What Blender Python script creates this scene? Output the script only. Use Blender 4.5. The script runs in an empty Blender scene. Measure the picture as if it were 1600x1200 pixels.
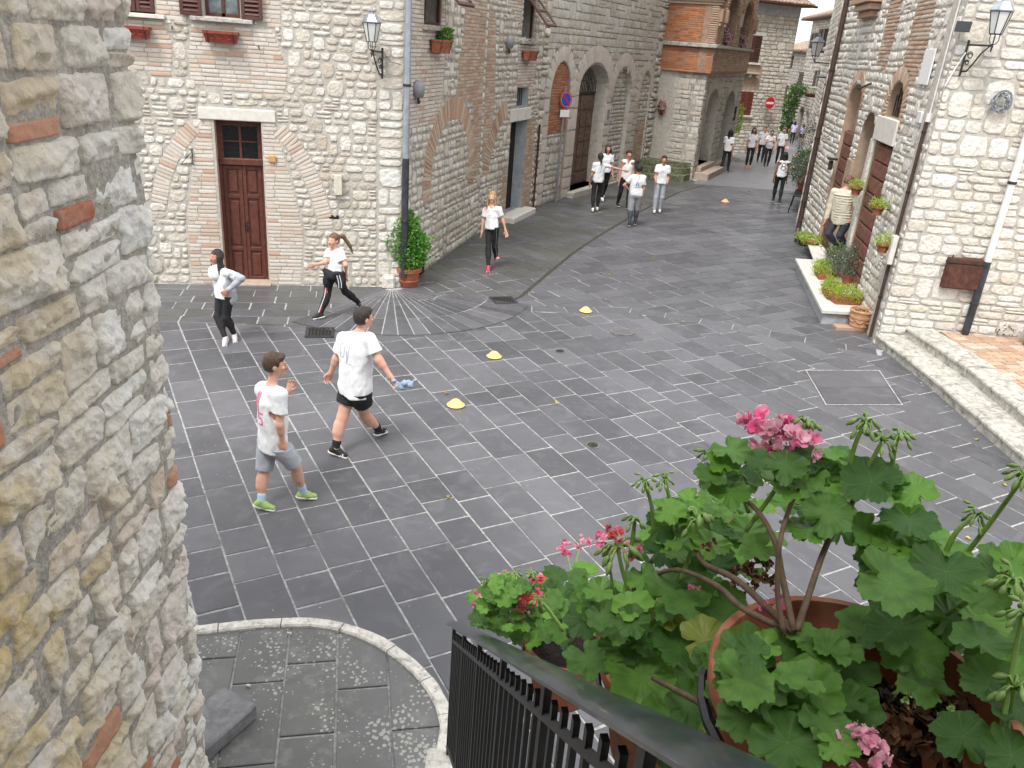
import bpy, bmesh, math, random
import numpy as np
from mathutils import Vector, Matrix, noise, geometry
from mathutils.bvhtree import BVHTree
SC = bpy.context.scene
COL = SC.collection
R = math.radians
PI = math.pi

# ------------------------------------------------------------------ camera
FPX, CAMH = 1250.0, 4.2
def _cam_axes():
    d = Vector((577-800, -(3500-600), -FPX)).normalized()
    up = -d
    fw = Vector((0, 0, -1)); fw = (fw - up*fw.dot(up)).normalized()
    rt = fw.cross(up)
    return Matrix((rt, fw, up))
CM = _cam_axes()
cam_data = bpy.data.cameras.new('camera')
cam = bpy.data.objects.new('camera', cam_data); COL.objects.link(cam)
cam.matrix_world = Matrix.Translation((0, 0, CAMH)) @ CM.to_4x4()
cam_data.sensor_width = 36; cam_data.lens = FPX/1600*36
cam_data.clip_start = 0.05; cam_data.clip_end = 800
SC.camera = cam

# ------------------------------------------------------------------ sky, sun, exposure
SUN_EL, SUN_AZ = R(58), R(205)
world = bpy.data.worlds.new('World'); SC.world = world; world.use_nodes = True
wn = world.node_tree; wn.nodes.clear()
w_out = wn.nodes.new('ShaderNodeOutputWorld'); w_bg = wn.nodes.new('ShaderNodeBackground')
w_sky = wn.nodes.new('ShaderNodeTexSky'); w_sky.sky_type = 'NISHITA'; w_sky.sun_disc = False
w_sky.sun_elevation = SUN_EL; w_sky.sun_rotation = SUN_AZ; w_sky.dust_density = 4.0; w_sky.air_density = 1.0
w_hsv = wn.nodes.new('ShaderNodeHueSaturation'); w_hsv.inputs['Saturation'].default_value = 0.10
w_mix = wn.nodes.new('ShaderNodeMix'); w_mix.data_type = 'RGBA'
w_mix.inputs['Factor'].default_value = 0.55
w_tc = wn.nodes.new('ShaderNodeTexCoord')
w_no = wn.nodes.new('ShaderNodeTexNoise'); w_no.inputs['Scale'].default_value = 2.2; w_no.inputs['Detail'].default_value = 5
w_rp = wn.nodes.new('ShaderNodeValToRGB')
w_rp.color_ramp.elements[0].position = .3; w_rp.color_ramp.elements[0].color = (9.0, 9.3, 9.8, 1)
w_rp.color_ramp.elements[1].position = .7; w_rp.color_ramp.elements[1].color = (12.5, 12.6, 12.8, 1)
wn.links.new(w_tc.outputs['Generated'], w_no.inputs['Vector'])
wn.links.new(w_no.outputs['Fac'], w_rp.inputs['Fac'])
wn.links.new(w_sky.outputs['Color'], w_hsv.inputs['Color'])
wn.links.new(w_hsv.outputs['Color'], w_mix.inputs['A'])
wn.links.new(w_rp.outputs['Color'], w_mix.inputs['B'])
wn.links.new(w_mix.outputs['Result'], w_bg.inputs['Color'])
w_bg.inputs['Strength'].default_value = 0.115
wn.links.new(w_bg.outputs['Background'], w_out.inputs['Surface'])
sun_d = bpy.data.lights.new('sun', 'SUN'); sun_d.energy = 1.5; sun_d.angle = R(14); sun_d.color = (1, .97, .93)
sun = bpy.data.objects.new('sun', sun_d); COL.objects.link(sun)
sd = Vector((math.sin(SUN_AZ)*math.cos(SUN_EL), math.cos(SUN_AZ)*math.cos(SUN_EL), math.sin(SUN_EL)))
sun.rotation_euler = sd.to_track_quat('Z', 'Y').to_euler()
SC.view_settings.view_transform = 'Standard'; SC.view_settings.look = 'None'
SC.view_settings.exposure = 0.98; SC.view_settings.gamma = 1

# ------------------------------------------------------------------ helpers
def zg(y):
    return 0.0 if y < 33 else -(y-33)*0.047
def ray(px, py):
    return CM @ Vector((px-800, -(py-600), -FPX))
def gp(px, py, z=None):
    """point of the ground (or of height z) seen at a pixel of the 1600x1200 photograph"""
    r = ray(px, py)
    if z is None:
        z = 0
        for _ in range(40):
            t = (z-CAMH)/r.z; z = .5*z+.5*zg(r.y*t)
    t = (z-CAMH)/r.z
    return Vector((r.x*t, r.y*t, z))
def dp(px, py, fwd):
    """point on the ray of a pixel at horizontal distance fwd ahead of the camera"""
    r = ray(px, py); t = fwd/r.y
    return Vector((r.x*t, fwd, CAMH+r.z*t))
def wp(w, px, py, off=0.0):
    """(u, z) where the ray of a pixel meets a wall plane, off metres proud of it"""
    (x0, y0), (x1, y1) = w
    dx, dy = x1-x0, y1-y0; L = math.hypot(dx, dy); dx /= L; dy /= L
    nx, ny = dy, -dx
    r = ray(px, py); ox, oy = x0+nx*off, y0+ny*off
    t = (ox*nx+oy*ny)/(r.x*nx+r.y*ny)
    return ((r.x*t-ox)*dx+(r.y*t-oy)*dy, CAMH+r.z*t)

def tag(o, label=None, cat=None, group=None, kind=None):
    if label: o['label'] = label
    if cat: o['category'] = cat
    if group: o['group'] = group
    if kind: o['kind'] = kind
    return o
def empty(name, loc=(0, 0, 0), rz=0.0, label=None, cat=None, group=None):
    o = bpy.data.objects.new(name, None); COL.objects.link(o)
    o.location = loc; o.rotation_euler = (0, 0, rz); o.empty_display_size = .1
    return tag(o, label, cat, group)
def link(name, me, parent=None, kind=None):
    o = bpy.data.objects.new(name, me); COL.objects.link(o)
    if parent: o.parent = parent
    if kind: o['kind'] = kind
    return o
def np_mesh(name, V, F, mat, smooth=False):
    """V (n,3) array, F list of index tuples or an (m,3)/(m,4) array"""
    me = bpy.data.meshes.new(name)
    V = np.asarray(V, dtype=np.float32)
    if isinstance(F, np.ndarray):
        m, k = F.shape
        me.vertices.add(len(V)); me.vertices.foreach_set('co', V.ravel())
        me.loops.add(m*k); me.loops.foreach_set('vertex_index', F.astype(np.int32).ravel())
        me.polygons.add(m); me.polygons.foreach_set('loop_start', np.arange(0, m*k, k, dtype=np.int32))
        me.update(calc_edges=True)
    else:
        me.from_pydata([tuple(map(float, v)) for v in V], [], F)
        me.update()
    if smooth: me.polygons.foreach_set('use_smooth', [True]*len(me.polygons))
    if mat: me.materials.append(mat)
    return me
class MB:
    def __init__(s): s.v = []; s.f = []
    def add(s, vs, fs):
        n = len(s.v); s.v += [tuple(v) for v in vs]; s.f += [tuple(i+n for i in f) for f in fs]; return s
    def box(s, x0, x1, y0, y1, z0, z1, M=None):
        vs = [(x, y, z) for z in (z0, z1) for y in (y0, y1) for x in (x0, x1)]
        if M is not None: vs = [M @ Vector(v) for v in vs]
        return s.add(vs, [(0, 2, 3, 1), (4, 5, 7, 6), (0, 1, 5, 4), (2, 6, 7, 3), (0, 4, 6, 2), (1, 3, 7, 5)])
    def bbox(s, x0, x1, y0, y1, z0, z1, b=.004, M=None):
        """box with chamfered edges"""
        cx, cy, cz = (x0+x1)/2, (y0+y1)/2, (z0+z1)/2
        hx, hy, hz = abs(x1-x0)/2, abs(y1-y0)/2, abs(z1-z0)/2
        b = min(b, hx*.45, hy*.45, hz*.45)
        vs = []; idx = {}
        for sx in (-1, 1):
            for sy in (-1, 1):
                for sz in (-1, 1):
                    for a in range(3):
                        p = [cx+sx*(hx-b), cy+sy*(hy-b), cz+sz*(hz-b)]
                        p[a] += (sx, sy, sz)[a]*b
                        idx[(sx, sy, sz, a)] = len(vs); vs.append(Vector(p))
        fs = []
        for a in range(3):
            o = [i for i in range(3) if i != a]
            for sg in (-1, 1):
                loop = []
                for (p, q) in ((-1, -1), (1, -1), (1, 1), (-1, 1)):
                    k = [0, 0, 0]; k[a] = sg; k[o[0]] = p; k[o[1]] = q
                    loop.append(idx[(k[0], k[1], k[2], a)])
                fs.append(tuple(loop))
        for a in range(3):
            o = [i for i in range(3) if i != a]
            for p in (-1, 1):
                for q in (-1, 1):
                    k0 = [0, 0, 0]; k1 = [0, 0, 0]
                    k0[a] = -1; k1[a] = 1; k0[o[0]] = k1[o[0]] = p; k0[o[1]] = k1[o[1]] = q
                    fs.append((idx[(*k0, o[0])], idx[(*k1, o[0])], idx[(*k1, o[1])], idx[(*k0, o[1])]))
        for sx in (-1, 1):
            for sy in (-1, 1):
                for sz in (-1, 1):
                    fs.append(tuple(idx[(sx, sy, sz, a)] for a in range(3)))
        if M is not None: vs = [M @ v for v in vs]
        return s.add(vs, fs)
    def tube(s, pts, r, n=8, cap=True, flat=1.0):
        pts = [Vector(p) for p in pts]; m = len(pts)
        rs = r if isinstance(r, (list, tuple)) else [r]*m
        vs = []; ref = None
        for i, p in enumerate(pts):
            t = (pts[min(i+1, m-1)]-pts[max(i-1, 0)])
            if t.length < 1e-9: t = Vector((0, 0, 1))
            t.normalize()
            if ref is None: ref = Vector((0, 0, 1)) if abs(t.z) < .9 else Vector((1, 0, 0))
            a = (ref - t*ref.dot(t)).normalized(); b = t.cross(a); ref = a
            for k in range(n):
                an = 2*PI*k/n
                vs.append(p + a*math.cos(an)*rs[i]*flat + b*math.sin(an)*rs[i])
        fs = [(i*n+k, i*n+(k+1) % n, (i+1)*n+(k+1) % n, (i+1)*n+k) for i in range(m-1) for k in range(n)]
        if cap: fs += [tuple(reversed(range(n))), tuple(range((m-1)*n, m*n))]
        return s.add(vs, fs)
    def lathe(s, prof, n=24, c=(0, 0, 0), M=None, a0=0.0):
        vs = []; 
        for (r, z) in prof:
            for k in range(n):
                an = 2*PI*k/n+a0; vs.append(Vector((c[0]+r*math.cos(an), c[1]+r*math.sin(an), c[2]+z)))
        m = len(prof)
        fs = [(i*n+k, i*n+(k+1) % n, (i+1)*n+(k+1) % n, (i+1)*n+k) for i in range(m-1) for k in range(n)]
        fs += [tuple(reversed(range(n))), tuple(range((m-1)*n, m*n))]
        if M is not None: vs = [M @ v for v in vs]
        return s.add(vs, fs)
    def prism(s, poly, z0, z1, M=None):
        n = len(poly)
        vs = [Vector((x, y, z0)) for x, y in poly]+[Vector((x, y, z1)) for x, y in poly]
        fs = [tuple(range(n-1, -1, -1)), tuple(range(n, 2*n))]+[(i, (i+1) % n, n+(i+1) % n, n+i) for i in range(n)]
        if M is not None: vs = [M @ v for v in vs]
        return s.add(vs, fs)
    def build(s, name, mat, parent=None, smooth=False, angle=None, kind=None):
        me = bpy.data.meshes.new(name); me.from_pydata(s.v, [], s.f); me.materials.append(mat)
        bm = bmesh.new(); bm.from_mesh(me); bmesh.ops.recalc_face_normals(bm, faces=bm.faces)
        if smooth:
            for f in bm.faces: f.smooth = True
            if angle is not None:
                for e in bm.edges:
                    if len(e.link_faces) == 2 and e.calc_face_angle(0) > angle: e.smooth = False
        bm.to_mesh(me); bm.free()
        return link(name, me, parent, kind)

# ------------------------------------------------------------------ materials
def new_mat(name):
    m = bpy.data.materials.new(name); m.use_nodes = True
    return m, m.node_tree, m.node_tree.nodes['Principled BSDF']
def N(nt, t, **kw):
    n = nt.nodes.new('ShaderNode'+t)
    for k, v in kw.items():
        if k in n.inputs.keys() if hasattr(n.inputs, 'keys') else False: n.inputs[k].default_value = v
        else: setattr(n, k, v)
    return n
def ramp(nt, stops, interp='LINEAR'):
    r = nt.nodes.new('ShaderNodeValToRGB'); cr = r.color_ramp; cr.interpolation = interp
    while len(cr.elements) < len(stops): cr.elements.new(.5)
    for e, (p, c) in zip(cr.elements, stops):
        e.position = p; e.color = (*c, 1) if len(c) == 3 else c
    return r
def mixc(nt, fac, a, b, mode='MIX'):
    m = nt.nodes.new('ShaderNodeMix'); m.data_type = 'RGBA'; m.blend_type = mode
    for sock, val in (('Factor', fac), ('A', a), ('B', b)):
        if hasattr(val, 'is_output') or isinstance(val, bpy.types.NodeSocket): nt.links.new(val, m.inputs[sock])
        elif sock == 'Factor': m.inputs[sock].default_value = val
        else: m.inputs[sock].default_value = (*val, 1) if len(val) == 3 else val
    return m.outputs['Result']
def mth(nt, op, a, b=None, clamp=False):
    m = nt.nodes.new('ShaderNodeMath'); m.operation = op; m.use_clamp = clamp
    for i, val in enumerate((a, b)):
        if val is None: continue
        if isinstance(val, bpy.types.NodeSocket): nt.links.new(val, m.inputs[i])
        else: m.inputs[i].default_value = val
    return m.outputs[0]
def noise_fac(nt, vec, scale, detail=4, rough=.55, lo=0.0, hi=1.0):
    n = nt.nodes.new('ShaderNodeTexNoise'); n.inputs['Scale'].default_value = scale
    n.inputs['Detail'].default_value = detail; n.inputs['Roughness'].default_value = rough
    nt.links.new(vec, n.inputs['Vector'])
    if (lo, hi) == (0.0, 1.0): return n.outputs['Fac']
    mr = nt.nodes.new('ShaderNodeMapRange'); mr.inputs['From Min'].default_value = lo; mr.inputs['From Max'].default_value = hi
    nt.links.new(n.outputs['Fac'], mr.inputs['Value']); return mr.outputs['Result']
def add_bump(nt, bsdf, height, strength, dist):
    b = nt.nodes.new('ShaderNodeBump'); b.inputs['Strength'].default_value = strength; b.inputs['Distance'].default_value = dist
    nt.links.new(height, b.inputs['Height']); nt.links.new(b.outputs['Normal'], bsdf.inputs['Normal'])
def rand_out(nt):
    oi = nt.nodes.new('ShaderNodeObjectInfo'); ge = nt.nodes.new('ShaderNodeNewGeometry')
    s = mth(nt, 'ADD', oi.outputs['Random'], ge.outputs['Random Per Island'])
    return mth(nt, 'FRACT', s), ge.outputs['Position']
def chips(nt, pos, scale):
    """broken facets: warped Voronoi cells"""
    n = nt.nodes.new('ShaderNodeTexNoise'); n.inputs['Scale'].default_value = scale*.8; n.inputs['Detail'].default_value = 3; nt.links.new(pos, n.inputs['Vector'])
    w = mixc(nt, 1.2/scale, pos, n.outputs['Color'], 'ADD')
    v = nt.nodes.new('ShaderNodeTexVoronoi'); v.inputs['Scale'].default_value = scale; nt.links.new(w, v.inputs['Vector']); return v.outputs['Distance']
def stone_mat(name, stops, rough=.85, bump=.5, bdist=.01, nscale=9, stain=(.30, .27, .23), stain_amt=.55, pits=(.18, .16, .13), sat_noise=None):
    m, nt, b = new_mat(name)
    r, pos = rand_out(nt)
    cr = ramp(nt, stops); nt.links.new(r, cr.inputs['Fac'])
    c = cr.outputs['Color']
    f1 = noise_fac(nt, pos, nscale, 6, .65, .42, .72)
    c = mixc(nt, mth(nt, 'MULTIPLY', f1, stain_amt), c, stain)
    if sat_noise:
        f3 = noise_fac(nt, pos, 2.3, 4, .6, .48, .66)
        c = mixc(nt, mth(nt, 'MULTIPLY', f3, sat_noise[0]), c, sat_noise[1])
    f2 = noise_fac(nt, pos, nscale*6, 5, .7, .56, .68)
    c = mixc(nt, mth(nt, 'MULTIPLY', f2, .5), c, pits)
    nt.links.new(c, b.inputs['Base Color']); b.inputs['Roughness'].default_value = rough
    h = mth(nt, 'ADD', noise_fac(nt, pos, nscale*2.2, 8, .7), mth(nt, 'MULTIPLY', noise_fac(nt, pos, nscale*9, 4, .6), .4))
    if bump > .6: h = mth(nt, 'ADD', h, mth(nt, 'MULTIPLY', chips(nt, pos, nscale*1.6), 1.1))
    add_bump(nt, b, h, bump, bdist)
    return m
def plain(name, col, rough=.6, metal=0.0, var=0.12, nscale=20, bump=0.0, bdist=.003, spec=None, dirt=None, coat=0):
    m, nt, b = new_mat(name)
    ge = nt.nodes.new('ShaderNodeNewGeometry'); pos = ge.outputs['Position']
    f = noise_fac(nt, pos, nscale, 5, .6, .3, .7)
    dk = tuple(x*(1-var*1.6) for x in col); lt = tuple(min(1, x*(1+var)) for x in col)
    c = mixc(nt, f, dk, lt)
    if dirt: c = mixc(nt, mth(nt, 'MULTIPLY', noise_fac(nt, pos, dirt[2], 6, .7, .5, .68), dirt[1]), c, dirt[0])
    nt.links.new(c, b.inputs['Base Color']); b.inputs['Roughness'].default_value = rough; b.inputs['Metallic'].default_value = metal
    if spec is not None: b.inputs['Specular IOR Level'].default_value = spec
    if coat: b.inputs['Coat Weight'].default_value = coat
    if bump: add_bump(nt, b, noise_fac(nt, pos, nscale*2, 5, .6), bump, bdist)
    return m
MAT = {}
W = (.60, .555, .48)
MAT['stone'] = stone_mat('limestone_rubble', [(0, (.46, .41, .34)), (.15, (.57, .52, .44)), (.5, (.67, .63, .56)), (.8, (.72, .69, .635)), (.92, (.54, .49, .42)), (1, (.52, .42, .35))], sat_noise=(.28, (.44, .36, .25)), bump=.9, bdist=.014, stain=(.42, .375, .30))
MAT['stone_grey'] = stone_mat('ashlar_grey', [(0, (.46, .43, .375)), (.3, (.56, .53, .475)), (.7, (.63, .605, .555)), (1, (.53, .47, .39))], sat_noise=(.35, (.36, .30, .20)), bump=.8, bdist=.012)
MAT['stone_white'] = stone_mat('white_limestone', [(0, (.58, .53, .45)), (.25, (.67, .645, .59)), (.7, (.74, .72, .685)), (1, (.63, .585, .51))], sat_noise=(.38, (.56, .48, .34)), bump=.9, bdist=.014, stain=(.42, .385, .33))
MAT['ashlar_pink'] = stone_mat('ashlar_pink', [(0, (.55, .47, .41)), (.4, (.62, .56, .50)), (.8, (.60, .52, .46)), (1, (.52, .45, .38))], stain_amt=.35)
MAT['brick_pale'] = stone_mat('pale_brick', [(0, (.53, .45, .37)), (.3, (.61, .55, .48)), (.65, (.64, .59, .52)), (.88, (.56, .43, .34)), (1, (.50, .30, .21))], bump=.35, nscale=14, stain_amt=.4)
MAT['brick_rose'] = stone_mat('rose_brick', [(0, (.38, .23, .15)), (.4, (.46, .30, .20)), (.7, (.50, .36, .26)), (1, (.54, .45, .36))], bump=.35, nscale=14, stain_amt=.4)
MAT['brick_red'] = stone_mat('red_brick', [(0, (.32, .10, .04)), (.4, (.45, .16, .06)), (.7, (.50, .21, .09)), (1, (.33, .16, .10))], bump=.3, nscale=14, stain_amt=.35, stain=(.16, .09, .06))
MAT['mortar'] = plain('mortar', (.46, .43, .38), .95, var=.16, nscale=14, bump=.8, bdist=.012, dirt=((.33, .30, .26), .5, 3.0))
MAT['mortar_grey'] = plain('mortar_grey', (.38, .35, .305), .95, var=.25, nscale=5, bump=.6, bdist=.01, dirt=((.18, .16, .12), .5, 2.0))
MAT['mortar_near'] = plain('mortar_near', (.40, .375, .33), .95, var=.28, nscale=40, bump=1.0, bdist=.012, dirt=((.20, .18, .15), .55, 7.0))
MAT['mortar_pale'] = plain('mortar_pale', (.50, .45, .385), .95, var=.16, nscale=14, bump=.6, bdist=.01, dirt=((.36, .31, .26), .5, 3.0))
MAT['mortar_brick'] = plain('mortar_brick', (.36, .24, .17), .95, var=.2, nscale=9, bump=.4, bdist=.008, dirt=((.16, .12, .09), .5, 3.0))
MAT['white_sill'] = plain('white_stone', (.66, .63, .57), .8, var=.1, nscale=14, bump=.3, dirt=((.34, .31, .26), .5, 7.0))
MAT['kerb'] = plain('kerb_stone', (.63, .60, .54), .85, var=.12, nscale=22, bump=.8, bdist=.008, dirt=((.13, .12, .10), .75, 18.0))
MAT['step'] = plain('step_stone', (.47, .45, .40), .9, var=.2, nscale=12, bump=.9, bdist=.012, dirt=((.11, .11, .085), .85, 9.0))
MAT['moss_stone'] = plain('mossy_stone', (.13, .14, .075), .95, var=.4, nscale=12, bump=.6, bdist=.01, dirt=((.30, .29, .22), .7, 6.0))
MAT['pinkstone'] = plain('pink_step_stone', (.42, .33, .27), .85, var=.12, nscale=9, bump=.3, dirt=((.2, .17, .13), .4, 5.0))
MAT['shutter'] = plain('shutter_brown', (.085, .030, .022), .6, var=.25, nscale=25)
MAT['shutter_red'] = plain('shutter_red', (.16, .040, .025), .6, var=.25, nscale=25)
MAT['door'] = plain('door_brown', (.105, .032, .020), .5, var=.2, nscale=12, bump=.15, dirt=((.22, .10, .07), .35, 20.0))
MAT['door_old'] = plain('old_wood', (.14, .085, .06), .8, var=.3, nscale=10, bump=.4, dirt=((.25, .19, .14), .5, 9.0))
MAT['door_plank'] = plain('plank_red_wood', (.20, .085, .055), .75, var=.3, nscale=8, bump=.4, dirt=((.10, .045, .03), .7, 14.0))
MAT['wood_grey'] = plain('weathered_louvre', (.26, .21, .18), .8, var=.25, nscale=18, bump=.3)
MAT['glass_dark'] = plain('window_glass', (.012, .014, .016), .12, var=.2)
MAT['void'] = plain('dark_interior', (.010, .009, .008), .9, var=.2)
MAT['iron'] = plain('wrought_iron', (.035, .032, .030), .6, metal=.3, var=.35, nscale=30, bump=.3, dirt=((.12, .07, .04), .3, 30.0))
MAT['black_paint'] = plain('black_paint', (.012, .012, .013), .42, var=.3, nscale=40)
MAT['rail_paint'] = plain('rail_paint', (.045, .055, .066), .33, metal=.15, var=.35, nscale=12, bump=.06, dirt=((.11, .11, .11), .5, 9.0), coat=.3)
MAT['rust'] = plain('rusty_metal', (.10, .035, .022), .7, metal=.2, var=.35, nscale=14, bump=.25, dirt=((.05, .02, .015), .6, 8.0))
MAT['pipe_zinc'] = plain('zinc_pipe', (.33, .36, .40), .45, metal=.4, var=.15, nscale=8)
MAT['pipe_dark'] = plain('dark_pipe', (.045, .048, .058), .5, metal=.3, var=.3, nscale=8)
MAT['pipe_brown'] = plain('brown_pipe', (.075, .045, .035), .5, metal=.2, var=.25, nscale=8)
MAT['pipe_white'] = plain('white_pipe', (.72, .71, .69), .45, var=.06, nscale=5, dirt=((.4, .38, .34), .3, 6.0))
MAT['lamp_glass'] = plain('frosted_lamp_glass', (.62, .62, .60), .35, var=.05)
MAT['lamp_metal'] = plain('lamp_metal', (.10, .115, .13), .4, metal=.5, var=.3, nscale=20)
MAT['lamp_roof'] = plain('lamp_roof_metal', (.42, .45, .49), .35, metal=.7, var=.15, nscale=20)
MAT['terracotta'] = plain('terracotta', (.33, .105, .05), .8, var=.18, nscale=12, bump=.2, dirt=((.42, .26, .18), .4, 10.0))
MAT['terracotta_light'] = plain('light_terracotta', (.50, .26, .14), .8, var=.15, nscale=12, bump=.2, dirt=((.55, .40, .30), .4, 10.0))
MAT['plastic_brown'] = plain('brown_planter', (.24, .045, .025), .5, var=.2, nscale=20)
MAT['soil'] = plain('soil', (.022, .014, .010), .95, var=.5, nscale=40, bump=1, bdist=.01)
MAT['white_paint'] = plain('white_paint', (.75, .75, .74), .5, var=.04)
MAT['grey_box'] = plain('grey_plastic', (.22, .23, .24), .5, var=.1)
MAT['plaster'] = plain('grey_plaster', (.38, .40, .42), .85, var=.12, nscale=5, bump=.2, dirt=((.16, .16, .15), .5, 3.0))
MAT['plaster_tan'] = plain('tan_plaster', (.40, .29, .21), .9, var=.15, nscale=4, bump=.3, dirt=((.25, .18, .13), .5, 3.0))
MAT['niche'] = plain('niche_plaster', (.20, .175, .13), .95, var=.3, nscale=3, bump=.5, dirt=((.10, .10, .06), .6, 2.0))
MAT['rooftile'] = plain('roof_tile', (.34, .25, .19), .9, var=.35, nscale=5, bump=.4, dirt=((.12, .11, .09), .6, 4.0))
MAT['cone'] = plain('cone_yellow', (.76, .52, .20), .45, var=.04)
MAT['cone_orange'] = plain('cone_orange', (.82, .42, .24), .45, var=.04)
MAT['leaf_dry'] = plain('fallen_leaf', (.42, .33, .05), .7, var=.35, nscale=30)
MAT['leaf_dry2'] = plain('fallen_leaf_brown', (.38, .17, .04), .7, var=.35, nscale=30)
MAT['sign_red'] = plain('sign_red', (.55, .012, .016), .4, var=.04)
MAT['sign_blue'] = plain('sign_blue', (.03, .07, .36), .4, var=.04)
def slate_mat(name, stops, moss=None, lichen=False, rough=.5):
    m, nt, b = new_mat(name)
    r, pos = rand_out(nt)
    cr = ramp(nt, stops); nt.links.new(r, cr.inputs['Fac']); c = cr.outputs['Color']
    # drifting veins: noise distorted, offset per slab
    vm = nt.nodes.new('ShaderNodeVectorMath'); vm.operation = 'ADD'
    cb = nt.nodes.new('ShaderNodeCombineXYZ'); nt.links.new(mth(nt, 'MULTIPLY', r, 37.0), cb.inputs['X']); nt.links.new(mth(nt, 'MULTIPLY', r, 91.0), cb.inputs['Y'])
    nt.links.new(pos, vm.inputs[0]); nt.links.new(cb.outputs[0], vm.inputs[1]); v = vm.outputs[0]
    n = nt.nodes.new('ShaderNodeTexNoise'); n.inputs['Scale'].default_value = 3.0; n.inputs['Detail'].default_value = 7; n.inputs['Roughness'].default_value = .62; n.inputs['Distortion'].default_value = 1.6
    nt.links.new(v, n.inputs['Vector'])
    mr = nt.nodes.new('ShaderNodeMapRange'); mr.inputs['From Min'].default_value = .5; mr.inputs['From Max'].default_value = .72
    nt.links.new(n.outputs['Fac'], mr.inputs['Value'])
    c = mixc(nt, mth(nt, 'MULTIPLY', mr.outputs['Result'], .34), c, (.20, .197, .21))
    c = mixc(nt, mth(nt, 'MULTIPLY', noise_fac(nt, v, 5.5, 5, .7, .54, .66), .28), c, (.050, .050, .058))
    # broad worn / wet drift over the whole street
    c = mixc(nt, mth(nt, 'MULTIPLY', noise_fac(nt, pos, .45, 4, .6, .42, .62), .22), c, (.20, .195, .21))
    # sparse pale specks
    vo = nt.nodes.new('ShaderNodeTexVoronoi'); vo.inputs['Scale'].default_value = 11; nt.links.new(v, vo.inputs['Vector'])
    sp = mth(nt, 'LESS_THAN', vo.outputs['Distance'], .07)
    c = mixc(nt, mth(nt, 'MULTIPLY', mth(nt, 'MULTIPLY', sp, noise_fac(nt, pos, 2.5, 2, .5, .55, .6)), .6), c, (.5, .49, .45))
    if moss:
        c = mixc(nt, mth(nt, 'MULTIPLY', noise_fac(nt, pos, .8, 5, .65, .38, .62), moss[1]), c, moss[0])
    if lichen:
        vo2 = nt.nodes.new('ShaderNodeTexVoronoi'); vo2.inputs['Scale'].default_value = 30; vo2.inputs['Randomness'].default_value = 1
        nn = nt.nodes.new('ShaderNodeTexNoise'); nn.inputs['Scale'].default_value = 38; nn.inputs['Detail'].default_value = 3; nt.links.new(pos, nn.inputs['Vector'])
        v2 = mixc(nt, .022, pos, nn.outputs['Color'], 'ADD'); nt.links.new(v2, vo2.inputs['Vector'])
        size = mth(nt, 'MULTIPLY', noise_fac(nt, pos, 2.6, 3, .6, .40, .66), .50)
        li = mth(nt, 'LESS_THAN', vo2.outputs['Distance'], size)
        c = mixc(nt, mth(nt, 'MULTIPLY', noise_fac(nt, pos, 7, 5, .7, .52, .62), .35), c, (.24, .24, .21))
        c = mixc(nt, mth(nt, 'MULTIPLY', li, .75), c, (.40, .395, .35))
    nt.links.new(c, b.inputs['Base Color'])
    rr = mth(nt, 'ADD', mth(nt, 'MULTIPLY', noise_fac(nt, v, 4, 5, .6), .35), rough-.17)
    nt.links.new(mth(nt, 'SUBTRACT', rr, mth(nt, 'MULTIPLY', noise_fac(nt, pos, .5, 4, .6, .45, .6), .10)), b.inputs['Roughness'])
    h = mth(nt, 'ADD', noise_fac(nt, v, 10, 7, .65), mth(nt, 'MULTIPLY', n.outputs['Fac'], .6))
    add_bump(nt, b, h, .35, .006)
    return m
SL = [(0, (.062, .063, .070)), (.3, (.080, .081, .089)), (.7, (.096, .097, .106)), (.92, (.120, .120, .130)), (1, (.066, .067, .074))]
MAT['slate'] = slate_mat('slate_paving', SL)
MAT['slate_moss'] = slate_mat('slate_paving_moss', SL, moss=((.070, .073, .046), .6))
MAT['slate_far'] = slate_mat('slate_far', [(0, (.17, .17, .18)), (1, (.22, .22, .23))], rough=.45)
MAT['slate_lichen'] = slate_mat('slate_lichen', [(0, (.12, .122, .118)), (1, (.165, .166, .16))], moss=((.085, .085, .066), .35), lichen=True, rough=.7)
MAT['grout'] = plain('grout', (.38, .375, .365), .9, var=.25, nscale=20, bump=.4, dirt=((.12, .118, .118), .85, 2.2))
MAT['grout_dark'] = plain('grout_dark', (.17, .165, .15), .9, var=.3, nscale=7, bump=.4, dirt=((.07, .07, .05), .8, 1.0))
# ------------------------------------------------------------------ stones, bricks and walls
def unit_stone(rng, n=10, ex=4.5, jit=.05):
    ring = []; ex = ex*rng.uniform(.9, 2.2); kx, kz, kk = rng.uniform(-.13, .13), rng.uniform(-.13, .13), rng.uniform(-.10, .10)
    for k in range(n):
        a = 2*PI*(k+.5)/n + rng.uniform(-.16, .16)
        c, s = math.cos(a), math.sin(a)
        r = .5/((abs(c)**ex+abs(s)**ex)**(1/ex))*(1-rng.random()*jit*2)
        x, z = c*r, s*r; ring.append((x*(1-abs(kx)*.5+kx*2*z*.5)+kk*z*.3, z*(1-abs(kz)*.5+kz*2*x*.5)))
    V = [(x, .15, z) for x, z in ring]+[(x*.985, -.72+rng.uniform(-.1, .1), z*.975) for x, z in ring]
    ox, oz = rng.uniform(-.06, .06), rng.uniform(-.06, .06)
    V += [(x*.82+ox, -1+rng.uniform(-.22, .28), z*.76+oz) for x, z in ring]+[(ox, -1.05+rng.uniform(-.25, .15), oz)]
    F = []
    for k in range(n):
        j = (k+1) % n
        F += [(k, j, n+k), (j, n+j, n+k), (n+k, n+j, 2*n+k), (n+j, 2*n+j, 2*n+k), (2*n+k, 2*n+j, 3*n)]
    return np.array(V), np.array(F)
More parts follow.
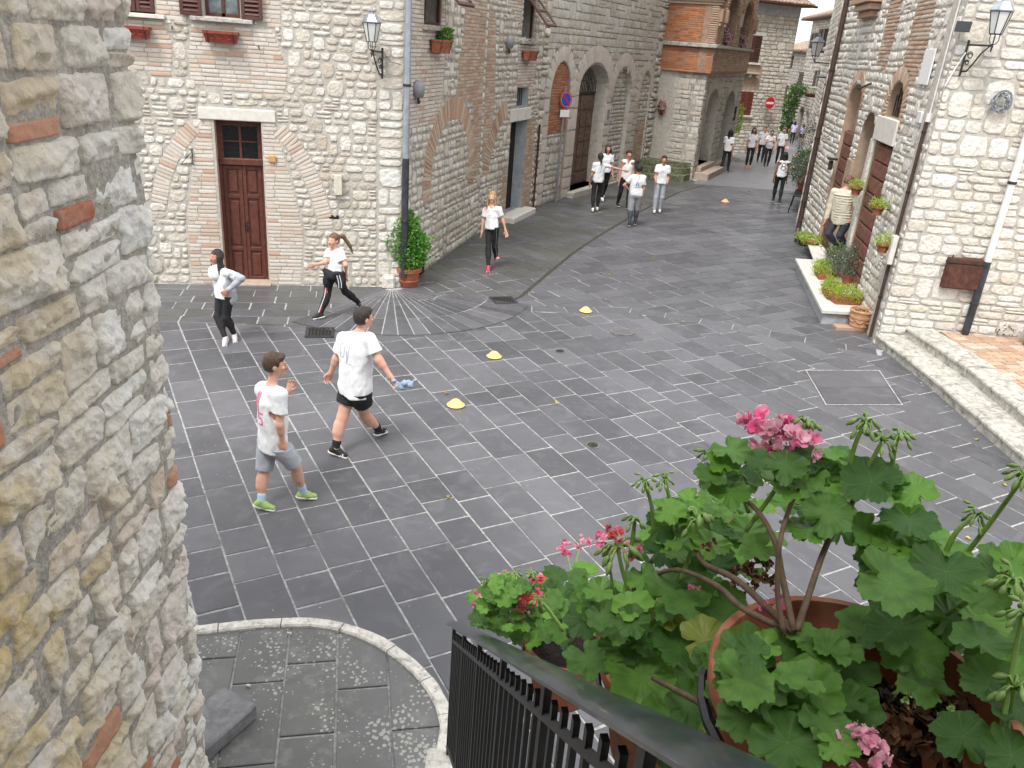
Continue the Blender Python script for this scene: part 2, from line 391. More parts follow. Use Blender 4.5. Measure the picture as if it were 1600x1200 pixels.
def unit_block(rng, jit=.03):
    V = []
    for (y, s) in ((.15, 1.0), (-.75, 1.0), (-1.0, .93)):
        for (x, z) in ((-.5, -.5), (.5, -.5), (.5, .5), (-.5, .5)):
            V.append((x*s*(1-rng.random()*jit), y+(rng.uniform(-.12, .12) if y < -.5 else 0), z*s*(1-rng.random()*jit*1.6)))
    F = []
    for L in (0, 4):
        for k in range(4):
            j = (k+1) % 4
            F += [(L+k, L+j, L+4+k), (L+j, L+4+j, L+4+k)]
    F += [(8, 9, 10), (8, 10, 11)]
    return np.array(V), np.array(F)
POOL = {}
def pool(kind, mat):
    key = (kind, mat)
    if key not in POOL:
        rng = random.Random(hash(kind) % 7 if False else len(kind)*13+5)
        nm = 'brick' if kind == 'brick' else 'stone'
        items = []
        for i in range(24 if kind != 'brick' else 6):
            V, F = unit_block(rng) if kind == 'brick' else (unit_block(rng, .06) if kind == 'ashlar' else (unit_stone(rng) if kind == 'rubble' else unit_stone(rng, 12, 6, .04)))
            items.append((V, F, np_mesh(nm, V, F, MAT[mat], smooth=(kind in ('rubble', 'course')))))
        POOL[key] = items
    return POOL[key]

def pip(poly, U, Z):
    """vectorised point in polygon"""
    inside = np.zeros(len(U), bool); n = len(poly)
    for i in range(n):
        x0, y0 = poly[i]; x1, y1 = poly[(i+1) % n]
        if y0 == y1: continue
        c = ((y0 > Z) != (y1 > Z)) & (U < (x1-x0)*(Z-y0)/(y1-y0)+x0)
        inside ^= c
    return inside
def rect(u0, u1, z0, z1): return [(u0, z0), (u1, z0), (u1, z1), (u0, z1)]
def arch(u0, u1, z0, zs, za, n=14, pw=1.0):
    c, r = (u0+u1)/2, (u1-u0)/2
    pts = [(u0, z0), (u1, z0)]
    for k in range(n+1):
        a = PI*k/n
        pts.append((c+r*math.cos(a), zs+(za-zs)*(math.sin(a)**pw)))
    return pts
def arc_line(c, z, ru, rz, a0, a1, n=24):
    return [(c+ru*math.cos(R(a0+(a1-a0)*k/n)), z+rz*math.sin(R(a0+(a1-a0)*k/n))) for k in range(n+1)]
def ring_poly(line, t):
    L, Rr = [], []
    for i, (x, y) in enumerate(line):
        x0, y0 = line[max(i-1, 0)]; x1, y1 = line[min(i+1, len(line)-1)]
        dx, dy = x1-x0, y1-y0; l = math.hypot(dx, dy) or 1; nx, ny = -dy/l, dx/l
        L.append((x+nx*t/2, y+ny*t/2)); Rr.append((x-nx*t/2, y-ny*t/2))
    return L+Rr[::-1]

class Thing:
    """a building: an Empty that parents its walls, openings and stones"""
    def __init__(s, name, label, cat, w, group=None, z=0.0):
        (x0, y0), (x1, y1) = w
        s.w = w; s.L = math.hypot(x1-x0, y1-y0); s.rz = math.atan2(y1-y0, x1-x0)
        s.root = empty(name, (x0, y0, z), s.rz, label, cat, group); s.z = z
        s.M = Matrix.Translation((x0, y0, z)) @ Matrix.Rotation(s.rz, 4, 'Z')
        s.c = {}
    def local(s, w):
        """transform of another wall plane in this thing's frame (for a second wall of the same house)"""
        (x0, y0), (x1, y1) = w
        return s.M.inverted() @ (Matrix.Translation((x0, y0, s.z)) @ Matrix.Rotation(math.atan2(y1-y0, x1-x0), 4, 'Z'))
    def add(s, name, kind, mat, cands, T=None):
        s.c.setdefault((name, kind, mat), []).append((cands, T or Matrix.Identity(4)))
    def emit(s, limit=300):
        by_name = {}
        for (name, kind, mat), lst in s.c.items():
            for cands, T in lst:
                for c in cands:
                    u, z, w, h, rot, pr = c
                    P = s.M @ T @ Vector((u, 0, z))
                    cc = CM.transposed() @ (P-Vector((0, 0, CAMH)))
                    vis = 0
                    if cc.z < -.2:
                        px, py = 800+FPX*cc.x/-cc.z, 600-FPX*cc.y/-cc.z
                        nrm = (s.M @ T).to_3x3() @ Vector((0, -1, 0))
                        vd = (P-Vector((0, 0, CAMH))); cs = max(.0, -nrm.dot(vd.normalized()))
                        if -20 < px < 1620 and -20 < py < 1220 and cs > 0: vis = w*h*cs*(FPX/vd.length)**2
                    by_name.setdefault(name, []).append((vis, kind, mat, T, c))
        for name, lst in by_name.items():
            lst.sort(key=lambda e: -e[0])
            rest = {}
            rng = random.Random(5)
            for i, (vis, kind, mat, T, c) in enumerate(lst):
                pl = pool(kind, mat); V, F, me = pl[rng.randrange(len(pl))]
                u, z, w, h, rot, pr = c
                Ml = T @ Matrix.Translation((u, 0, z)) @ Matrix.Rotation(rot, 4, 'Y') @ Matrix.Diagonal((w, pr, h, 1))
                if i < limit and vis > 12:
                    o = bpy.data.objects.new(name, me); COL.objects.link(o); o.parent = s.root; o.matrix_local = Ml
                else:
                    rest.setdefault(mat, []).append((V, F, np.array(Ml), kind))
            for mat, l in rest.items():
                Vs, Fs, n = [], [], 0; sm = []
                for V, F, Ma, kind in l:
                    Vs.append(V @ Ma[:3, :3].T+Ma[:3, 3]); Fs.append(F+n); n += len(V); sm.append(np.full(len(F), kind in ('rubble', 'course')))
                me = np_mesh(name, np.concatenate(Vs), np.concatenate(Fs), MAT[mat])
                me.polygons.foreach_set('use_smooth', np.concatenate(sm))
                link(name+'work', me, s.root, 'stuff')

def fill(rng, zone, excl, hr, wr, gap=.02, proud=(.015, .035), split=.12, rot=.03, zfrac=(.12, .88), warp=.0):
    """rows of stones filling a zone polygon, keeping out of the excluded polygons"""
    us = [p[0] for p in zone]; zs = [p[1] for p in zone]
    u0, u1, z0, z1 = min(us), max(us), min(zs), max(zs)
    S = np.arange(u0, u1+.01, .02); out = []; z = z0; blocked = []; hn = rng.uniform(*hr); tall = hr[1]/hr[0] > 1.4
    while z < z1-.02:
        h = hn; hn = rng.uniform(*hr)
        if z+h > z1: h = z1-z
        if h < .025: break
        ok = np.ones(len(S), bool)
        for ba, bb in blocked: ok &= ~((S > ba-.001) & (S < bb+.001))
        blocked = []
        for f in zfrac:
            zz = np.full(len(S), z+h*f)
            ok &= pip(zone, S, zz)
            for e in excl: ok &= ~pip(e, S, zz)
        i = 0; n = len(S)
        while i < n:
            if not ok[i]: i += 1; continue
            j = i
            while j+1 < n and ok[j+1]: j += 1
            a, b = S[i], S[j]
            if b-a > .05:
                u = a; first = True
                while u < b-.001:
                    w = rng.uniform(*wr)*(rng.uniform(.5, 1) if first else 1)*(1.25 if rng.random() < .15 else 1)
                    first = False
                    if b-(u+w) < wr[0]*.7: w = b-u
                    if w > wr[1]*1.6: w = w/2
                    dz = warp*noise.noise(Vector((u*.8, z*.8, 3.3)))
                    if tall and rng.random() < .16 and z+h+hn < z1 and w > .6*(h+hn) and all(not pip(e, np.array([u+.02, u+w/2, u+w-.02]), np.full(3, z+h+hn*.9)).any() for e in excl) and pip(zone, np.array([u+.02, u+w-.02]), np.full(2, z+h+hn*.85)).all():
                        out.append((u+w/2, z+dz+(h+hn)/2, w-gap, (h+hn-gap)*.97, rng.uniform(-rot, rot), rng.uniform(*proud))); blocked.append((u, u+w)); u += w; continue
                    if rng.random() < split and h > .09:
                        f = rng.uniform(.4, .6)
                        out.append((u+w/2, z+dz+h*f/2, w-gap, h*f-gap, rng.uniform(-rot, rot), rng.uniform(*proud)))
                        out.append((u+w/2, z+dz+h*(f+(1-f)/2), w-gap, h*(1-f)-gap, rng.uniform(-rot, rot), rng.uniform(*proud)))
                    else:
                        hh = (h-gap)*rng.uniform(.86, 1.0)
                        out.append((u+w/2+rng.uniform(-.3, .3)*gap, z+dz+h/2, w-gap*rng.uniform(.7, 1.4), hh, rng.uniform(-rot, rot), rng.uniform(*proud)))
                    u += w
            i = j+1
        z += h
    return out
def voussoirs(rng, line, t, bw, gap=.012, proud=(.015, .03)):
    """blocks standing across a curve, t long and about bw thick"""
    out = []; pts = [Vector((x, y)) for x, y in line]
    L = [0]
    for a, b in zip(pts, pts[1:]): L.append(L[-1]+(b-a).length)
    n = max(2, round(L[-1]/bw)); step = L[-1]/n
    for k in range(n):
        s = (k+.5)*step; i = 0
        while i < len(L)-2 and L[i+1] < s: i += 1
        f = (s-L[i])/max(1e-6, L[i+1]-L[i]); p = pts[i].lerp(pts[i+1], f); d = (pts[i+1]-pts[i]).normalized()
        # local x of the block runs along the curve
        ang = math.atan2(d.y, d.x)
        out.append((p.x, p.y, step-gap, t, -ang, rng.uniform(*proud)))
    return out
def backing(th, name, mat, u0, u1, z0, z1, holes=(), T=None, thick=.5, panels=()):
    """front sheet of mortar with openings; holes = [(poly, depth, reveal material, panel material or None)]"""
    T = T or Matrix.Identity(4)
    polys = [[Vector((x, z, 0)) for x, z in rect(u0, u1, z0, z1)]]+[[Vector((x, z, 0)) for x, z in h[0]] for h in holes]
    tris = geometry.tessellate_polygon(polys)
    flat = [v for p in polys for v in p]
    m = MB(); m.add([T @ Vector((v.x, 0, v.y)) for v in flat], [tuple(t) for t in tris])
    m.add([T @ Vector(p) for p in ((u0, 0, z0), (u1, 0, z0), (u1, 0, z1), (u0, 0, z1), (u0, thick, z0), (u1, thick, z0), (u1, thick, z1), (u0, thick, z1))],
          [(0, 4, 7, 3), (1, 5, 6, 2), (3, 2, 6, 7), (4, 5, 6, 7)])
    me = bpy.data.meshes.new(name); me.from_pydata(m.v, [], m.f); me.materials.append(MAT[mat])
    nz = (T.to_3x3() @ Vector((0, -1, 0)))
    link(name, me, th.root)
    for poly, depth, rmat, pmat in holes:
        n = len(poly); m = MB()
        vs = [T @ Vector((x, .0, z)) for x, z in poly]+[T @ Vector((x, depth, z)) for x, z in poly]
        m.add(vs, [(i, (i+1) % n, n+(i+1) % n, n+i) for i in range(n)])
        m.build('reveal', MAT[rmat], th.root)
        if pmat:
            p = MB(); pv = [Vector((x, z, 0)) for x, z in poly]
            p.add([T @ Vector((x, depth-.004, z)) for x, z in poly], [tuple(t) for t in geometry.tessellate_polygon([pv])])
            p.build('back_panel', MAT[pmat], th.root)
def core(th, u0, u1, y0, y1, z0, z1, T=None, name='rear_wall', mat='mortar'):
    MB().box(u0, u1, y0, y1, z0, z1, T).build(name, MAT[mat], th.root)

def shutter(th, M, w, h, mat='shutter', slats=12, t=.04, name='shutter', slat_mat=None):
    """louvred leaf, hinge corner at M origin, x across, z up"""
    m = MB(); f = .055
    for (a, b, c, d) in ((0, f, 0, h), (w-f, w, 0, h), (f, w-f, 0, f), (f, w-f, h-f, h), (f, w-f, h*.5-f/2, h*.5+f/2)):
        m.bbox(a, b, -t/2, t/2, c, d, .004)
    o = m.build(name, MAT[mat], th.root); o.matrix_local = M
    sm = None
    zz = [f+(h*.5-1.5*f)*(i+.5)/(slats//2) for i in range(slats//2)]
    zz += [h*.5+f/2+(h*.5-1.5*f)*(i+.5)/(slats//2) for i in range(slats//2)]
    ph = (h-2*f)/slats
    for z in zz:
        if sm is None:
            q = MB(); q.box(f, w-f, -.006, .006, -ph*.55, ph*.55)
            s_ = q.build('slat', MAT[slat_mat or mat], o); sm = s_.data
        else: s_ = link('slat', sm, o)
        s_.matrix_local = Matrix.Translation((0, 0, z)) @ Matrix.Rotation(R(-38), 4, 'X')
    return o
def flower_box(loc, rz, w=.5, h=.17, d=.19, mat='plastic_brown', label='', group=None, plant=None):
    r = empty('flower_box', loc, rz, label, 'flower box', group)
    m = MB(); prof = [(-w/2, -h), (w/2, -h), (w/2+.025, 0), (-w/2-.025, 0)]
    vs = []
    for (y0, y1, z) in ((-d*.85, -.03, -h), (-d-.02, -.02, 0)):
        e = 0 if z < -.01 else .025
        vs += [(-w/2-e, y0, z), (w/2+e, y0, z), (w/2+e, y1, z), (-w/2-e, y1, z)]
    m.add(vs, [(3, 2, 1, 0), (0, 1, 5, 4), (1, 2, 6, 5), (2, 3, 7, 6), (3, 0, 4, 7)])
    m.build('planter', MAT[mat], r)
    q = MB(); e = .035
    q.box(-w/2-e, w/2+e, -d-.03, -d-.01, -.025, .012); q.box(-w/2-e, w/2+e, -.02, -.002, -.025, .012)
    q.box(-w/2-e, -w/2-e+.02, -d-.01, -.02, -.025, .012); q.box(w/2+e-.02, w/2+e, -d-.01, -.02, -.025, .012)
    q.build('rim', MAT[mat], r)
    MB().box(-w/2-.01, w/2+.01, -d-.005, -.03, -.03, -.02).build('soil', MAT['soil'], r)
    b = MB()
    for s in (-1, 1):
        b.tube([(s*w*.42, 0, -h*.4), (s*w*.42, -d*.2, -h*1.05), (s*w*.42, -d*.9, -h*1.05), (s*w*.42, -d-.035, .01)], .006, 5)
        b.tube([(s*w*.55, 0, -.02), (s*w*.55+s*.03, -.05, -.02)], .006, 5)
    # relief on the front face
    m2 = MB()
    for k in range(3):
        x = (-.28+.28*k)*w
        m2.tube([(x-.05, -d*.97-.004, -h*.5), (x, -d*.97-.012, -h*.35), (x+.05, -d*.97-.004, -h*.5), (x, -d*.94-.01, -h*.68), (x-.05, -d*.97-.004, -h*.5)], .006, 4)
    m2.build('relief', MAT[mat], r)
    b.build('bracket', MAT['iron'], r)
    return r
# ------------------------------------------------------------------ the corner house, its long front (A) and its side up the street (B)
WA = ((-7.5, 12.62), (-2.12, 13.8)); WB1 = ((-2.12, 13.8), (-1.08, 18.45)); WB2 = ((-1.08, 18.45), (.14, 22.0))
rng = random.Random(11)
HA = Thing('corner_house', 'pale stone and brick corner house with tall brown double door', 'house', WA)
LA = HA.L; TB1 = HA.local(WB1); TB2 = HA.local(WB2)
LB1 = math.dist(*WB1); LB2 = math.dist(*WB2)
ZT = 7.6
doorA = rect(2.52, 3.24, 0, 2.70)
win1 = rect(1.28, 1.80, 4.17, 5.6); win2 = rect(2.50, 3.02, 4.20, 5.6)
lint = rect(2.30, 3.47, 2.70, 2.88)
backing(HA, 'wall', 'mortar', 0, LA, -.3, ZT, [(doorA, .30, 'brick_pale', 'void'), (win1, .22, 'mortar', 'void'), (win2, .22, 'mortar', 'void')])
# relieving arch, two limbs visible beside the door
limbL = [(1.58, 1.35), (1.66, 1.70), (1.82, 2.08), (2.06, 2.42), (2.22, 2.58)]
limbR = [(3.52, 2.60), (3.72, 2.38), (3.92, 2.05), (4.09, 1.62), (4.20, 1.20), (4.22, 1.00)]
rl, rr = ring_poly(limbL, .24), ring_poly(limbR, .24)
sills = [rect(1.22, 1.94, 4.10, 4.17), rect(2.30, 3.20, 4.10, 4.19)]
base_ex = [doorA, win1, win2, lint, rl, rr]+sills
# brick areas: door jambs, the wall under the windows
bz = [[(1.98, .0), (2.50, 0), (2.50, 2.72), (2.25, 2.55), (2.12, 1.9), (1.98, 1.1)],
      [(3.26, 0), (3.78, 0), (3.86, .9), (3.72, 1.6), (3.58, 2.2), (3.47, 2.7), (3.26, 2.7)],
      [(1.2, 3.38), (1.95, 3.30), (2.02, 3.78), (1.88, 4.10), (1.22, 4.10)],
      [(2.22, 3.22), (3.62, 3.08), (3.70, 3.5), (3.48, 4.10), (2.30, 4.10), (2.2, 3.6)],
      [(1.82, 4.1), (2.26, 4.1), (2.26, 5.6), (1.82, 5.6)], [(3.05, 4.19), (3.62, 4.1), (3.6, 5.6), (3.05, 5.6)]]
for z in bz:
    HA.add('brick', 'brick', 'brick_pale', fill(rng, z, base_ex, (.058, .068), (.19, .27), .010, (.005, .012), 0, .006, (.5,)))
HA.add('brick', 'brick', 'brick_rose', fill(rng, [(2.5, 3.22), (3.55, 3.14), (3.55, 3.38), (2.4, 3.44)], base_ex, (.058, .068), (.19, .27), .010, (.016, .026), 0, .006, (.5,))[:0])
for l in (limbL, limbR):
    HA.add('brick', 'brick', 'brick_pale', voussoirs(rng, l, .24, .062, .010, (.006, .014)))
quoin = rect(LA-.42, LA, -.1, ZT)
HA.add('stone', 'rubble', 'stone', fill(rng, rect(0, LA-.42, -.1, ZT), base_ex+bz, (.075, .165), (.10, .32), .022, (.008, .022), .16, .04, (.5,), .02))
HA.add('stone', 'course', 'stone_white', fill(rng, quoin, base_ex+bz, (.12, .19), (.22, .44), .02, (.010, .02), .05, .012, (.5,)))
MB().bbox(2.30, 3.47, -.03, .3, 2.70, 2.885, .012).build('lintel', MAT['white_sill'], HA.root)
for a, b, z in ((1.22, 1.94, 4.165), (2.30, 3.20, 4.185)):
    MB().bbox(a, b, -.10, .22, z-.06, z, .008).build('sill', MAT['white_sill'] if a < 2 else MAT['step'], HA.root)
# the door
def panel_leaf(parent, x0, x1, y, z0, z1, rows, mat='door', hinge=None):
    m = MB(); f = .055
    m.bbox(x0, x0+f, y, y+.045, z0, z1, .004); m.bbox(x1-f, x1, y, y+.045, z0, z1, .004)
    zs = [z0]+[z0+(z1-z0)*r for r in rows]+[z1]
    for i, z in enumerate(zs):
        h = f*1.1; a = z if i == 0 else z-h/2
        if i == len(zs)-1: a = z-h
        m.bbox(x0+f, x1-f, y, y+.045, a, a+h, .004)
    o = m.build('door_leaf', MAT[mat], parent)
    for a, b in zip(zs, zs[1:]):
        p = MB(); p.box(x0+f-.005, x1-f+.005, y+.026, y+.040, a+f*.4, b-f*.4)
        p.bbox(x0+f+.03, x1-f-.03, y+.006, y+.028, a+f+.025, b-f-.025, .010)
        p.build('panel', MAT[mat], o)
    return o
dy = .20
m = MB(); 
for (a, b, c, d) in ((2.52, 2.57, 0, 2.70), (3.19, 3.24, 0, 2.70), (2.57, 3.19, 2.64, 2.70)): m.bbox(a, b, dy-.01, dy+.07, c, d, .004)
m.build('door_frame', MAT['door'], HA.root)
MB().bbox(2.53, 3.23, dy-.05, dy+.07, 1.98, 2.09, .012).build('transom_beam', MAT['door'], HA.root)
l1 = panel_leaf(HA.root, 2.575, 2.878, dy, .03, 1.97, (.28, .74)); l2 = panel_leaf(HA.root, 2.884, 3.187, dy, .03, 1.97, (.28, .74))
h = MB(); h.bbox(2.885, 2.92, dy-.012, dy, .88, 1.05, .003); h.tube([(2.90, dy-.01, 1.0), (2.90, dy-.05, 1.0), (2.96, dy-.055, .99)], .008, 6)
h.tube([(2.90, dy-.012, .92), (2.90, dy-.03, .92)], .012, 6); h.build('handle', MAT['iron'], l2)
wd = MB()
for (a, b, c, d) in ((2.57, 2.61, 2.09, 2.64), (3.15, 3.19, 2.09, 2.64), (2.86, 2.90, 2.09, 2.64), (2.61, 2.86, 2.60, 2.64), (2.90, 3.15, 2.60, 2.64), (2.61, 2.86, 2.345, 2.365), (2.9, 3.15, 2.345, 2.365)):
    wd.bbox(a, b, dy, dy+.05, c, d, .003)
fl = wd.build('fanlight', MAT['door'], HA.root)
for (a, b) in ((2.61, 2.86), (2.90, 3.15)):
    for (c, d) in ((2.09, 2.345), (2.365, 2.60)): MB().box(a, b, dy+.025, dy+.031, c, d).build('pane', MAT['glass_dark'], fl)
MB().bbox(2.48, 3.28, -.10, .30, -.05, .035, .01).build('threshold', MAT['pinkstone'], HA.root)
# upper windows: first with closed shutters, second open
for (a, b) in ((1.285, 1.535), (1.545, 1.795)): shutter(HA, Matrix.Translation((a, -.012, 4.185)), b-a, 1.35, 'shutter', 20)
shutter(HA, Matrix.Translation((2.16, -.055, 4.19)) @ Matrix.Rotation(R(4), 4, 'Z'), .31, 1.38, 'shutter', 20)
shutter(HA, Matrix.Translation((3.04, -.05, 4.19)) @ Matrix.Rotation(R(-4), 4, 'Z'), .31, 1.38, 'shutter', 20)
wd = MB()
for (a, b, c, d) in ((2.50, 2.55, 4.20, 5.6), (2.97, 3.02, 4.20, 5.6), (2.735, 2.785, 4.25, 5.6), (2.55, 2.735, 4.20, 4.25), (2.785, 2.97, 4.20, 4.25), (2.55, 2.735, 4.72, 4.75), (2.785, 2.97, 4.72, 4.75)):
    wd.bbox(a, b, .12, .17, c, d, .004)
wo = wd.build('window', MAT['shutter'], HA.root)
for (a, b) in ((2.55, 2.735), (2.785, 2.97)):
    MB().box(a, b, .143, .149, 4.25, 5.6).build('pane', plain('curtained_glass', (.16, .19, .20), .15, var=.3, nscale=9), wo)
MB().bbox(3.335, 3.45, -.045, -.015, 2.08, 2.185, .006).build('tile_plate', plain('orange_tile', (.55, .28, .10), .5), HA.root)
MB().bbox(4.37, 4.50, -.11, -.03, 1.60, 1.93, .008).build('meter_box', plain('cream_box', (.60, .57, .46), .6), HA.root)
m = MB(); m.tube([(2.16, -.03, 2.24), (2.16, -.03, 1.98)], .008, 5); m.tube([(2.16, -.04, 2.02), (2.0, -.22, 2.02)], .007, 5); m.tube([(2.16, -.04, 2.2), (2.02, -.2, 2.03)], .006, 5)
m.build('iron_hook', MAT['iron'], HA.root)
for (u, z) in ((2.02, 4.02), (3.26, 3.83)):
    MB().tube([(u, 0, z), (u+.02, -.12, z-.04)], .010, 5).build('iron_peg', MAT['iron'], HA.root)
MB().bbox(4.28, 4.44, -.012, .02, 1.18, 1.24, .003).build('vent', MAT['void'], HA.root)
# side up the street
doorB = rect(1.78, 2.95, .12, 2.36); wB2 = rect(2.06, 2.86, 2.70, 3.14); winB2 = rect(2.10, 2.86, 4.20, 5.5); winB1 = rect(.86, 1.72, 4.32, 5.6)
arch1 = arc_line(2.62, 1.55, 1.42, 1.35, 190, -12, 30); arch2 = arc_line(1.98, 1.15, 1.72, 1.65, 176, 108, 16)
a1, a2 = ring_poly(arch1, .42), ring_poly(arch2, .40)
backing(HA, 'wall', 'mortar_grey', 0, LB1, -.3, ZT, [(winB1, .3, 'mortar', 'void')], TB1)
backing(HA, 'wall', 'mortar_grey', 0, LB2, -.3, ZT, [(doorB, .35, 'plaster', None), (wB2, .35, 'plaster', 'void'), (winB2, .3, 'mortar', 'void')], TB2)
lintB = rect(1.66, 3.12, 2.37, 2.66)
bzB1 = [[(0.05, 2.72), (1.75, 2.62), (1.95, 3.2), (2.0, 4.2), (1.8, 5.2), (.1, 5.4), (.05, 4)], [(2.75, 3.05), (4.6, 2.9), (4.6, 7), (2.9, 7), (3.1, 4.3), (2.9, 3.9)], [(4.05, 1.5), (4.65, 1.4), (4.65, 3.0), (3.9, 3.0)]]
bzB2 = [[(0, 1.6), (.55, 2.0), (.6, 3.0), (.4, 4.6), (0, 4.9)], [(2.0, 2.95), (3.2, 2.95), (3.3, 4.12), (1.9, 4.12)], [(1.42, -.1), (1.76, -.1), (1.76, 1.2), (1.42, 1.3)], [(2.97, -.1), (3.6, -.1), (3.6, 2.3), (2.97, 2.3)], [(.9, 5), (2.0, 4.4), (2.0, 7), (.6, 7)]]
for z in bzB1: HA.add('brick', 'brick', 'brick_rose' if z[0][1] > 2.9 or z[0][0] > 4 else 'brick_pale', fill(rng, z, [winB1, a1], (.062, .072), (.2, .28), .014, (.005, .012), 0, .006, (.5,)), TB1)
for z in bzB2: HA.add('brick', 'brick', 'brick_rose' if z[0][0] < .5 or z[0][1] < 1 else 'brick_pale', fill(rng, z, [doorB, winB2, wB2, lintB, a2], (.062, .072), (.2, .28), .014, (.005, .012), 0, .006, (.5,)), TB2)
HA.add('brick', 'brick', 'brick_rose', voussoirs(rng, arch1, .42, .075, .012, (.006, .016)), TB1)
HA.add('brick', 'brick', 'brick_rose', voussoirs(rng, arch2, .40, .075, .012, (.006, .016)), TB2)
HA.add('stone', 'rubble', 'stone', fill(rng, rect(0, LB1, -.1, ZT), [winB1, a1]+bzB1, (.09, .20), (.12, .30), .03, (.010, .026), .06, .10, (.5,), .03), TB1)
HA.add('stone', 'rubble', 'stone', fill(rng, rect(0, LB2, -.1, ZT), [doorB, winB2, wB2, a2, lintB]+bzB2, (.09, .19), (.12, .30), .03, (.010, .026), .06, .10, (.5,), .03), TB2)
MB().bbox(1.66, 3.12, -.03, .3, 2.37, 2.665, .01, TB2).build('lintel', MAT['white_sill'], HA.root)
MB().bbox(1.55, 3.25, -.32, .1, -.05, .14, .02, TB2).build('threshold', MAT['white_sill'], HA.root)
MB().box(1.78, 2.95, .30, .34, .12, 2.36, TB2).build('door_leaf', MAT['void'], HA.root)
g = MB()
for k in range(5): g.tube([TB2 @ Vector((2.15+.14*k, .12, 2.70)), TB2 @ Vector((2.15+.14*k, .12, 3.14))], .012, 6)
g.build('window_bars', MAT['iron'], HA.root)
for T, u0, u1, z in ((TB1, .86, 1.72, 4.32), (TB2, 2.10, 2.86, 4.20)):
    MB().bbox(u0-.12, u1+.12, -.09, .25, z-.08, z-.004, .01, T).build('sill', MAT['step'], HA.root)
    wd = MB()
    for (a, b, c, d) in ((u0, u0+.05, z, 5.5), (u1-.05, u1, z, 5.5), (u0+.05, u1-.05, z, z+.05)): wd.bbox(a, b, .02, .07, c, d, .004, T)
    wd.build('window', MAT['shutter'], HA.root)
    # two-part awning shutter: upper half folded flat, lower half pushed out
    hz = z+.98; w2 = u1-u0
    Mo = T @ Matrix.Translation((u0, -.03, hz)) @ Matrix.Rotation(R(-42), 4, 'X') @ Matrix.Translation((0, 0, -.86))
    shutter(HA, Mo, w2, .86, 'shutter', 14, slat_mat='wood_grey')
    shutter(HA, T @ Matrix.Translation((u0, -.03, hz+.02)), w2, .8, 'shutter', 14)
# roof and rear
core(HA, 0, LA, .5, 6, -.3, ZT)
MB().box(-.3, LA+.5, -.5, 6.3, ZT, ZT+.12).build('eaves', MAT['door_old'], HA.root)
MB().add([(-.3, -.6, ZT+.12), (LA+.6, -.6, ZT+.12), (LA+.6, 6.4, ZT+.12), (-.3, 6.4, ZT+.12), (0, 3, ZT+1.5), (LA, 3, ZT+1.5)], [(0, 1, 5, 4), (1, 2, 5), (2, 3, 4, 5), (3, 0, 4), (0, 3, 2, 1)]).build('roof', MAT['rooftile'], HA.root)
HA.emit()
TB2W = HA.M @ TB2; TB1W = HA.M @ TB1; TAW = HA.M
# ------------------------------------------------------------------ church-like wall (C) with its portal and blind arches
WC = ((.14, 22.0), (4.35, 30.5))
rng = random.Random(21)
HC = Thing('arcaded_house', 'old ashlar stone house with arched wooden portal and walled up arches', 'house', WC)
LC = HC.L; ZC = 9.0
bl1 = arch(.66, 1.92, 0, 2.85, 3.74); portal = arch(2.55, 4.75, .16, 3.0, 3.70); bl2 = arch(5.2, 6.85, 0, 2.75, 3.60); bl3 = arch(7.7, 8.75, 0, 2.7, 3.5)
backing(HC, 'wall', 'mortar_grey', 0, LC, -.3, ZC, [(bl1, .06, 'pinkstone', None), (portal, .55, 'stone_grey', 'void'), (bl2, .16, 'stone_grey', None), (bl3, .05, 'stone_grey', None)])
for p, d in ((bl1, .058), (bl2, .158), (bl3, .048)):
    m = MB(); m.add([(x, d, z) for x, z in p], [tuple(t) for t in geometry.tessellate_polygon([[Vector((x, z, 0)) for x, z in p]])]); m.build('infill', MAT['mortar_grey'], HC.root)
T1 = Matrix.Translation((0, .058, 0)); T2_ = Matrix.Translation((0, .158, 0)); T3_ = Matrix.Translation((0, .048, 0))
b1b = [(.6, 1.75), (2.0, 2.05), (2.0, 4), (.6, 4)]
inv = lambda p: [p]
def clipz(rngf, poly, z0, z1, u0, u1, **k): pass
up1 = [(x, max(z, 1.9)) for x, z in bl1]; lo1 = rect(.66, 1.92, 0, 1.88)
HC.add('brick', 'brick', 'brick_red', fill(rng, up1, [], (.066, .07), (.2, .28), .014, (.012, .02), 0, .004, (.5,)), T1)
HC.add('stone', 'rubble', 'stone_grey', fill(rng, lo1, [], (.12, .22), (.16, .34), .03, (.010, .026), .05, .08, (.5,)), T1)
HC.add('stone', 'rubble', 'stone_grey', fill(rng, bl2, [], (.10, .17), (.14, .32), .018, (.015, .03), .05, .05, (.5,)), T2_)
HC.add('stone', 'rubble', 'stone_grey', fill(rng, rect(7.7, 8.75, 1.9, 3.4), [], (.10, .17), (.14, .3), .02, (.015, .03), .05, .05, (.5,)), T3_)
HC.add('brick', 'brick', 'brick_rose', fill(rng, rect(7.7, 8.75, .5, 1.88), [], (.066, .07), (.2, .28), .014, (.012, .02), 0, .004, (.5,)), T3_)
rings = []
for (c, ru, zs, za, t) in ((1.29, .84, 2.85, 3.95, .40), (3.65, 1.36, 3.0, 3.98, .5), (6.02, 1.05, 2.75, 3.86, .44), (8.22, .70, 2.7, 3.7, .34)):
    line = arc_line(c, zs, ru, za-zs, 0, 180, 22)
    rings.append(ring_poly(line, t)); HC.add('stone', 'ashlar', 'ashlar_pink', voussoirs(rng, line, t-.02, .24, .006, (.018, .026)))
ex = rings+[bl1, portal, bl2, bl3, rect(2.35, 4.95, -.1, .16)]
jz = [rect(.28, .65, 0, 2.85), rect(1.93, 2.54, 0, 3.0), rect(4.76, 5.19, 0, 2.9), rect(6.86, 7.3, 0, 2.75)]
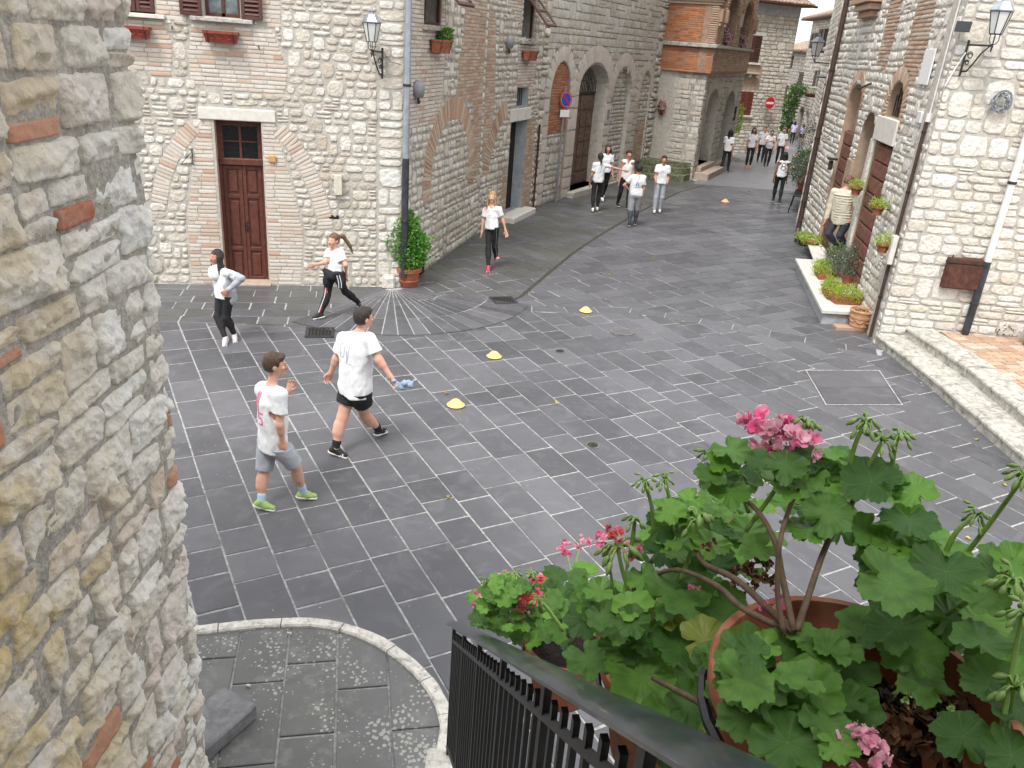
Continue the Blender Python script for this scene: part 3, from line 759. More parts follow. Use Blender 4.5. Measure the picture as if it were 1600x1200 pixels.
for z in jz: HC.add('stone', 'ashlar', 'ashlar_pink', fill(rng, z, ex, (.26, .38), (.3, .6), .008, (.012, .02), 0, .0, (.5,)))
rb = [rect(0, .27, 0, 7), rect(8.9, LC, 0, 7)]
HC.add('stone', 'rubble', 'stone', fill(rng, rect(0, .27, 0, ZC), ex, (.14, .28), (.2, .35), .02, (.03, .09), .1, .03, (.5,)))
HC.add('stone', 'rubble', 'stone_grey', fill(rng, rect(8.9, LC, 0, ZC), ex, (.14, .28), (.2, .35), .02, (.03, .10), .1, .03, (.5,)))
HC.add('stone', 'ashlar', 'stone_grey', fill(rng, rect(.28, 8.9, -.05, ZC), ex+jz, (.13, .24), (.22, .52), .012, (.012, .024), .05, .006, (.5,)))
MB().bbox(2.35, 4.95, -.20, .5, -.05, .16, .02).build('threshold', MAT['stone_grey'], HC.root)
dr = MB(); dr.box(2.55, 4.75, .42, .50, .16, 2.86); dpr = dr.build('door', MAT['door_old'], HC.root)
for (a, b) in ((2.57, 3.64), (3.66, 4.73)):
    q = MB()
    q.bbox(a+.02, b-.02, .385, .42, .2, .5, .01)
    for k in range(4):
        for (c, d) in ((a+.08, (a+b)/2-.03), ((a+b)/2+.03, b-.08)): q.bbox(c, d, .39, .42, .58+.44*k, .96+.44*k, .01)
    q.bbox(a+.02, b-.02, .385, .42, 2.4, 2.8, .01); q.build('panel', MAT['door_old'], dpr)
g = MB(); g.bbox(2.6, 4.7, .36, .40, 2.84, 2.90, .005)
for k in range(17):
    u = 2.68+.123*k; zt = 3.0+.62*math.sqrt(max(0, 1-((u-3.65)/1.08)**2)); g.tube([(u, .38, 2.88), (u, .38, zt)], .011, 5)
for r in (.45, .75): g.tube([(3.65+r*math.cos(R(a)), .37, 2.95+r*.62*math.sin(R(a))) for a in range(0, 181, 12)], .012, 5)
g.build('grille', MAT['iron'], HC.root)
MB().bbox(4.86, 5.02, -.045, -.01, 2.1, 2.4, .01).build('letter_slot', MAT['grey_box'], HC.root)
core(HC, 0, LC, .75, 7, -.3, ZC)
MB().add([(-.2, -.6, ZC), (LC+.2, -.6, ZC), (LC+.2, 7.4, ZC), (-.2, 7.4, ZC), (0, 3.5, ZC+1.6), (LC, 3.5, ZC+1.6)], [(0, 1, 5, 4), (1, 2, 5), (2, 3, 4, 5), (3, 0, 4), (0, 3, 2, 1)]).build('roof', MAT['rooftile'], HC.root)
HC.emit()

# ------------------------------------------------------------------ tower house with brick loggia (D)
WDL = ((4.35, 30.5), (5.88, 29.7)); WD = ((5.88, 29.7), (8.65, 35.9))
rng = random.Random(31)
HD = Thing('loggia_house', 'stone house with two arched doors below a jutting red brick loggia', 'house', WD)
LD = HD.L; TD = HD.local(WDL); LDL = math.dist(*WDL); ZD = 8.4; OV = .14
d1 = arch(.72, 2.62, .42, 2.3, 3.04); d2 = arch(3.85, 5.72, .15, 2.2, 2.92)
niche = arch(.12, .72, 1.2, 2.75, 3.15)
backing(HD, 'wall', 'mortar_grey', 0, LD, -.5, 3.66, [(d1, .6, 'stone_grey', 'void'), (d2, .6, 'stone_grey', 'void')])
backing(HD, 'wall', 'mortar_grey', 0, LDL, -.3, 3.66, [(niche, .4, 'niche', 'niche')], TD)
r1, r2 = arc_line(1.67, 2.3, 1.16, .98, 0, 180, 20), arc_line(4.785, 2.2, 1.14, .95, 0, 180, 20)
rp = [ring_poly(r1, .44), ring_poly(r2, .42)]
for l in (r1, r2): HD.add('stone', 'ashlar', 'stone_grey', voussoirs(rng, l, .42, .2, .006, (.016, .024)))
ex = rp+[d1, d2]
HD.add('stone', 'ashlar', 'stone_grey', fill(rng, rect(0, LD, -.3, 3.64), ex, (.13, .25), (.22, .5), .018, (.014, .03), .08, .01, (.5,)))
HD.add('stone', 'ashlar', 'stone_grey', fill(rng, rect(0, LDL, -.1, 3.64), [niche], (.12, .24), (.18, .42), .02, (.014, .03), .08, .01, (.5,)), TD)
for a, b, z0 in ((.72, 2.62, .42), (3.85, 5.72, .15)):
    dd = MB(); dd.box(a, b, .52, .58, z0, 3.0); o = dd.build('door', MAT['door_old'], HD.root)
    for k in range(6):
        x = a+(b-a)*k/6; q = MB().bbox(x+.01, x+(b-a)/6-.01, .49, .52, z0+.02, 2.95, .008); q.build('plank', MAT['door_old'], o)
MB().bbox(.3, 2.9, -.55, .1, -.05, .24, .02).bbox(.5, 2.75, -.2, .5, .24, .42, .02).build('doorstep', MAT['pinkstone'], HD.root)
MB().bbox(5.9, 6.15, -.05, -.01, 1.75, 2.3, .01).build('letter_box', MAT['void'], HD.root)
# loggia box, proud of the wall below
def face(T, u0, u1, wall_z0, wall_z1, holes): backing(HD, 'loggia_wall', 'mortar_brick', u0, u1, wall_z0, wall_z1, holes, T)
TF = Matrix.Translation((0, -OV, 0)); TL = TD @ Matrix.Translation((0, -OV, 0))
lg1 = arch(.95, 2.75, 4.56, 5.55, 6.15); lg2 = arch(3.75, 5.45, 4.56, 5.55, 6.10)
face(TF, -OV, 6.5, 3.66, ZD, [(lg1, .5, 'mortar_brick', 'void'), (lg2, .5, 'mortar_brick', 'void')])
face(TL, -.1, LDL+OV, 3.66, ZD, [])
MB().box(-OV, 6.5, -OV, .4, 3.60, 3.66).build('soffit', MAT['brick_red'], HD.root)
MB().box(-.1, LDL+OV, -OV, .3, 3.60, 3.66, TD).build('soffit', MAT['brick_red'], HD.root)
hw = (.066, .07)
HD.add('brick', 'brick', 'brick_rose', fill(rng, rect(-OV, 6.5, 3.67, 4.40), [], hw, (.24, .28), .012, (.004, .010), 0, .003, (.5,)), TF)
HD.add('brick', 'brick', 'brick_rose', fill(rng, rect(-OV, 6.5, 4.54, ZD), [lg1, lg2], hw, (.24, .28), .012, (.004, .010), 0, .003, (.5,)), TF)
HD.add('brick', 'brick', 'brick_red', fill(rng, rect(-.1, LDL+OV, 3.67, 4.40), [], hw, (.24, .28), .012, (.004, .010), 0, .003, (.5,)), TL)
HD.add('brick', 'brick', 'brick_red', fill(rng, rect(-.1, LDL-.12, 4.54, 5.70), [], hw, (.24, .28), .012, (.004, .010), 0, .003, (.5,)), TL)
HD.add('brick', 'brick', 'brick_rose', fill(rng, rect(LDL-.12, LDL+OV, 4.54, 5.70), [], hw, (.24, .28), .012, (.03, .04), 0, .003, (.5,)), TL)
HD.add('brick', 'brick', 'brick_rose', fill(rng, rect(-.1, LDL+OV, 6.0, ZD), [], hw, (.24, .28), .012, (.004, .010), 0, .003, (.5,)), TL)
m = MB(); m.bbox(-OV-.10, 6.58, -OV-.12, .2, 4.41, 4.50, .015); m.bbox(-.2, LDL+OV+.12, -OV-.13, .2, 4.40, 4.53, .015, TD)
m.build('ledge', MAT['step'], HD.root)
m = MB(); 
for k, (z, e) in enumerate(((5.72, .06), (5.80, .11), (5.88, .16))): m.bbox(-.1, LDL+OV+e, -OV-e, .2, z, z+.075, .01, TD)
m.build('cornice', MAT['brick_rose'], HD.root)
for l in (arc_line(1.85, 5.55, 1.06, .78, 0, 180, 20), arc_line(4.6, 5.55, 1.0, .74, 0, 180, 20)):
    HD.add('brick', 'brick', 'brick_rose', voussoirs(rng, l, .24, .075, .012, (.06, .07)), TF)
for u in (-.08, .72, 3.22, 5.72, 6.42): MB().bbox(u-.06, u+.16, -OV-.12, -OV, 5.2, 5.62, .02).bbox(u-.03, u+.13, -OV-.08, -OV, 5.08, 5.2, .02).build('corbel', MAT['brick_rose'], HD.root)
core(HD, .05, LD, .7, 5, -.5, ZD)
MB().add([(-.7, -.8, ZD), (LD+.5, -.8, ZD), (LD+.5, 5.5, ZD), (-.7, 5.5, ZD), (0, 2.5, ZD+1.4), (LD, 2.5, ZD+1.4)], [(0, 1, 5, 4), (1, 2, 5), (2, 3, 4, 5), (3, 0, 4), (0, 3, 2, 1)]).build('roof', MAT['rooftile'], HD.root)
HD.emit()

# ------------------------------------------------------------------ house with the no-entry sign (E) facing down the street
WE = ((9.6, 44.4), (13.4, 46.0))
rng = random.Random(41)
HE = Thing('end_house', 'stone house facing down the street with closed red shutters and eaves', 'house', WE, z=0)
LE = HE.L; ZE = 6.75
def W2(w, a, b, off=0):  # two pixel corners -> rect
    (u0, z1), (u1, z0) = wp(w, *a, off), wp(w, *b, off)
    return (min(u0, u1), max(u0, u1), min(z0, z1), max(z0, z1))
e1 = (1.10, 2.02, 3.98, 5.24); e2 = (1.20, 2.10, 1.38, 2.55)
backing(HE, 'wall', 'mortar_grey', 0, LE, -1, ZE, [(rect(*e1), .15, 'mortar', 'void'), (rect(*e2), .15, 'mortar', 'void')])
tan = [(.8, 2.6), (2.35, 2.6), (2.35, 3.9), (.8, 3.9)]
HE.add('stone', 'course', 'stone', fill(rng, rect(0, LE, -.9, ZE-.5), [rect(*e1), rect(*e2), tan, rect(.9, 2.4, 3.85, 3.97), rect(1.0, 2.3, 5.24, 5.42)], (.13, .22), (.22, .5), .022, (.014, .03), .1, .02, (.5,)))
MB().box(.8, 2.35, -.012, .01, 2.62, 3.84).build('plaster_patch', MAT['plaster_tan'], HE.root)
MB().box(0, LE, -.012, .01, ZE-.5, ZE).build('plaster_band', MAT['plaster'], HE.root)
for (a, b, c, d), mt in ((e1, 'shutter'), (e2, 'shutter_red')):
    for (x, y) in ((a, (a+b)/2-.005), ((a+b)/2+.005, b)): shutter(HE, Matrix.Translation((x, -.02, c)), y-x, d-c, mt, 14)
    MB().bbox(a-.15, b+.15, -.12, .05, c-.11, c-.01, .01).build('sill', MAT['white_sill'], HE.root)
MB().bbox(1.0, 2.25, -.03, .03, 5.25, 5.42, .01).build('lintel', MAT['white_sill'], HE.root)
m = MB(); m.bbox(.95, 2.1, -.28, -.02, 3.42, 3.50, .01)
for u in (1.05, 1.5, 1.95): m.bbox(u, u+.1, -.24, 0, 3.26, 3.42, .02)
m.build('stone_bracket', MAT['step'], HE.root)
m = MB(); m.box(-.4, LE+.45, -.55, 6, ZE, ZE+.07); m.build('eaves', MAT['door'], HE.root)
MB().tube([(-.4, -.6, ZE+.06), (LE+.5, -.6, ZE+.04)], .06, 8).build('gutter', MAT['rust'], HE.root)
core(HE, 0, LE, .3, 5, -1, ZE, mat='stone_grey')
def tiles(th, u0, u1, y0, y1, z0, z1, nm='roof_tile', step=.22, rows=8):
    m = MB(); rg = random.Random(3)
    nu = int((u1-u0)/step)
    for r in range(rows):
        for k in range(nu):
            f0, f1 = r/rows, (r+1.15)/rows
            u = u0+step*(k+.5); y_0, y_1 = y0+(y1-y0)*f0, y0+(y1-y0)*f1; z_0, z_1 = z0+(z1-z0)*f0+.03, z0+(z1-z0)*f1
            rr = step*.46; e = rg.uniform(-.012, .012)
            vs = []
            for (yy, zz, s) in ((y_0, z_0, 1.0), (y_1, z_1, .85)):
                for q in range(5):
                    an = PI*q/4; vs.append((u+e+rr*s*math.cos(an), yy, zz+rr*.7*math.sin(an)))
            m.add(vs, [(q, q+1, 6+q, 5+q) for q in range(4)]+[(4, 3, 2, 1, 0)])
    return m.build(nm, MAT['rooftile'], th.root, kind='stuff')
MB().add([(-.4, -.6, ZE+.08), (LE+.5, -.6, ZE+.08), (LE+.5, 2.5, ZE+1.2), (-.4, 2.5, ZE+1.2), (LE+.5, 6, ZE+.08), (-.4, 6, ZE+.08)], [(0, 1, 2, 3), (3, 2, 4, 5)]).build('roof', MAT['rooftile'], HE.root)
tiles(HE, -.4, LE+.5, -.66, 2.4, ZE+.08, ZE+1.18)
HE.emit()

# ------------------------------------------------------------------ right-hand house along the street (R) and its front (R2)
WR = ((7.45, 22.0), (5.95, 12.6)); WR2 = ((5.95, 12.6), (11.5, 12.2))
rng = random.Random(51)
HR = Thing('right_house', 'white stone house on the right with arched doorways and rusty plank doors', 'house', WR)
LR = HR.L; TR = HR.local(WR2); LR2 = math.dist(*WR2); ZR = 8.6
o1 = arch(3.0, 4.34, .30, 3.32, 3.86, pw=.8); o2 = arch(4.92, 6.0, .30, 2.8, 3.40, pw=.8); o3 = arch(6.50, 7.50, 3.40, 3.50, 4.0, pw=.8); pl3 = rect(6.30, 7.60, .30, 2.95)
blk = rect(6.15, 7.66, 2.96, 3.39)
backing(HR, 'wall', 'mortar', .55, LR-.05, -.3, ZR, [(o1, .22, 'plaster_tan', 'plaster_tan'), (o2, .5, 'plaster_tan', 'void'), (o3, .35, 'plaster_tan', 'void'), (pl3, .12, 'plaster_tan', 'void')])
backing(HR, 'wall', 'mortar', 0, LR2, -.3, ZR, [], TR)
rl_ = [(arc_line(3.67, 3.32, .80, .70, 5, 178, 20), .22), (arc_line(7.0, 3.5, .66, .64, -25, 190, 20), .26)]
rp = [ring_poly(l, t) for l, t in rl_]
for l, t in rl_: HR.add('brick', 'brick', 'brick_rose', voussoirs(rng, l, t-.02, .075, .012, (.016, .024)))
exR = rp+[o1, o2, o3, pl3, blk, rect(4.36, 4.9, .3, 2.4), rect(6.02, 6.28, .3, 3.0)]
bzR = [[(6.9, 4.2), (7.9, 3.9), (8.1, 4.6), (7.8, 6.5), (6.9, 6.5)], [(4.9, 4.3), (5.7, 4.1), (5.9, 5.0), (5.3, 6.2), (4.8, 6.0)]]
for z in bzR: HR.add('brick', 'brick', 'brick_rose', fill(rng, z, exR, (.062, .072), (.2, .28), .014, (.010, .02), 0, .006, (.5,)))
HR.add('stone', 'rubble', 'stone_white', fill(rng, rect(.57, LR-.02, -.1, ZR), exR+bzR, (.09, .19), (.12, .30), .016, (.010, .026), .12, .06, (.5,), .03))
ycol = rect(-.01, LR2, -.1, ZR)
HR.add('stone', 'course', 'stone_white', fill(rng, ycol, [], (.09, .21), (.18, .46), .014, (.010, .024), .16, .012, (.5,)), TR)
MB().bbox(6.15, 7.66, -.05, .1, 2.96, 3.39, .015).build('stone_block', MAT['white_sill'], HR.root)
MB().bbox(4.37, 4.90, -.035, .2, .3, 2.4, .015).build('door_jamb', MAT['plaster_tan'], HR.root)
MB().bbox(6.02, 6.27, -.045, .2, .3, 2.96, .015).build('door_jamb', MAT['kerb'], HR.root)
for (a, b, z0, z1, y) in ((3.02, 4.32, .32, 2.86, .08), (6.33, 7.57, .32, 2.90, .03)):
    dd = MB(); dd.box(a, b, y+.03, y+.07, z0, z1); o = dd.build('plank_door', MAT['door_plank'], HR.root)
    n = 9; h = (z1-z0)/n; me = None
    for k in range(n):
        if me is None:
            q = MB(); q.bbox(a+.01, b-.01, y-.018, y+.03, 0, h-.035, .014)
            nb = 7
            for i in range(nb):
                for zz in (.25, .7): q.tube([(a+.1+(b-a-.2)*i/(nb-1), y-.018, h*zz), (a+.1+(b-a-.2)*i/(nb-1), y-.028, h*zz)], .011, 5)
            p = q.build('plank', MAT['door_plank'], o); me = p.data
        else: p = link('plank', me, o)
        p.location = (0, 0, z0+h*k+.015)
g = MB()
for k in range(6): g.tube([(6.6+.16*k, .1, 3.42), (6.6+.16*k, .1, 3.5+.45*math.sqrt(max(0, 1-((6.6+.16*k-7.0)/.5)**2)))], .012, 5)
for s in (-1, 1): g.tube([(7+s*(.1+.12*math.cos(t)), .08, 3.68+.13*math.sin(t)) for t in np.linspace(0, 5, 14)], .010, 5)
g.build('grille', MAT['iron'], HR.root)
MB().bbox(8.22, 8.75, -.045, -.02, 4.0, 4.52, .006).build('stone_plaque', MAT['white_paint'], HR.root)
MB().bbox(8.72, 8.95, -.06, -.02, 3.45, 3.62, .01).build('junction_box', MAT['pipe_white'], HR.root)
m = MB()
for k in range(3): m.bbox(2.4+.12*k, 4.2-.12*k, -.30+.08*k, 0, 5.40-.13*k, 5.52-.13*k, .01)
m.build('brick_corbel', MAT['brick_rose'], HR.root)
MB().tube([(4.9, -.02, 3.9), (5.1, -.28, 3.78)], .022, 6).build('iron_peg', MAT['iron'], HR.root)
MB().bbox(3.2, 3.4, -.22, -.02, 2.22, 2.26, .004).tube([(3.3, -.14, 2.2), (3.3, -.14, 2.0)], .05, 8).build('small_wall_lamp', MAT['iron'], HR.root)
core(HR, .6, LR-.75, .75, 5, -.3, ZR)
MB().box(1.75, LR2, .52, 8, -.3, ZR, TR).build('rear_wall', MAT['mortar'], HR.root)
HR.emit()
# ------------------------------------------------------------------ ground sheet and paving
m = MB()
ys = [-30, 0, 33, 60, 100, 160, 400]
xs = [-150, 0, 150]
for y in ys:
    for x in xs: m.v.append((x, y, zg(y)-.008))
for j in range(len(ys)-1):
    for i in range(2): a = j*3+i; m.f.append((a, a+1, a+4, a+3))
tag(m.build('ground', MAT['grout']), kind='structure')

def clip_poly(subj, cell):
    out = [Vector(p) for p in subj]; n = len(cell)
    for i in range(n):
        a, b = Vector(cell[i]), Vector(cell[(i+1) % n]); e = b-a
        inp = out; out = []
        if not inp: break
        for k in range(len(inp)):
            p, q = inp[k-1], inp[k]
            sp = e.x*(p.y-a.y)-e.y*(p.x-a.x); sq = e.x*(q.y-a.y)-e.y*(q.x-a.x)
            if sq >= 0:
                if sp < 0: out.append(p.lerp(q, sp/(sp-sq)))
                out.append(q)
            elif sp >= 0: out.append(p.lerp(q, sp/(sp-sq)))
    return out
def area(p): return abs(sum(p[i-1][0]*p[i][1]-p[i][0]*p[i-1][1] for i in range(len(p))))/2
def slab_geo(poly, z, th=.02, bev=.006, rg=None):
    n = len(poly); c = sum((Vector(p) for p in poly), Vector((0, 0)))/n
    tx, ty = rg.uniform(-.004, .004), rg.uniform(-.004, .004); dz = rg.uniform(-.0015, .0015)
    ins = []
    for p in poly:
        d = c-Vector(p); l = d.length
        ins.append(Vector(p)+d*min(.3, bev*1.4/max(l, .01)))
    f = lambda p, b: (p[0], p[1], z(p) + dz+tx*(p[0]-c.x)+ty*(p[1]-c.y)+b)
    V = [(*p, z(p)-th) for p in poly]+[f(p, -bev*.55) for p in poly]+[f(p, 0) for p in ins]
    F = [tuple(range(2*n, 3*n))]
    for k in range(n):
        j = (k+1) % n
        F += [(k, j, n+j, n+k), (n+k, n+j, 2*n+j, 2*n+k)]
    return V, F
def pave(root, region, ang, row, lens, mat, gap=.019, z=lambda p: zg(p[1]), seed=1, limit=300, origin=(0, 0), offs=0.0, rowvar=0.0):
    rg = random.Random(seed); ca, sa = math.cos(R(ang)), math.sin(R(ang))
    to = lambda p: ((p[0]-origin[0])*ca+(p[1]-origin[1])*sa, -(p[0]-origin[0])*sa+(p[1]-origin[1])*ca)
    fr = lambda p: (origin[0]+p[0]*ca-p[1]*sa, origin[1]+p[0]*sa+p[1]*ca)
    L = [to(p) for p in region]
    a = sum(L[i-1][0]*L[i][1]-L[i][0]*L[i-1][1] for i in range(len(L)))
    if a < 0: L = L[::-1]
    u0, u1 = min(p[0] for p in L), max(p[0] for p in L); v0, v1 = min(p[1] for p in L), max(p[1] for p in L)
    v = math.floor(v0/row)*row; slabs = []
    while v < v1:
        rw = row*(1+rg.uniform(-rowvar, rowvar)); u = u0-rg.uniform(0, lens[1])
        while u < u1:
            l = rg.uniform(*lens)
            g = gap/2*rg.uniform(.6, 1.3)
            k_ = g*1.3; cell = [(u+k_, v+g), (u+l-k_, v+g), (u+l-k_, v+rw-g), (u+k_, v+rw-g)]
            pp = clip_poly(L, cell)
            q = []
            for p in pp:
                if not q or (p-q[-1]).length > .004: q.append(p)
            if len(q) > 2 and (q[0]-q[-1]).length < .004: q.pop()
            if len(q) >= 3 and area(q) > .004: slabs.append([fr(p) for p in q])
            u += l
        v += rw
    def score(s):
        c = sum((Vector(p) for p in s), Vector((0, 0)))/len(s); P = Vector((c.x, c.y, -CAMH))
        cc = CM.transposed() @ P
        if cc.z > -.3: return -1
        px, py = 800+FPX*cc.x/-cc.z, 600-FPX*cc.y/-cc.z
        if px < 180 or px > 1620 or py < 0 or py > 1230: return -1
        return area(s)/(P.length**3)
    slabs = sorted(((score(s), i, s) for i, s in enumerate(slabs)), key=lambda e: -e[0])
    VV, FF = [], []
    for i, (sc, _, s) in enumerate(slabs):
        V, F = slab_geo(s, z, rg=rg)
        if i < limit and sc > 0: 
            me = bpy.data.meshes.new('slab'); me.from_pydata(V, [], F); me.materials.append(MAT[mat]); link('slab', me, root)
        else:
            n = len(VV); VV += V; FF += [tuple(k+n for k in f) for f in F]
    if VV:
        me = bpy.data.meshes.new('slabwork'); me.from_pydata(VV, [], FF); me.materials.append(MAT[mat]); link('slabwork', me, root, 'stuff')
def region_root(name):
    o = bpy.data.objects.new(name, None); COL.objects.link(o); o['kind'] = 'structure'; return o
gutter = [(-.30, 13.25), (.0, 13.75), (.46, 15.29), (1.05, 17.2), (1.72, 19.07), (3.2, 22.8), (4.95, 26.71), (6.2, 28.7)]
arcl = [(-.30, 13.10), (.5, 13.12), (1.92, 13.46), (3.0, 13.2), (3.91, 12.86), (4.9, 12.5), (5.82, 12.21)]
# open square in front
P1 = [(-9, 3), (7, 3), (6.7, 12.45), (5.95, 12.3)]+[(x, y-.17) for x, y in arcl[::-1]]+[(-1.6, 12.0), (-2.2, 11.25), (-3.2, 11.3), (-4.2, 11.25), (-9, 10.6)]
sq = region_root('square_paving')
pave(sq, P1, -60.5, .362, (.34, .78), 'slate', seed=4, origin=(-1.3, 5.45), rowvar=.06)
# strip in front of the corner house
ps = region_root('pavement_by_house')
pave(ps, [(-9, 10.62), (-4.2, 11.27), (-3.2, 11.32), (-2.2, 11.27), (-1.6, 12.0), (-2.1, 13.9), (-2.2, 13.75), (-9, 12.25)], 12, .34, (.4, .8), 'slate_moss', seed=5, origin=(-4, 11.3))
# left pavement up to the tower house
pv = region_root('pavement')
pave(pv, [(-2.2, 13.8), (-1.6, 12.0)]+gutter+[(5.9, 29.75), (4.3, 30.6), (.1, 22.1), (-1.1, 18.5)], -52, .36, (.4, .9), 'slate_moss', seed=6)
# street
st = region_root('street_paving')
pave(st, [(x+.07, y-.02) for x, y in gutter]+[(9.9, 28.9), (7.5, 22), (6.05, 12.35)]+[(x, y+.17) for x, y in arcl[::-1]], 34, .36, (.45, .95), 'slate', seed=7, rowvar=.05)
sf = region_root('far_street')
def farstrip(rg_, mat, name):
    m = MB(); L = []
    ys_ = [28.75, 33, 40, 50, 60, 80, 100]
    for y in ys_: L += [(rg_(y)[0], y, zg(y)+.001), (rg_(y)[1], y, zg(y)+.001)]
    m.add(L, [(2*i, 2*i+1, 2*i+3, 2*i+2) for i in range(len(ys_)-1)]); return m.build(name, MAT[mat], sf)
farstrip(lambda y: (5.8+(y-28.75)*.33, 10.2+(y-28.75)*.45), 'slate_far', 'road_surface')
# course of slabs across the square and the dark gutter
ba = region_root('paving_band')
def band(root, line, w, z, ln, mat, seed, gap=.018):
    rg = random.Random(seed); pts = [Vector(p) for p in line]; poly = [] 
    L = [0]
    for a, b in zip(pts, pts[1:]): L.append(L[-1]+(b-a).length)
    def at(s):
        i = 0
        while i < len(L)-2 and L[i+1] < s: i += 1
        f = (s-L[i])/(L[i+1]-L[i]); d = (pts[i+1]-pts[i]).normalized(); return pts[i].lerp(pts[i+1], f), Vector((-d.y, d.x))
    s = 0
    while s < L[-1]-.05:
        e = min(L[-1], s+rg.uniform(*ln)); (a, na), (b, nb) = at(s+gap/2), at(e-gap/2)
        poly = [a-na*w/2, b-nb*w/2, b+nb*w/2, a+na*w/2]
        V, F = slab_geo([(p.x, p.y) for p in poly], lambda p: z, rg=rg); me = bpy.data.meshes.new('slab'); me.from_pydata(V, [], F); me.materials.append(MAT[mat]); link('slab', me, root)
        s = e
band(ba, arcl, .30, .001, (.5, .66), 'slate', 3)
gt = region_root('gutter'); m = MB()
for i in range(len(gutter)-1):
    a, b = Vector(gutter[i]), Vector(gutter[i+1]); n_ = Vector((-(b-a).y, (b-a).x)).normalized()*.055; a = a+Vector((.035, -.01)); b = b+Vector((.035, -.01))
    m.add([(*(a-n_), -.004), (*(b-n_), -.004), (*(b+n_), -.004), (*(a+n_), -.004)], [(0, 1, 2, 3)])
m.build('channel', plain('gutter_moss', (.045, .045, .032), .9, var=.4), gt)
# fan of narrow slabs round the corner stone
fa = region_root('fan_paving'); rg = random.Random(9)
FC = Vector((-2.27, 13.72)); n = 72
m = MB(); m.add([(FC.x+2.47*math.cos(R(a)), FC.y+2.47*math.sin(R(a)), .0035) for a in range(-118, -8, 4)]+[(FC.x, FC.y, .0035)], [tuple(range(29))]); m.build('mortar_bed', MAT['grout'], fa)
angs = [-118+ (108/19)*k for k in range(20)]
for a0, a1 in zip(angs, angs[1:]):
    r = .22; i = 0
    for r1 in (.95+rg.uniform(-.1, .1), 1.75, 2.5):
        def P(rr, a, d): return (FC.x+rr*math.cos(R(a))+d*math.cos(R(a+90)), FC.y+rr*math.sin(R(a))+d*math.sin(R(a+90)))
        g = .010
        poly = [P(r+.01, a0, g), P(r1-.01, a0, g), P(r1-.01, a1, -g), P(r+.01, a1, -g)]
        if r == .22: poly = [P(r, (a0+a1)/2, -.002), P(r1-.01, a0, g), P(r1-.01, a1, -g), P(r, (a0+a1)/2, .002)]
        V, F = slab_geo(poly, lambda p: .010, th=.006, bev=.003, rg=rg); V = [(x, y, max(z, .002)) for x, y, z in V]
        me = bpy.data.meshes.new('slab'); me.from_pydata(V, [], F); me.materials.append(MAT['slate']); link('slab', me, fa)
        r = r1
# metal cover, marked out by its pale frame
cv = [gp(1258, 579), gp(1374, 579), gp(1411, 634), gp(1290, 634)]
r_ = empty('inspection_cover', (0, 0, 0), 0, 'large slate filled inspection cover outlined by pale frame near the right steps', 'manhole cover')
m = MB(); cc_ = sum(cv, Vector())/4
for a, b in zip(cv, cv[1:]+cv[:1]):
    ai, bi = a.lerp(cc_, .035), b.lerp(cc_, .035)
    m.add([(a.x, a.y, .009), (b.x, b.y, .009), (bi.x, bi.y, .009), (ai.x, ai.y, .009)], [(0, 1, 2, 3)])
m.build('frame', MAT['grout'], r_)
mid0, mid1 = cv[0].lerp(cv[3], .5), cv[1].lerp(cv[2], .5)
for q in ([cv[0], cv[1], mid1, mid0], [mid0, mid1, cv[2], cv[3]]):
    c_ = sum(q, Vector())/4; pts = [p.lerp(cc_, .045) for p in q]; c_ = sum(pts, Vector())/4; pts = [p.lerp(c_, .012) for p in pts]
    V, F = slab_geo([(p.x, p.y) for p in pts], lambda p: .0075, th=.004, bev=.002, rg=rg)
    me = bpy.data.meshes.new('cover_plate'); me.from_pydata(V, [], F); me.materials.append(MAT['slate']); link('cover_plate', me, r_)
def grate(px, py, ang, label, w=.42):
    g = gp(px, py); r = empty('drain_grate', (g.x, g.y, .006), R(ang), label, 'drain', 'street drains')
    m = MB()
    for (a, b, c, d) in ((-w/2, w/2, -w/2, -w/2+.05), (-w/2, w/2, w/2-.05, w/2), (-w/2, -w/2+.05, -w/2+.05, w/2-.05), (w/2-.05, w/2, -w/2+.05, w/2-.05)): m.box(a, b, c, d, 0, .008)
    m.build('frame', MAT['pipe_dark'], r)
    MB().box(-w/2+.05, w/2-.05, -w/2+.05, w/2-.05, -.001, .001).build('pit', MAT['void'], r)
    for k in range(6): MB().box(-w/2+.07+.05*k, -w/2+.095+.05*k, -w/2+.05, w/2-.05, .001, .007).build('bar', MAT['iron'], r)
grate(500, 520, 12, 'square drain grate beside the walking girl with the tied jacket')
grate(787, 470, 20, 'square drain grate at the foot of the dark gutter line')
for px, py, rr, lb in ((875, 549, .085, 'small round metal cover left of the larger round cover'), (972, 518, .20, 'larger round manhole cover in the middle of the street'), (926, 696, .085, 'small round metal cover nearest the geraniums')):
    g = gp(px, py); r = empty('round_cover', (g.x, g.y, .002), 0, lb, 'manhole cover', 'round covers in the paving')
    MB().lathe([(rr, 0), (rr, .006), (rr*.82, .0062), (rr*.80, .003), (.001, .003)], 24).build('ring', MAT['grout_dark'], r)
    MB().lathe([(rr*.74, 0), (rr*.72, .006), (.001, .0065)], 20).build('lid', MAT['slate'] if rr > .1 else MAT['iron'], r)

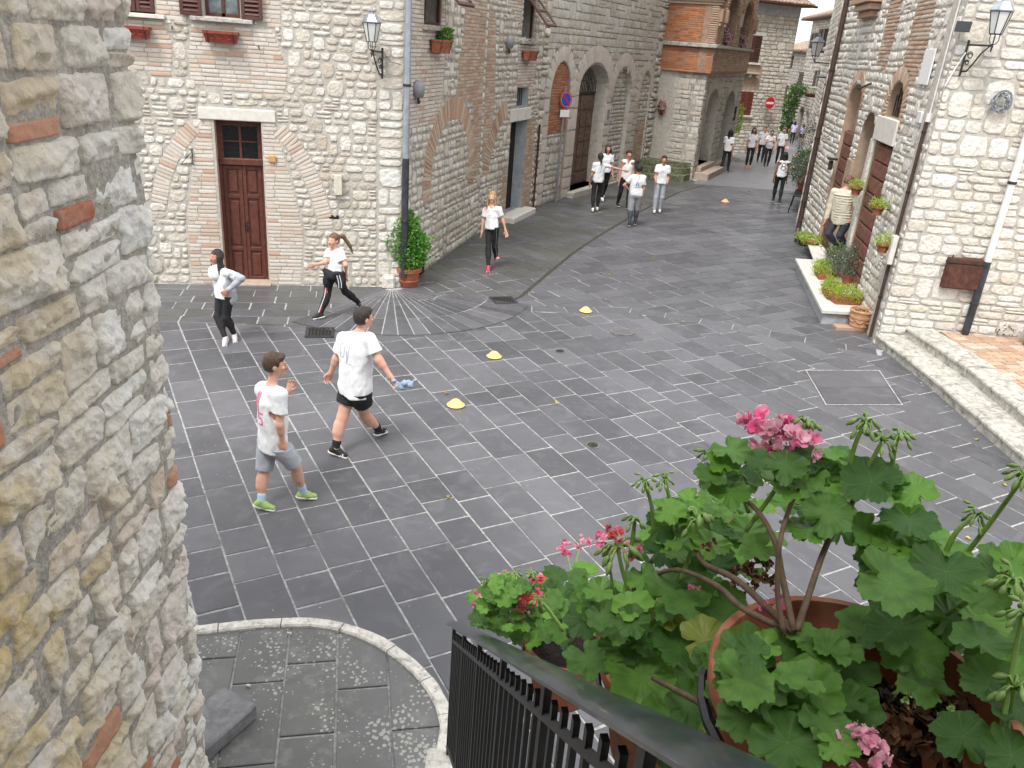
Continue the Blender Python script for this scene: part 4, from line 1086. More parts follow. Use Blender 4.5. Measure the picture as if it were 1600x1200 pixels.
# kerbed raised pavement at the foot of the stairs
kerb = [(-6.0, 4.45), (-3.2, 4.62)]+[(gp(*p, .06).x, gp(*p, .06).y) for p in ((300, 988), (370, 980), (430, 975), (480, 974), (520, 978), (562, 990), (600, 1008), (632, 1030), (660, 1055), (680, 1080), (694, 1105), (703, 1140))]+[(-.24, 3.6), (-.22, 2.0)]
kr = region_root('terrace_paving')
inner = [(Vector(a)) for a in kerb]
pk = [(x, y-.05) for x, y in kerb]
pave(kr, pk+[(-6, 2.0)], -78, .36, (.55, 1.1), 'slate_lichen', z=lambda p: .075, seed=12, origin=(-1.3, 4.0), rowvar=.04)
MB().prism([(x, y) for x, y in pk]+[(-6, 2)], -.01, .058).build('base', MAT['grout'], kr)
kt = empty('kerb', (0, 0, 0), 0, 'curved white stone kerb around the lichen covered terrace', 'kerb')
rg = random.Random(2); pts = [Vector(p) for p in kerb]; L = [0]
for a, b in zip(pts, pts[1:]): L.append(L[-1]+(b-a).length)
def katt(s):
    i = 0
    while i < len(L)-2 and L[i+1] < s: i += 1
    f = (s-L[i])/(L[i+1]-L[i]); d = (pts[i+1]-pts[i]).normalized(); return pts[i].lerp(pts[i+1], f), Vector((-d.y, d.x))
s = 0
while s < L[-1]-.1:
    e = min(L[-1], s+rg.uniform(.32, .5)); m = MB(); k = 4; ring = []
    for j in range(k+1):
        p, nn = katt(s+.004+(e-s-.008)*j/k); o = rg.uniform(-.004, .004); h = .10+rg.uniform(-.003, .003)
        ring.append([(p+nn*(.035+o), -.01), (p+nn*(.035+o), h-.012), (p+nn*(.022+o), h), (p-nn*.05, h), (p-nn*.062, h-.012), (p-nn*.062, -.01)])
    vs = [(q.x, q.y, z) for r__ in ring for q, z in r__]
    m.add(vs, [(j*6+i, j*6+(i+1) % 6, j*6+6+(i+1) % 6, j*6+6+i) for j in range(k) for i in range(6)]+[tuple(range(6)), tuple(range(k*6, k*6+6))])
    m.build('kerb_stone', MAT['kerb'], kt, smooth=False); s = e
# loose block of slate leaning out from the near wall
a, b = gp(402, 1098, .2), gp(322, 1168, .2)
d = (b-a); ang = math.atan2(d.y, d.x)
sb = MB().bbox(0, 1.1, 0, .30, .075, .19, .012).build('stone_block', plain('slate_block', (.17, .17, .175), .7, var=.25, nscale=14, bump=.5, bdist=.006, dirt=((.32, .32, .32), .4, 6.0)))
sb.location = (a.x, a.y, 0); sb.rotation_euler = (0, 0, ang); sb.scale = (1, -1, 1)
tag(sb, 'loose dark grey slate block lying on the terrace against the near wall', 'stone block')

# steps and terrace before the right-hand front
def stonestep(name, label, outer, inner_off, z0, z1, lens, mat='step', seed=1):
    r = empty(name, (0, 0, 0), 0, label, 'step'); rg = random.Random(seed)
    P = [Vector(p) for p in outer]; L = [0]
    for a, b in zip(P, P[1:]): L.append(L[-1]+(b-a).length)
    def at(s):
        i = 0
        while i < len(L)-2 and L[i+1] < s: i += 1
        f = (s-L[i])/(L[i+1]-L[i]); d = (P[i+1]-P[i]).normalized(); return P[i].lerp(P[i+1], f), Vector((-d.y, d.x))
    s = 0
    while s < L[-1]-.1:
        e = min(L[-1], s+rg.uniform(*lens)); k = 6; vs = []; n = 7
        j0 = rg.uniform(-.012, .012); dz = rg.uniform(-.008, .008)
        for j in range(k+1):
            p, nn = at(s+.006+(e-s-.012)*j/k); o = j0+rg.uniform(-.010, .010); nn = nn*inner_off
            q = nn.normalized()
            c = .012 if j in (0, k) else 0
            for (x, z) in ((.02, z0), (0+o+.015, z1-.07), (o-.008, z1-.05), (o-.005, z1-.022), (o+.02+c, z1+dz-c*.3), (.5*abs(inner_off), z1+dz+rg.uniform(-.004, .004)-c*.3), (abs(inner_off), z1+dz-c*.3), ):
                w_ = p+q*x; vs.append((w_.x, w_.y, z))
        m = MB(); m.add(vs, [(j*n+i, j*n+i+1, j*n+n+i+1, j*n+n+i) for j in range(k) for i in range(n-1)]+[tuple(range(n)), tuple(range(k*n, k*n+n))])
        m.build('step_stone', MAT[mat], r, smooth=False); s = e
    return r
stonestep('stone_step', 'lower of two worn white stone steps on the right', [(5.93, 12.62), (6.02, 11.0), (6.03, 8.49), (6.1, 4.5)], .50, -.01, .18, (1.5, 2.6), seed=3)
MB().prism([(6.04, 12.6), (6.10, 4.5), (6.6, 4.5), (6.6, 12.6)], -.01, .13).build('riser', MAT['moss_stone'], bpy.data.objects['stone_step'])
stonestep('stone_step', 'upper of two worn white stone steps made of separate blocks', [(6.33, 12.62), (6.42, 11.9), (6.50, 10.9), (6.45, 9.29), (6.5, 4.5)], .42, .15, .36, (.7, 1.15), seed=5)
tr = region_root('brick_terrace')
MB().prism([(6.8, 12.65), (6.85, 4.5), (12, 4.5), (12, 12.5)], -.01, .325).build('base', MAT['moss_stone'], tr)
pave(tr, [(6.88, 12.5), (6.93, 4.6), (12, 4.6), (12, 12.25)], 15, .13, (.24, .27), 'brick_rose', gap=.014, z=lambda p: .345, seed=8, limit=250)
# platform with planters before the arched doors
pl = empty('doorstep_platform', (0, 0, 0), 0, 'low white stone platform under the potted plants along the right house', 'step')
m = MB(); pz = .26
MB().prism([(5.33, 13.50), (6.12, 13.55), (7.0, 19.2), (6.25, 17.1), (5.98, 17.2)], -.01, pz-.05).build('base', MAT['plaster'], pl)
MB().prism([(5.28, 13.44), (6.12, 13.50), (6.75, 17.3), (5.95, 17.28)], pz-.05, pz).build('top_slab', MAT['white_sill'], pl)
MB().prism([(6.28, 17.0), (6.75, 17.0), (7.12, 19.5), (6.85, 19.5)], pz-.02, pz+.012).build('top_slab', MAT['white_sill'], pl)
MB().prism([(5.5, 13.2), (6.05, 13.25), (6.05, 13.42), (5.5, 13.42)], 0, .05).build('brick_pad', MAT['brick_rose'], pl)
# mossy steps in the corner by the tower house
ms = empty('mossy_steps', (0, 0, 0), 0, 'green mossy stone steps in the corner below the wall niche', 'steps')
for k, (o, z0, z1) in enumerate(((0, -.01, .2), (.42, .2, .4), (.8, .4, .58))):
    MB().prism([(3.55+o*.45, 28.75+o*.9), (5.5-o*.1, 29.05+o*.75), (5.85, 29.72), (4.32, 30.5)], z0, z1).build('step', MAT['moss_stone'], ms)
rp_ = MB().add([(9.3, 38.3, -.3), (10.3, 38.0, -.3), (10.3, 44, -.6), (9.6, 44.3, -.6), (9.3, 38.3, .0), (9.5, 44.3, .35), (10.2, 44, -.45)], [(0, 1, 2, 3), (4, 1, 6, 5), (0, 1, 4), (3, 2, 6, 5), (0, 4, 5, 3)]).build('ramp', MAT['step'])
tag(rp_, 'pale sloping stone ramp behind the girl in orange shoes', 'ramp')
# ------------------------------------------------------------------ houses down the street, past the brown downpipe
def base_pt(px, fwd):
    r = ray(px, 235); t = fwd/r.y; return (r.x*t, fwd)
q60, q72, q74, q86 = base_pt(1274, 60), base_pt(1230, 70), base_pt(1233, 74), base_pt(1196, 84)
far_specs = []
def far_house(name, label, w, z1, wins, rng, mat='stone', shut=None, arches=(), over=.5, roofdir=1, patches=(), group='houses down the street'):
    H = Thing(name, label, 'house', w, group=group); L = H.L
    holes = [(arch(a, b, -3.5 if z0 is None else z0, zs, zt), .4, 'stone_grey', 'void') for a, b, z0, zs, zt in arches]
    wr = [rect(*x[:4]) for x in wins]
    backing(H, 'wall', 'mortar_grey', 0, L, -4, z1, holes+[(r, .12, 'mortar', 'void') for r in wr])
    sz = 1.0 if L < 16 else 1.25
    H.add('stone', 'rubble', mat, fill(rng, rect(0, L, -3.4, z1), [h[0] for h in holes]+wr+list(patches), (.18*sz, .32*sz), (.26*sz, .62*sz), .035, (.010, .026), .1, .03, (.5,)))
    for p in patches:
        us = [q[0] for q in p]; zs = [q[1] for q in p]
        MB().box(min(us), max(us), -.015, .01, min(zs), max(zs)).build('plaster_patch', MAT['plaster_tan'], H.root)
    for x in wins:
        a, b, c, d = x[:4]
        if x[4] == 'open':
            ww = (b-a)/2
            shutter(H, Matrix.Translation((a-ww, -.05, c)), ww, d-c, 'shutter', 10); shutter(H, Matrix.Translation((b, -.05, c)), ww, d-c, 'shutter', 10)
        else:
            shutter(H, Matrix.Translation((a, -.02, c)), (b-a)/2-.01, d-c, 'shutter', 10); shutter(H, Matrix.Translation(((a+b)/2+.01, -.02, c)), (b-a)/2-.01, d-c, 'shutter', 10)
        MB().bbox(a-.2, b+.2, -.10, .05, c-.12, c-.01, .01).build('sill', MAT['white_sill'], H.root)
    core(H, 0, L, .5, 7, -4, z1, mat='stone_grey')
    MB().box(-over, L+over, -.7, 7.5, z1, z1+.10).build('eaves', MAT['door_old'], H.root)
    MB().tube([(-over, -.76, z1+.08), (L+over, -.76, z1+.05)], .09, 8).build('gutter', MAT['rust'], H.root)
    MB().add([(-over, -.75, z1+.11), (L+over, -.75, z1+.11), (L+over, 3.5, z1+1.5), (-over, 3.5, z1+1.5), (L+over, 7.5, z1+.11), (-over, 7.5, z1+.11)], [(0, 1, 2, 3), (3, 2, 4, 5), (0, 3, 5), (1, 4, 2)]).build('roof', MAT['rooftile'], H.root)
    tiles(H, -over, L+over, -.8, 3.4, z1+.11, z1+1.5, step=.4, rows=7)
    H.emit(limit=120)
    return H
def WPX(w, lst, kind='open', off=0):
    out = []
    for (x0, y0, x1, y1) in lst:
        u0, z1_ = wp(w, x0, y0); u1, _ = wp(w, x1, y0); _, z0_ = wp(w, x0, y1)
        out.append((min(u0, u1), max(u0, u1), z0_, z1_, kind))
    return out
rng = random.Random(61)
WH1 = (q72, q60)
wh = WPX(WH1, [(1272, 52, 1277, 76), (1287, 45, 1297, 74)], 'open')+WPX(WH1, [(1278, 110, 1284, 136)], 'open')+WPX(WH1, [(1250, 112, 1257, 136)], 'closed')
ar = []
for (x0, x1, ya, ys_) in ((1249, 1256, 166, 176), (1259, 1264, 172, 180), (1269, 1274, 168, 178)):
    u0, zs = wp(WH1, x0, ys_); u1, _ = wp(WH1, x1, ys_); _, za = wp(WH1, (x0+x1)/2, ya); ar.append((u0, u1, None, zs, za))
z_h1 = wp(WH1, 1265, 34)[1]
H1 = far_house('tall_far_house', 'tall stone house with open shutters and dark arches far down the street', WH1, z_h1, wh, rng, arches=ar)
WH2 = (q86, q74)
H2 = far_house('low_far_house', 'lower stone house at the far bend with one pair of open shutters', WH2, wp(WH2, 1240, 82)[1], WPX(WH2, [(1234, 86, 1239, 106)], 'open')+WPX(WH2, [(1226, 132, 1232, 158)], 'closed'), rng)
# row between the downpipe and the tall house
WW1 = ((17.0, 52.0), (14.0, 41.5)); WW0 = ((14.0, 41.5), (7.5, 22.3)); WW2 = (q60, (17.0, 52.0))
z0_ = 7.2
H3 = far_house('narrow_house', 'pale stone house with small windows between the lamp and the tall far house', (WW2[0], WW2[1]), 8.3, WPX(WW2, [(1303, 55, 1309, 75)], 'open'), rng)
H4 = far_house('street_house', 'stone house on the right of the street behind the wall lantern', WW1, 9.5, WPX(WW1, [(1296, 112, 1300, 140)], 'closed'), rng)
u_ = wp(WW0, 1310, 180)
H5 = far_house('near_row_house', 'stone house with dark doorways behind the potted bushes on the right', WW0, 10.5, [(3, 4.2, 2.6, 4.0, 'closed'), (9, 10.4, 2.6, 4.0, 'closed'), (14.5, 15.7, 2.6, 4.0, 'closed')], rng, arches=((1.5, 3.2, None, 1.2, 2.1), (6.5, 8.0, None, 1.2, 2.0), (12, 13.6, None, 1.3, 2.2)))
# pale pinkish house behind the no-entry house
WH6 = ((14.2, 62), (18.2, 80))
H6 = far_house('pink_house', 'pale pinkish house just visible past the corner of the end house', WH6, 4.3, [], rng, mat='ashlar_pink')
# ------------------------------------------------------------------ near wall on the left, big rough stones in wide mortar joints
MAT['near_stone'] = None
def near_stone_mat():
    m, nt, b = new_mat('rough_near_stone'); r, pos = rand_out(nt)
    cr = ramp(nt, [(0, (.62, .56, .46)), (.25, (.70, .67, .61)), (.6, (.77, .755, .72)), (.82, (.70, .66, .60)), (.94, (.64, .56, .51)), (1, (.55, .46, .33))])
    nt.links.new(r, cr.inputs['Fac']); c = cr.outputs['Color']
    sx = nt.nodes.new('ShaderNodeSeparateXYZ'); nt.links.new(pos, sx.inputs[0])
    mr = nt.nodes.new('ShaderNodeMapRange'); mr.inputs['From Min'].default_value = 2.5; mr.inputs['From Max'].default_value = 1.7
    nt.links.new(sx.outputs['Y'], mr.inputs['Value'])
    yl = mth(nt, 'MULTIPLY', mth(nt, 'MULTIPLY', mr.outputs['Result'], noise_fac(nt, pos, 4.5, 4, .6, .36, .58)), .85)
    c = mixc(nt, yl, c, (.62, .47, .20))
    c = mixc(nt, mth(nt, 'MULTIPLY', noise_fac(nt, pos, 9, 7, .7, .52, .72), .5), c, (.50, .42, .30))
    c = mixc(nt, mth(nt, 'MULTIPLY', noise_fac(nt, pos, 26, 6, .75, .56, .74), .7), c, (.33, .28, .22))
    c = mixc(nt, mth(nt, 'MULTIPLY', noise_fac(nt, pos, 6, 5, .6, .55, .7), .5), c, (.74, .72, .68))
    nt.links.new(c, b.inputs['Base Color']); b.inputs['Roughness'].default_value = .9
    h = mth(nt, 'ADD', mth(nt, 'ADD', noise_fac(nt, pos, 34, 9, .75), mth(nt, 'MULTIPLY', chips(nt, pos, 26), 1.3)), mth(nt, 'MULTIPLY', noise_fac(nt, pos, 130, 5, .7), .35)); add_bump(nt, b, h, .9, .012)
    return m
MAT['near_stone'] = near_stone_mat()
MAT['near_brick'] = stone_mat('near_red_brick', [(0, (.34, .11, .055)), (.5, (.42, .17, .09)), (1, (.46, .28, .19))], bump=.7, bdist=.006, nscale=18, stain_amt=.5, stain=(.42, .33, .26))
NX, NY, NR = -1.33, 2.84, .07
def npath(s):
    """s = 0 at the start of the curve; negative s runs back along the wall, positive round the corner"""
    if s < 0: return Vector((NX, NY-NR+s, 0)), Vector((1, 0, 0))
    q = NR*PI/2
    if s < q:
        a = s/NR; return Vector((NX-NR+NR*math.cos(a), NY-NR+NR*math.sin(a), 0)), Vector((math.cos(a), math.sin(a), 0))
    return Vector((NX-NR-(s-q), NY, 0)), Vector((0, 1, 0))
NW = empty('near_wall', (NX, 0, 0), 0, 'rough near wall of large cream stones filling the left edge', 'wall')
rg = random.Random(77)
def nmesh(name, s0, s1, z0, z1, nu, nv, proud, mat, seed, rough=1.0, tilt=0.0):
    V = []; cs, cz = (s0+s1)/2, (z0+z1)/2; hs, hz = (s1-s0)/2, (z1-z0)/2
    q = [(rg.uniform(-.10, .12), rg.uniform(-.12, .14)) for _ in range(4)]      # corner cuts
    pl = [(rg.uniform(-.05, .35), rg.uniform(-.75, .75), rg.uniform(-.75, .75)) for _ in range(6)]
    if rough < .5: q = [(a*.3, b*.3) for a, b in q]; pl = [(a+.3, b*.2, c*.2) for a, b, c in pl]
    for j in range(nv+1):
        for i in range(nu+1):
            x, z = -1+2*i/nu, -1+2*j/nv
            wx = [(1-x)*(1-z)/4, (1+x)*(1-z)/4, (1+x)*(1+z)/4, (1-x)*(1+z)/4]
            dx = sum(w*c[0]*sg for w, c, sg in zip(wx, q, (-1, 1, 1, -1))); dz = sum(w*c[1]*sg for w, c, sg in zip(wx, q, (-1, -1, 1, 1)))
            e = max(abs(x), abs(z)); rnd = 1.03-.12*(abs(x)**5)*(abs(z)**5)
            ow = noise.noise(Vector((x*2.1+seed, z*2.1, seed*2)))*.10*e+noise.noise(Vector((x*6+seed, z*6, seed)))*.05*e
            xx, zz = (x+dx)*rnd*(1+ow), (z+dz)*rnd*(1+ow*1.3)
            s = cs+hs*xx; h = cz+hz*zz+tilt*hs*xx
            prof = min(1, (1-e)/.16); prof = prof**.55
            face = .72+min(.34, min(c+gx*x+gz*z for c, gx, gz in pl))*.8*rough
            p3 = Vector((s*22+seed*3.1, h*22, seed*1.7)); n = noise.fractal(p3, .8, 2.3, 5)*.24*rough-abs(noise.noise(p3*.45))*.42*rough+abs(noise.noise(p3*1.3))*.25*rough
            d = -.022+(proud+.022)*prof*max(.40, face+n) if e < .999 else -.022
            c, nn = npath(s); qq = c+nn*d; V.append((qq.x-NX, qq.y, h))
    F = []; w = nu+1
    for j in range(nv):
        for i in range(nu): a = j*w+i; F += [(a, a+1, a+w+1), (a, a+w+1, a+w)]
    return link(name, np_mesh(name, V, np.array(F), mat, smooth=True), NW)
# mortar bed
V, F = [], []; ss = np.arange(-2.9, 1.4, .035); zz_ = np.arange(-.05, 5.6, .04)
for z in zz_:
    for s in ss:
        c, nn = npath(s); d = -.004+.012*noise.fractal(Vector((s*6, z*6, 1.2)), 1, 2, 4); q = c+nn*d; V.append((q.x-NX, q.y, z))
w = len(ss)
for j in range(len(zz_)-1):
    for i in range(w-1): a = j*w+i; F.append((a, a+1, a+w+1, a+w))
link('mortar_bed', np_mesh('mortar_bed', V, np.array(F), MAT['mortar_near'], smooth=True), NW)
MB().box(-1.5, -.03, -1.5, NY-.03, -.05, 5.8).build('wall_core', MAT['mortar_near'], NW)
z = -.02; sd_ = 0; row = 0
while z < 5.3:
    h = rg.choice((.085, .11, .13, .15, .17, .20)); 
    s = -2.8 if z < 3 else -2.2; endp = NR*PI/2+.12
    first_from_end = rg.uniform(.10, .30)
    segs = []; e = endp; L0 = first_from_end+NR*PI/2
    while e > s:
        segs.append((e-L0, e)); e -= L0; L0 = rg.uniform(.13, .36)
    for (a, b) in segs:
        sd_ += 1; g = rg.uniform(.002, .010)
        vis = b > -1.6
        r_ = rg.random()
        nu, nv = (max(8, int((b-a)/.0085)), max(6, int(h/.0085))) if vis else (8, 5)
        if r_ < .07 and b-a > .13:
            f = rg.uniform(.35, .5); nmesh('brick', a+g, b-g, z+g*.7, z+h*f-g*.4, nu, max(5, nv//2), .018, MAT['near_brick'], sd_, .35)
            nmesh('stone', a+g, b-g, z+h*f+g*.4, z+h-g*.7, nu, max(5, nv//2), .03, MAT['near_stone'], sd_+.5)
        elif r_ < .22 and h > .12:
            f = rg.uniform(.4, .6)
            nmesh('stone', a+g, b-g, z+g*.6, z+h*f-g*.5, nu, max(5, nv//2), .03, MAT['near_stone'], sd_); nmesh('stone', a+g, b-g, z+h*f+g*.5, z+h-g*.6, nu, max(5, nv//2), .03, MAT['near_stone'], sd_+.5)
        else:
            nmesh('stone', a+g, b-g, z+g*.7+rg.uniform(0, .012), z+h-g*.7, nu, nv, rg.uniform(.026, .05), MAT['near_stone'], sd_, tilt=rg.uniform(-.04, .04))
    z += h; row += 1
# rest of the building the wall belongs to
MB().box(-7, -1.55, -1.5, 2.3, -.05, 7.5).build('wall_core', MAT['mortar_near'], NW)
MB().box(-7, 9, -5, -1.52, -.05, 8).build('rear_wall', MAT['mortar_near'], NW)  # unseen house mass behind the camera, added to block sky light from the rear

# ------------------------------------------------------------------ outside stairs and their railing
stt = empty('outside_stairs', (0, 0, 0), 0, 'white stone foot of the outside stairs under the black railing', 'stairs')
n = 12
for k in range(n):
    y1 = 3.05-.24*k; z1 = .50+.17*k
    MB().bbox(-1.26, .02, y1-.30, y1, z1-.17, z1, .012).build('step', MAT['step'], stt)
MB().box(-1.3, .05, -1.2, .35, 2.3, 2.55).build('landing', MAT['step'], stt)
c0 = dp(668, 1170, 3.32); 
MB().bbox(c0.x, c0.x+.30, 3.02, 3.34, -.01, c0.z, .015).build('stone_block', MAT['kerb'], stt)
RA, RB = dp(710, 974, 3.3), dp(1000, 1126, .75)
rd = (RB-RA); L0 = rd.length; rd.normalize()
RC = RB+rd*.75
side = rd.cross(Vector((0, 0, 1))).normalized()          # points to the left or right of the rail
upn = side.cross(rd).normalized()
if upn.z < 0: upn = -upn
RL = empty('stair_railing', (RA.x, RA.y, 0), 0, 'black iron stair railing with a broad dark handrail below the geraniums', 'railing')
off = Vector((RA.x, RA.y, 0))
prof = [(-.030, -.006), (-.031, .000), (-.026, .004), (-.014, .0085), (0, .010), (.014, .0085), (.026, .004), (.031, 0), (.030, -.006), (.018, -.010), (-.018, -.010)]
m = MB(); vs = []
pts = [RA+rd*(L0+.75)*t/14-rd*.02 for t in range(15)]
for p in pts:
    sag = 0
    for a, b in prof: vs.append(p+side*a*1.28+upn*b*1.15-off)
k = len(prof)
m.add(vs, [(i*k+j, i*k+(j+1) % k, (i+1)*k+(j+1) % k, (i+1)*k+j) for i in range(14) for j in range(k)]+[tuple(range(k)), tuple(range(14*k, 15*k))])
m.build('handrail', MAT['rail_paint'], RL, smooth=True, angle=R(50))
m = MB(); m.tube([RA-Vector((0, 0, .115))-off, RC-Vector((0, 0, .115))-off], .013, 4); m.build('lower_rail', MAT['black_paint'], RL)
m = MB(); m.tube([RA-Vector((0, 0, .86))-off, RC-Vector((0, 0, .86))-off], .013, 4); m.build('bottom_rail', MAT['black_paint'], RL)
hd = Vector((rd.x, rd.y, 0)).normalized(); hs = Vector((-hd.y, hd.x, 0))
def bar(name, p, z0, z1, w, t):
    vs = [(p+hd*a*w+hs*b*t+Vector((0, 0, c)))-off for c in (z0, z1) for (a, b) in ((-1, -1), (1, -1), (1, 1), (-1, 1))]
    vs = [Vector((v.x, v.y, v.z)) for v in vs]
    return MB().add(vs, [(0, 1, 2, 3), (4, 5, 6, 7), (0, 1, 5, 4), (1, 2, 6, 5), (2, 3, 7, 6), (3, 0, 4, 7)]).build(name, MAT['black_paint'], RL)
t = .0; k = 0
while t < L0+.7:
    p = RA+rd*t
    if k % 7 == 0: bar('post', p, -.93, -.009, .014, .008)
    else: bar('picket', p, -.86, -.062, .008, .006)
    t += .095; k += 1
# ------------------------------------------------------------------ plants
def leaf_mat(name, base, light, vein=None, zone=None, trans=.25, rough=.42):
    m, nt, b = new_mat(name); oi = nt.nodes.new('ShaderNodeObjectInfo'); ge = nt.nodes.new('ShaderNodeNewGeometry'); pos = ge.outputs['Position']
    r = mth(nt, 'FRACT', mth(nt, 'ADD', oi.outputs['Random'], ge.outputs['Random Per Island']))
    cr = ramp(nt, [(0, base), (.8, light), (1, tuple(x*.8 for x in base))]); nt.links.new(r, cr.inputs['Fac']); c = cr.outputs['Color']
    c = mixc(nt, mth(nt, 'MULTIPLY', noise_fac(nt, pos, 60, 4, .6, .4, .7), .3), c, tuple(x*.55 for x in base))
    if vein:
        tc = nt.nodes.new('ShaderNodeTexCoord'); sx = nt.nodes.new('ShaderNodeSeparateXYZ'); nt.links.new(tc.outputs['Object'], sx.inputs[0])
        an = mth(nt, 'ARCTAN2', sx.outputs['Y'], sx.outputs['X'])
        rr = mth(nt, 'SQRT', mth(nt, 'ADD', mth(nt, 'POWER', mth(nt, 'ABSOLUTE', sx.outputs['X']), 2), mth(nt, 'POWER', mth(nt, 'ABSOLUTE', sx.outputs['Y']), 2)))
        st = mth(nt, 'ABSOLUTE', mth(nt, 'SINE', mth(nt, 'MULTIPLY', an, 3.5)))
        vw = mth(nt, 'LESS_THAN', mth(nt, 'MULTIPLY', st, rr), .020)
        st2 = mth(nt, 'ABSOLUTE', mth(nt, 'SINE', mth(nt, 'ADD', mth(nt, 'MULTIPLY', an, 14), mth(nt, 'MULTIPLY', rr, 9))))
        vw2 = mth(nt, 'MULTIPLY', mth(nt, 'LESS_THAN', st2, .16), .22)
        c = mixc(nt, mth(nt, 'MAXIMUM', mth(nt, 'MULTIPLY', vw, .45), vw2), c, vein)
        if zone:
            z = mth(nt, 'SUBTRACT', 1.0, mth(nt, 'MULTIPLY', mth(nt, 'ABSOLUTE', mth(nt, 'SUBTRACT', rr, .55)), 5.0), clamp=True)
            c = mixc(nt, mth(nt, 'MULTIPLY', z, .3), c, zone)
        add_bump(nt, b, mth(nt, 'MULTIPLY', mth(nt, 'MINIMUM', st, .3), 1.0), .35, .004)
    nt.links.new(c, b.inputs['Base Color']); b.inputs['Roughness'].default_value = rough; b.inputs['Specular IOR Level'].default_value = .28
    tr = nt.nodes.new('ShaderNodeBsdfTranslucent'); mx = nt.nodes.new('ShaderNodeMixShader'); mx.inputs[0].default_value = trans
    nt.links.new(mixc(nt, .5, c, tuple(min(1, x*1.8) for x in light)), tr.inputs['Color'])
    out = [n for n in nt.nodes if n.type == 'OUTPUT_MATERIAL'][0]
    nt.links.new(b.outputs[0], mx.inputs[1]); nt.links.new(tr.outputs[0], mx.inputs[2]); nt.links.new(mx.outputs[0], out.inputs['Surface'])
    return m
MAT['ger_leaf'] = leaf_mat('geranium_leaf', (.034, .098, .018), (.115, .245, .040), vein=(.17, .30, .08), zone=(.022, .06, .010), rough=.5, trans=.3)
MAT['ger_leaf_new'] = leaf_mat('geranium_young_leaf', (.075, .19, .022), (.14, .30, .04), vein=(.19, .36, .10))
MAT['ger_leaf_old'] = leaf_mat('geranium_yellow_leaf', (.22, .27, .05), (.32, .36, .08), vein=(.36, .42, .14))
MAT['green_stem'] = plain('green_stem', (.17, .30, .06), .5, var=.2)
MAT['bud'] = plain('flower_bud', (.17, .27, .07), .5, var=.25, nscale=60)
MAT['wood_stem'] = plain('woody_stem', (.14, .095, .06), .85, var=.35, nscale=40, bump=.5)
MAT['dead'] = plain('dead_flower', (.16, .075, .035), .9, var=.5, nscale=50)
def petal_mat(name, a, b_):
    return leaf_mat(name, a, b_, trans=.35, rough=.55)
MAT['petal'] = petal_mat('pink_petal', (.84, .07, .26), (.92, .34, .52))
MAT['petal_pale'] = petal_mat('pale_pink_petal', (.80, .26, .42), (.88, .55, .62))
MAT['petal_red'] = petal_mat('coral_petal', (.62, .07, .07), (.75, .22, .20))
MAT['petal_white'] = petal_mat('white_petal', (.75, .74, .70), (.8, .8, .78))
MAT['petal_violet'] = petal_mat('violet_petal', (.62, .22, .55), (.80, .45, .72))
MAT['leaf_dark'] = leaf_mat('dark_leaf', (.030, .065, .020), (.055, .11, .030), trans=.15)
MAT['leaf_mid'] = leaf_mat('mid_leaf', (.06, .13, .03), (.10, .20, .05), trans=.2)
MAT['leaf_lime'] = leaf_mat('lime_leaf', (.26, .38, .045), (.42, .54, .09), trans=.25)
MAT['leaf_bright'] = leaf_mat('bright_leaf', (.07, .20, .03), (.14, .33, .05), trans=.25)
MAT['leaf_grey'] = leaf_mat('greygreen_leaf', (.10, .13, .09), (.17, .20, .14), trans=.15)
def ger_leaf_mesh(seed):
    rg = random.Random(seed); nr, na = 7, 56; V = [(0, 0, 0)]; F = []
    lob = [rg.uniform(.85, 1.08) for _ in range(7)]; cup = rg.uniform(-.10, .22); fold = rg.uniform(.03, .10)
    for j in range(1, nr+1):
        t = j/nr
        for k in range(na):
            a = -PI+2*PI*(k+.5)/na            # notch at a = +-pi
            li = int((a+PI)/(2*PI)*7) % 7
            rr = 1+.085*math.cos(7*a+PI)*t+.032*math.cos(28*a+seed)*t*t
            rr *= 1+(lob[li]-1)*.4*t
            notch = 1-.75*math.exp(-((PI-abs(a))/.20)**2)*t
            x, y = rr*notch*t*math.cos(a)+.0, rr*notch*t*math.sin(a)
            z = cup*t*t+fold*math.cos(7*a)*t*t*.9+.05*math.sin(a*3+seed)*t*t-.035*math.cos(28*a+seed)*t**3+.13*math.sin(2*a+seed*2)*t*t+.05*math.cos(14*a)*t*t+.025*noise.noise(Vector((t*math.cos(a)*3+seed, t*math.sin(a)*3, seed)))*2*t
            V.append((x, y, z))
    for k in range(na): F.append((0, 1+k, 1+(k+1) % na))
    for j in range(nr-1):
        for k in range(na):
            a, b = 1+j*na+k, 1+j*na+(k+1) % na; F.append((a, a+na, b+na, b))
    return V, F
GL = {}
for mn in ('ger_leaf', 'ger_leaf_new', 'ger_leaf_old'):
    GL[mn] = []
    for s in range(6):
        V, F = ger_leaf_mesh(s+1); me = bpy.data.meshes.new('leaf'); me.from_pydata(V, [], F); me.polygons.foreach_set('use_smooth', [True]*len(F)); me.materials.append(MAT[mn]); GL[mn].append(me)
CAMP = Vector((0, 0, CAMH))
frg = random.Random(99)
def ger_leaf(root, P, r, mat='ger_leaf', tow=.45, stem_to=None, nrm=None):
    n = nrm or (Vector((0, 0, 1))+(CAMP-P).normalized()*tow+Vector((frg.uniform(-.45, .45), frg.uniform(-.45, .45), frg.uniform(-.1, .2)))).normalized()
    q = n.to_track_quat('Z', 'Y'); 
    o = link('leaf', frg.choice(GL[mat]), root)
    Mx = Matrix.Translation(P-root.location) @ q.to_matrix().to_4x4() @ Matrix.Rotation(frg.uniform(0, 2*PI), 4, 'Z') @ Matrix.Diagonal((r, r*frg.uniform(.86, 1.05), r, 1))
    o.matrix_local = Mx
    return o
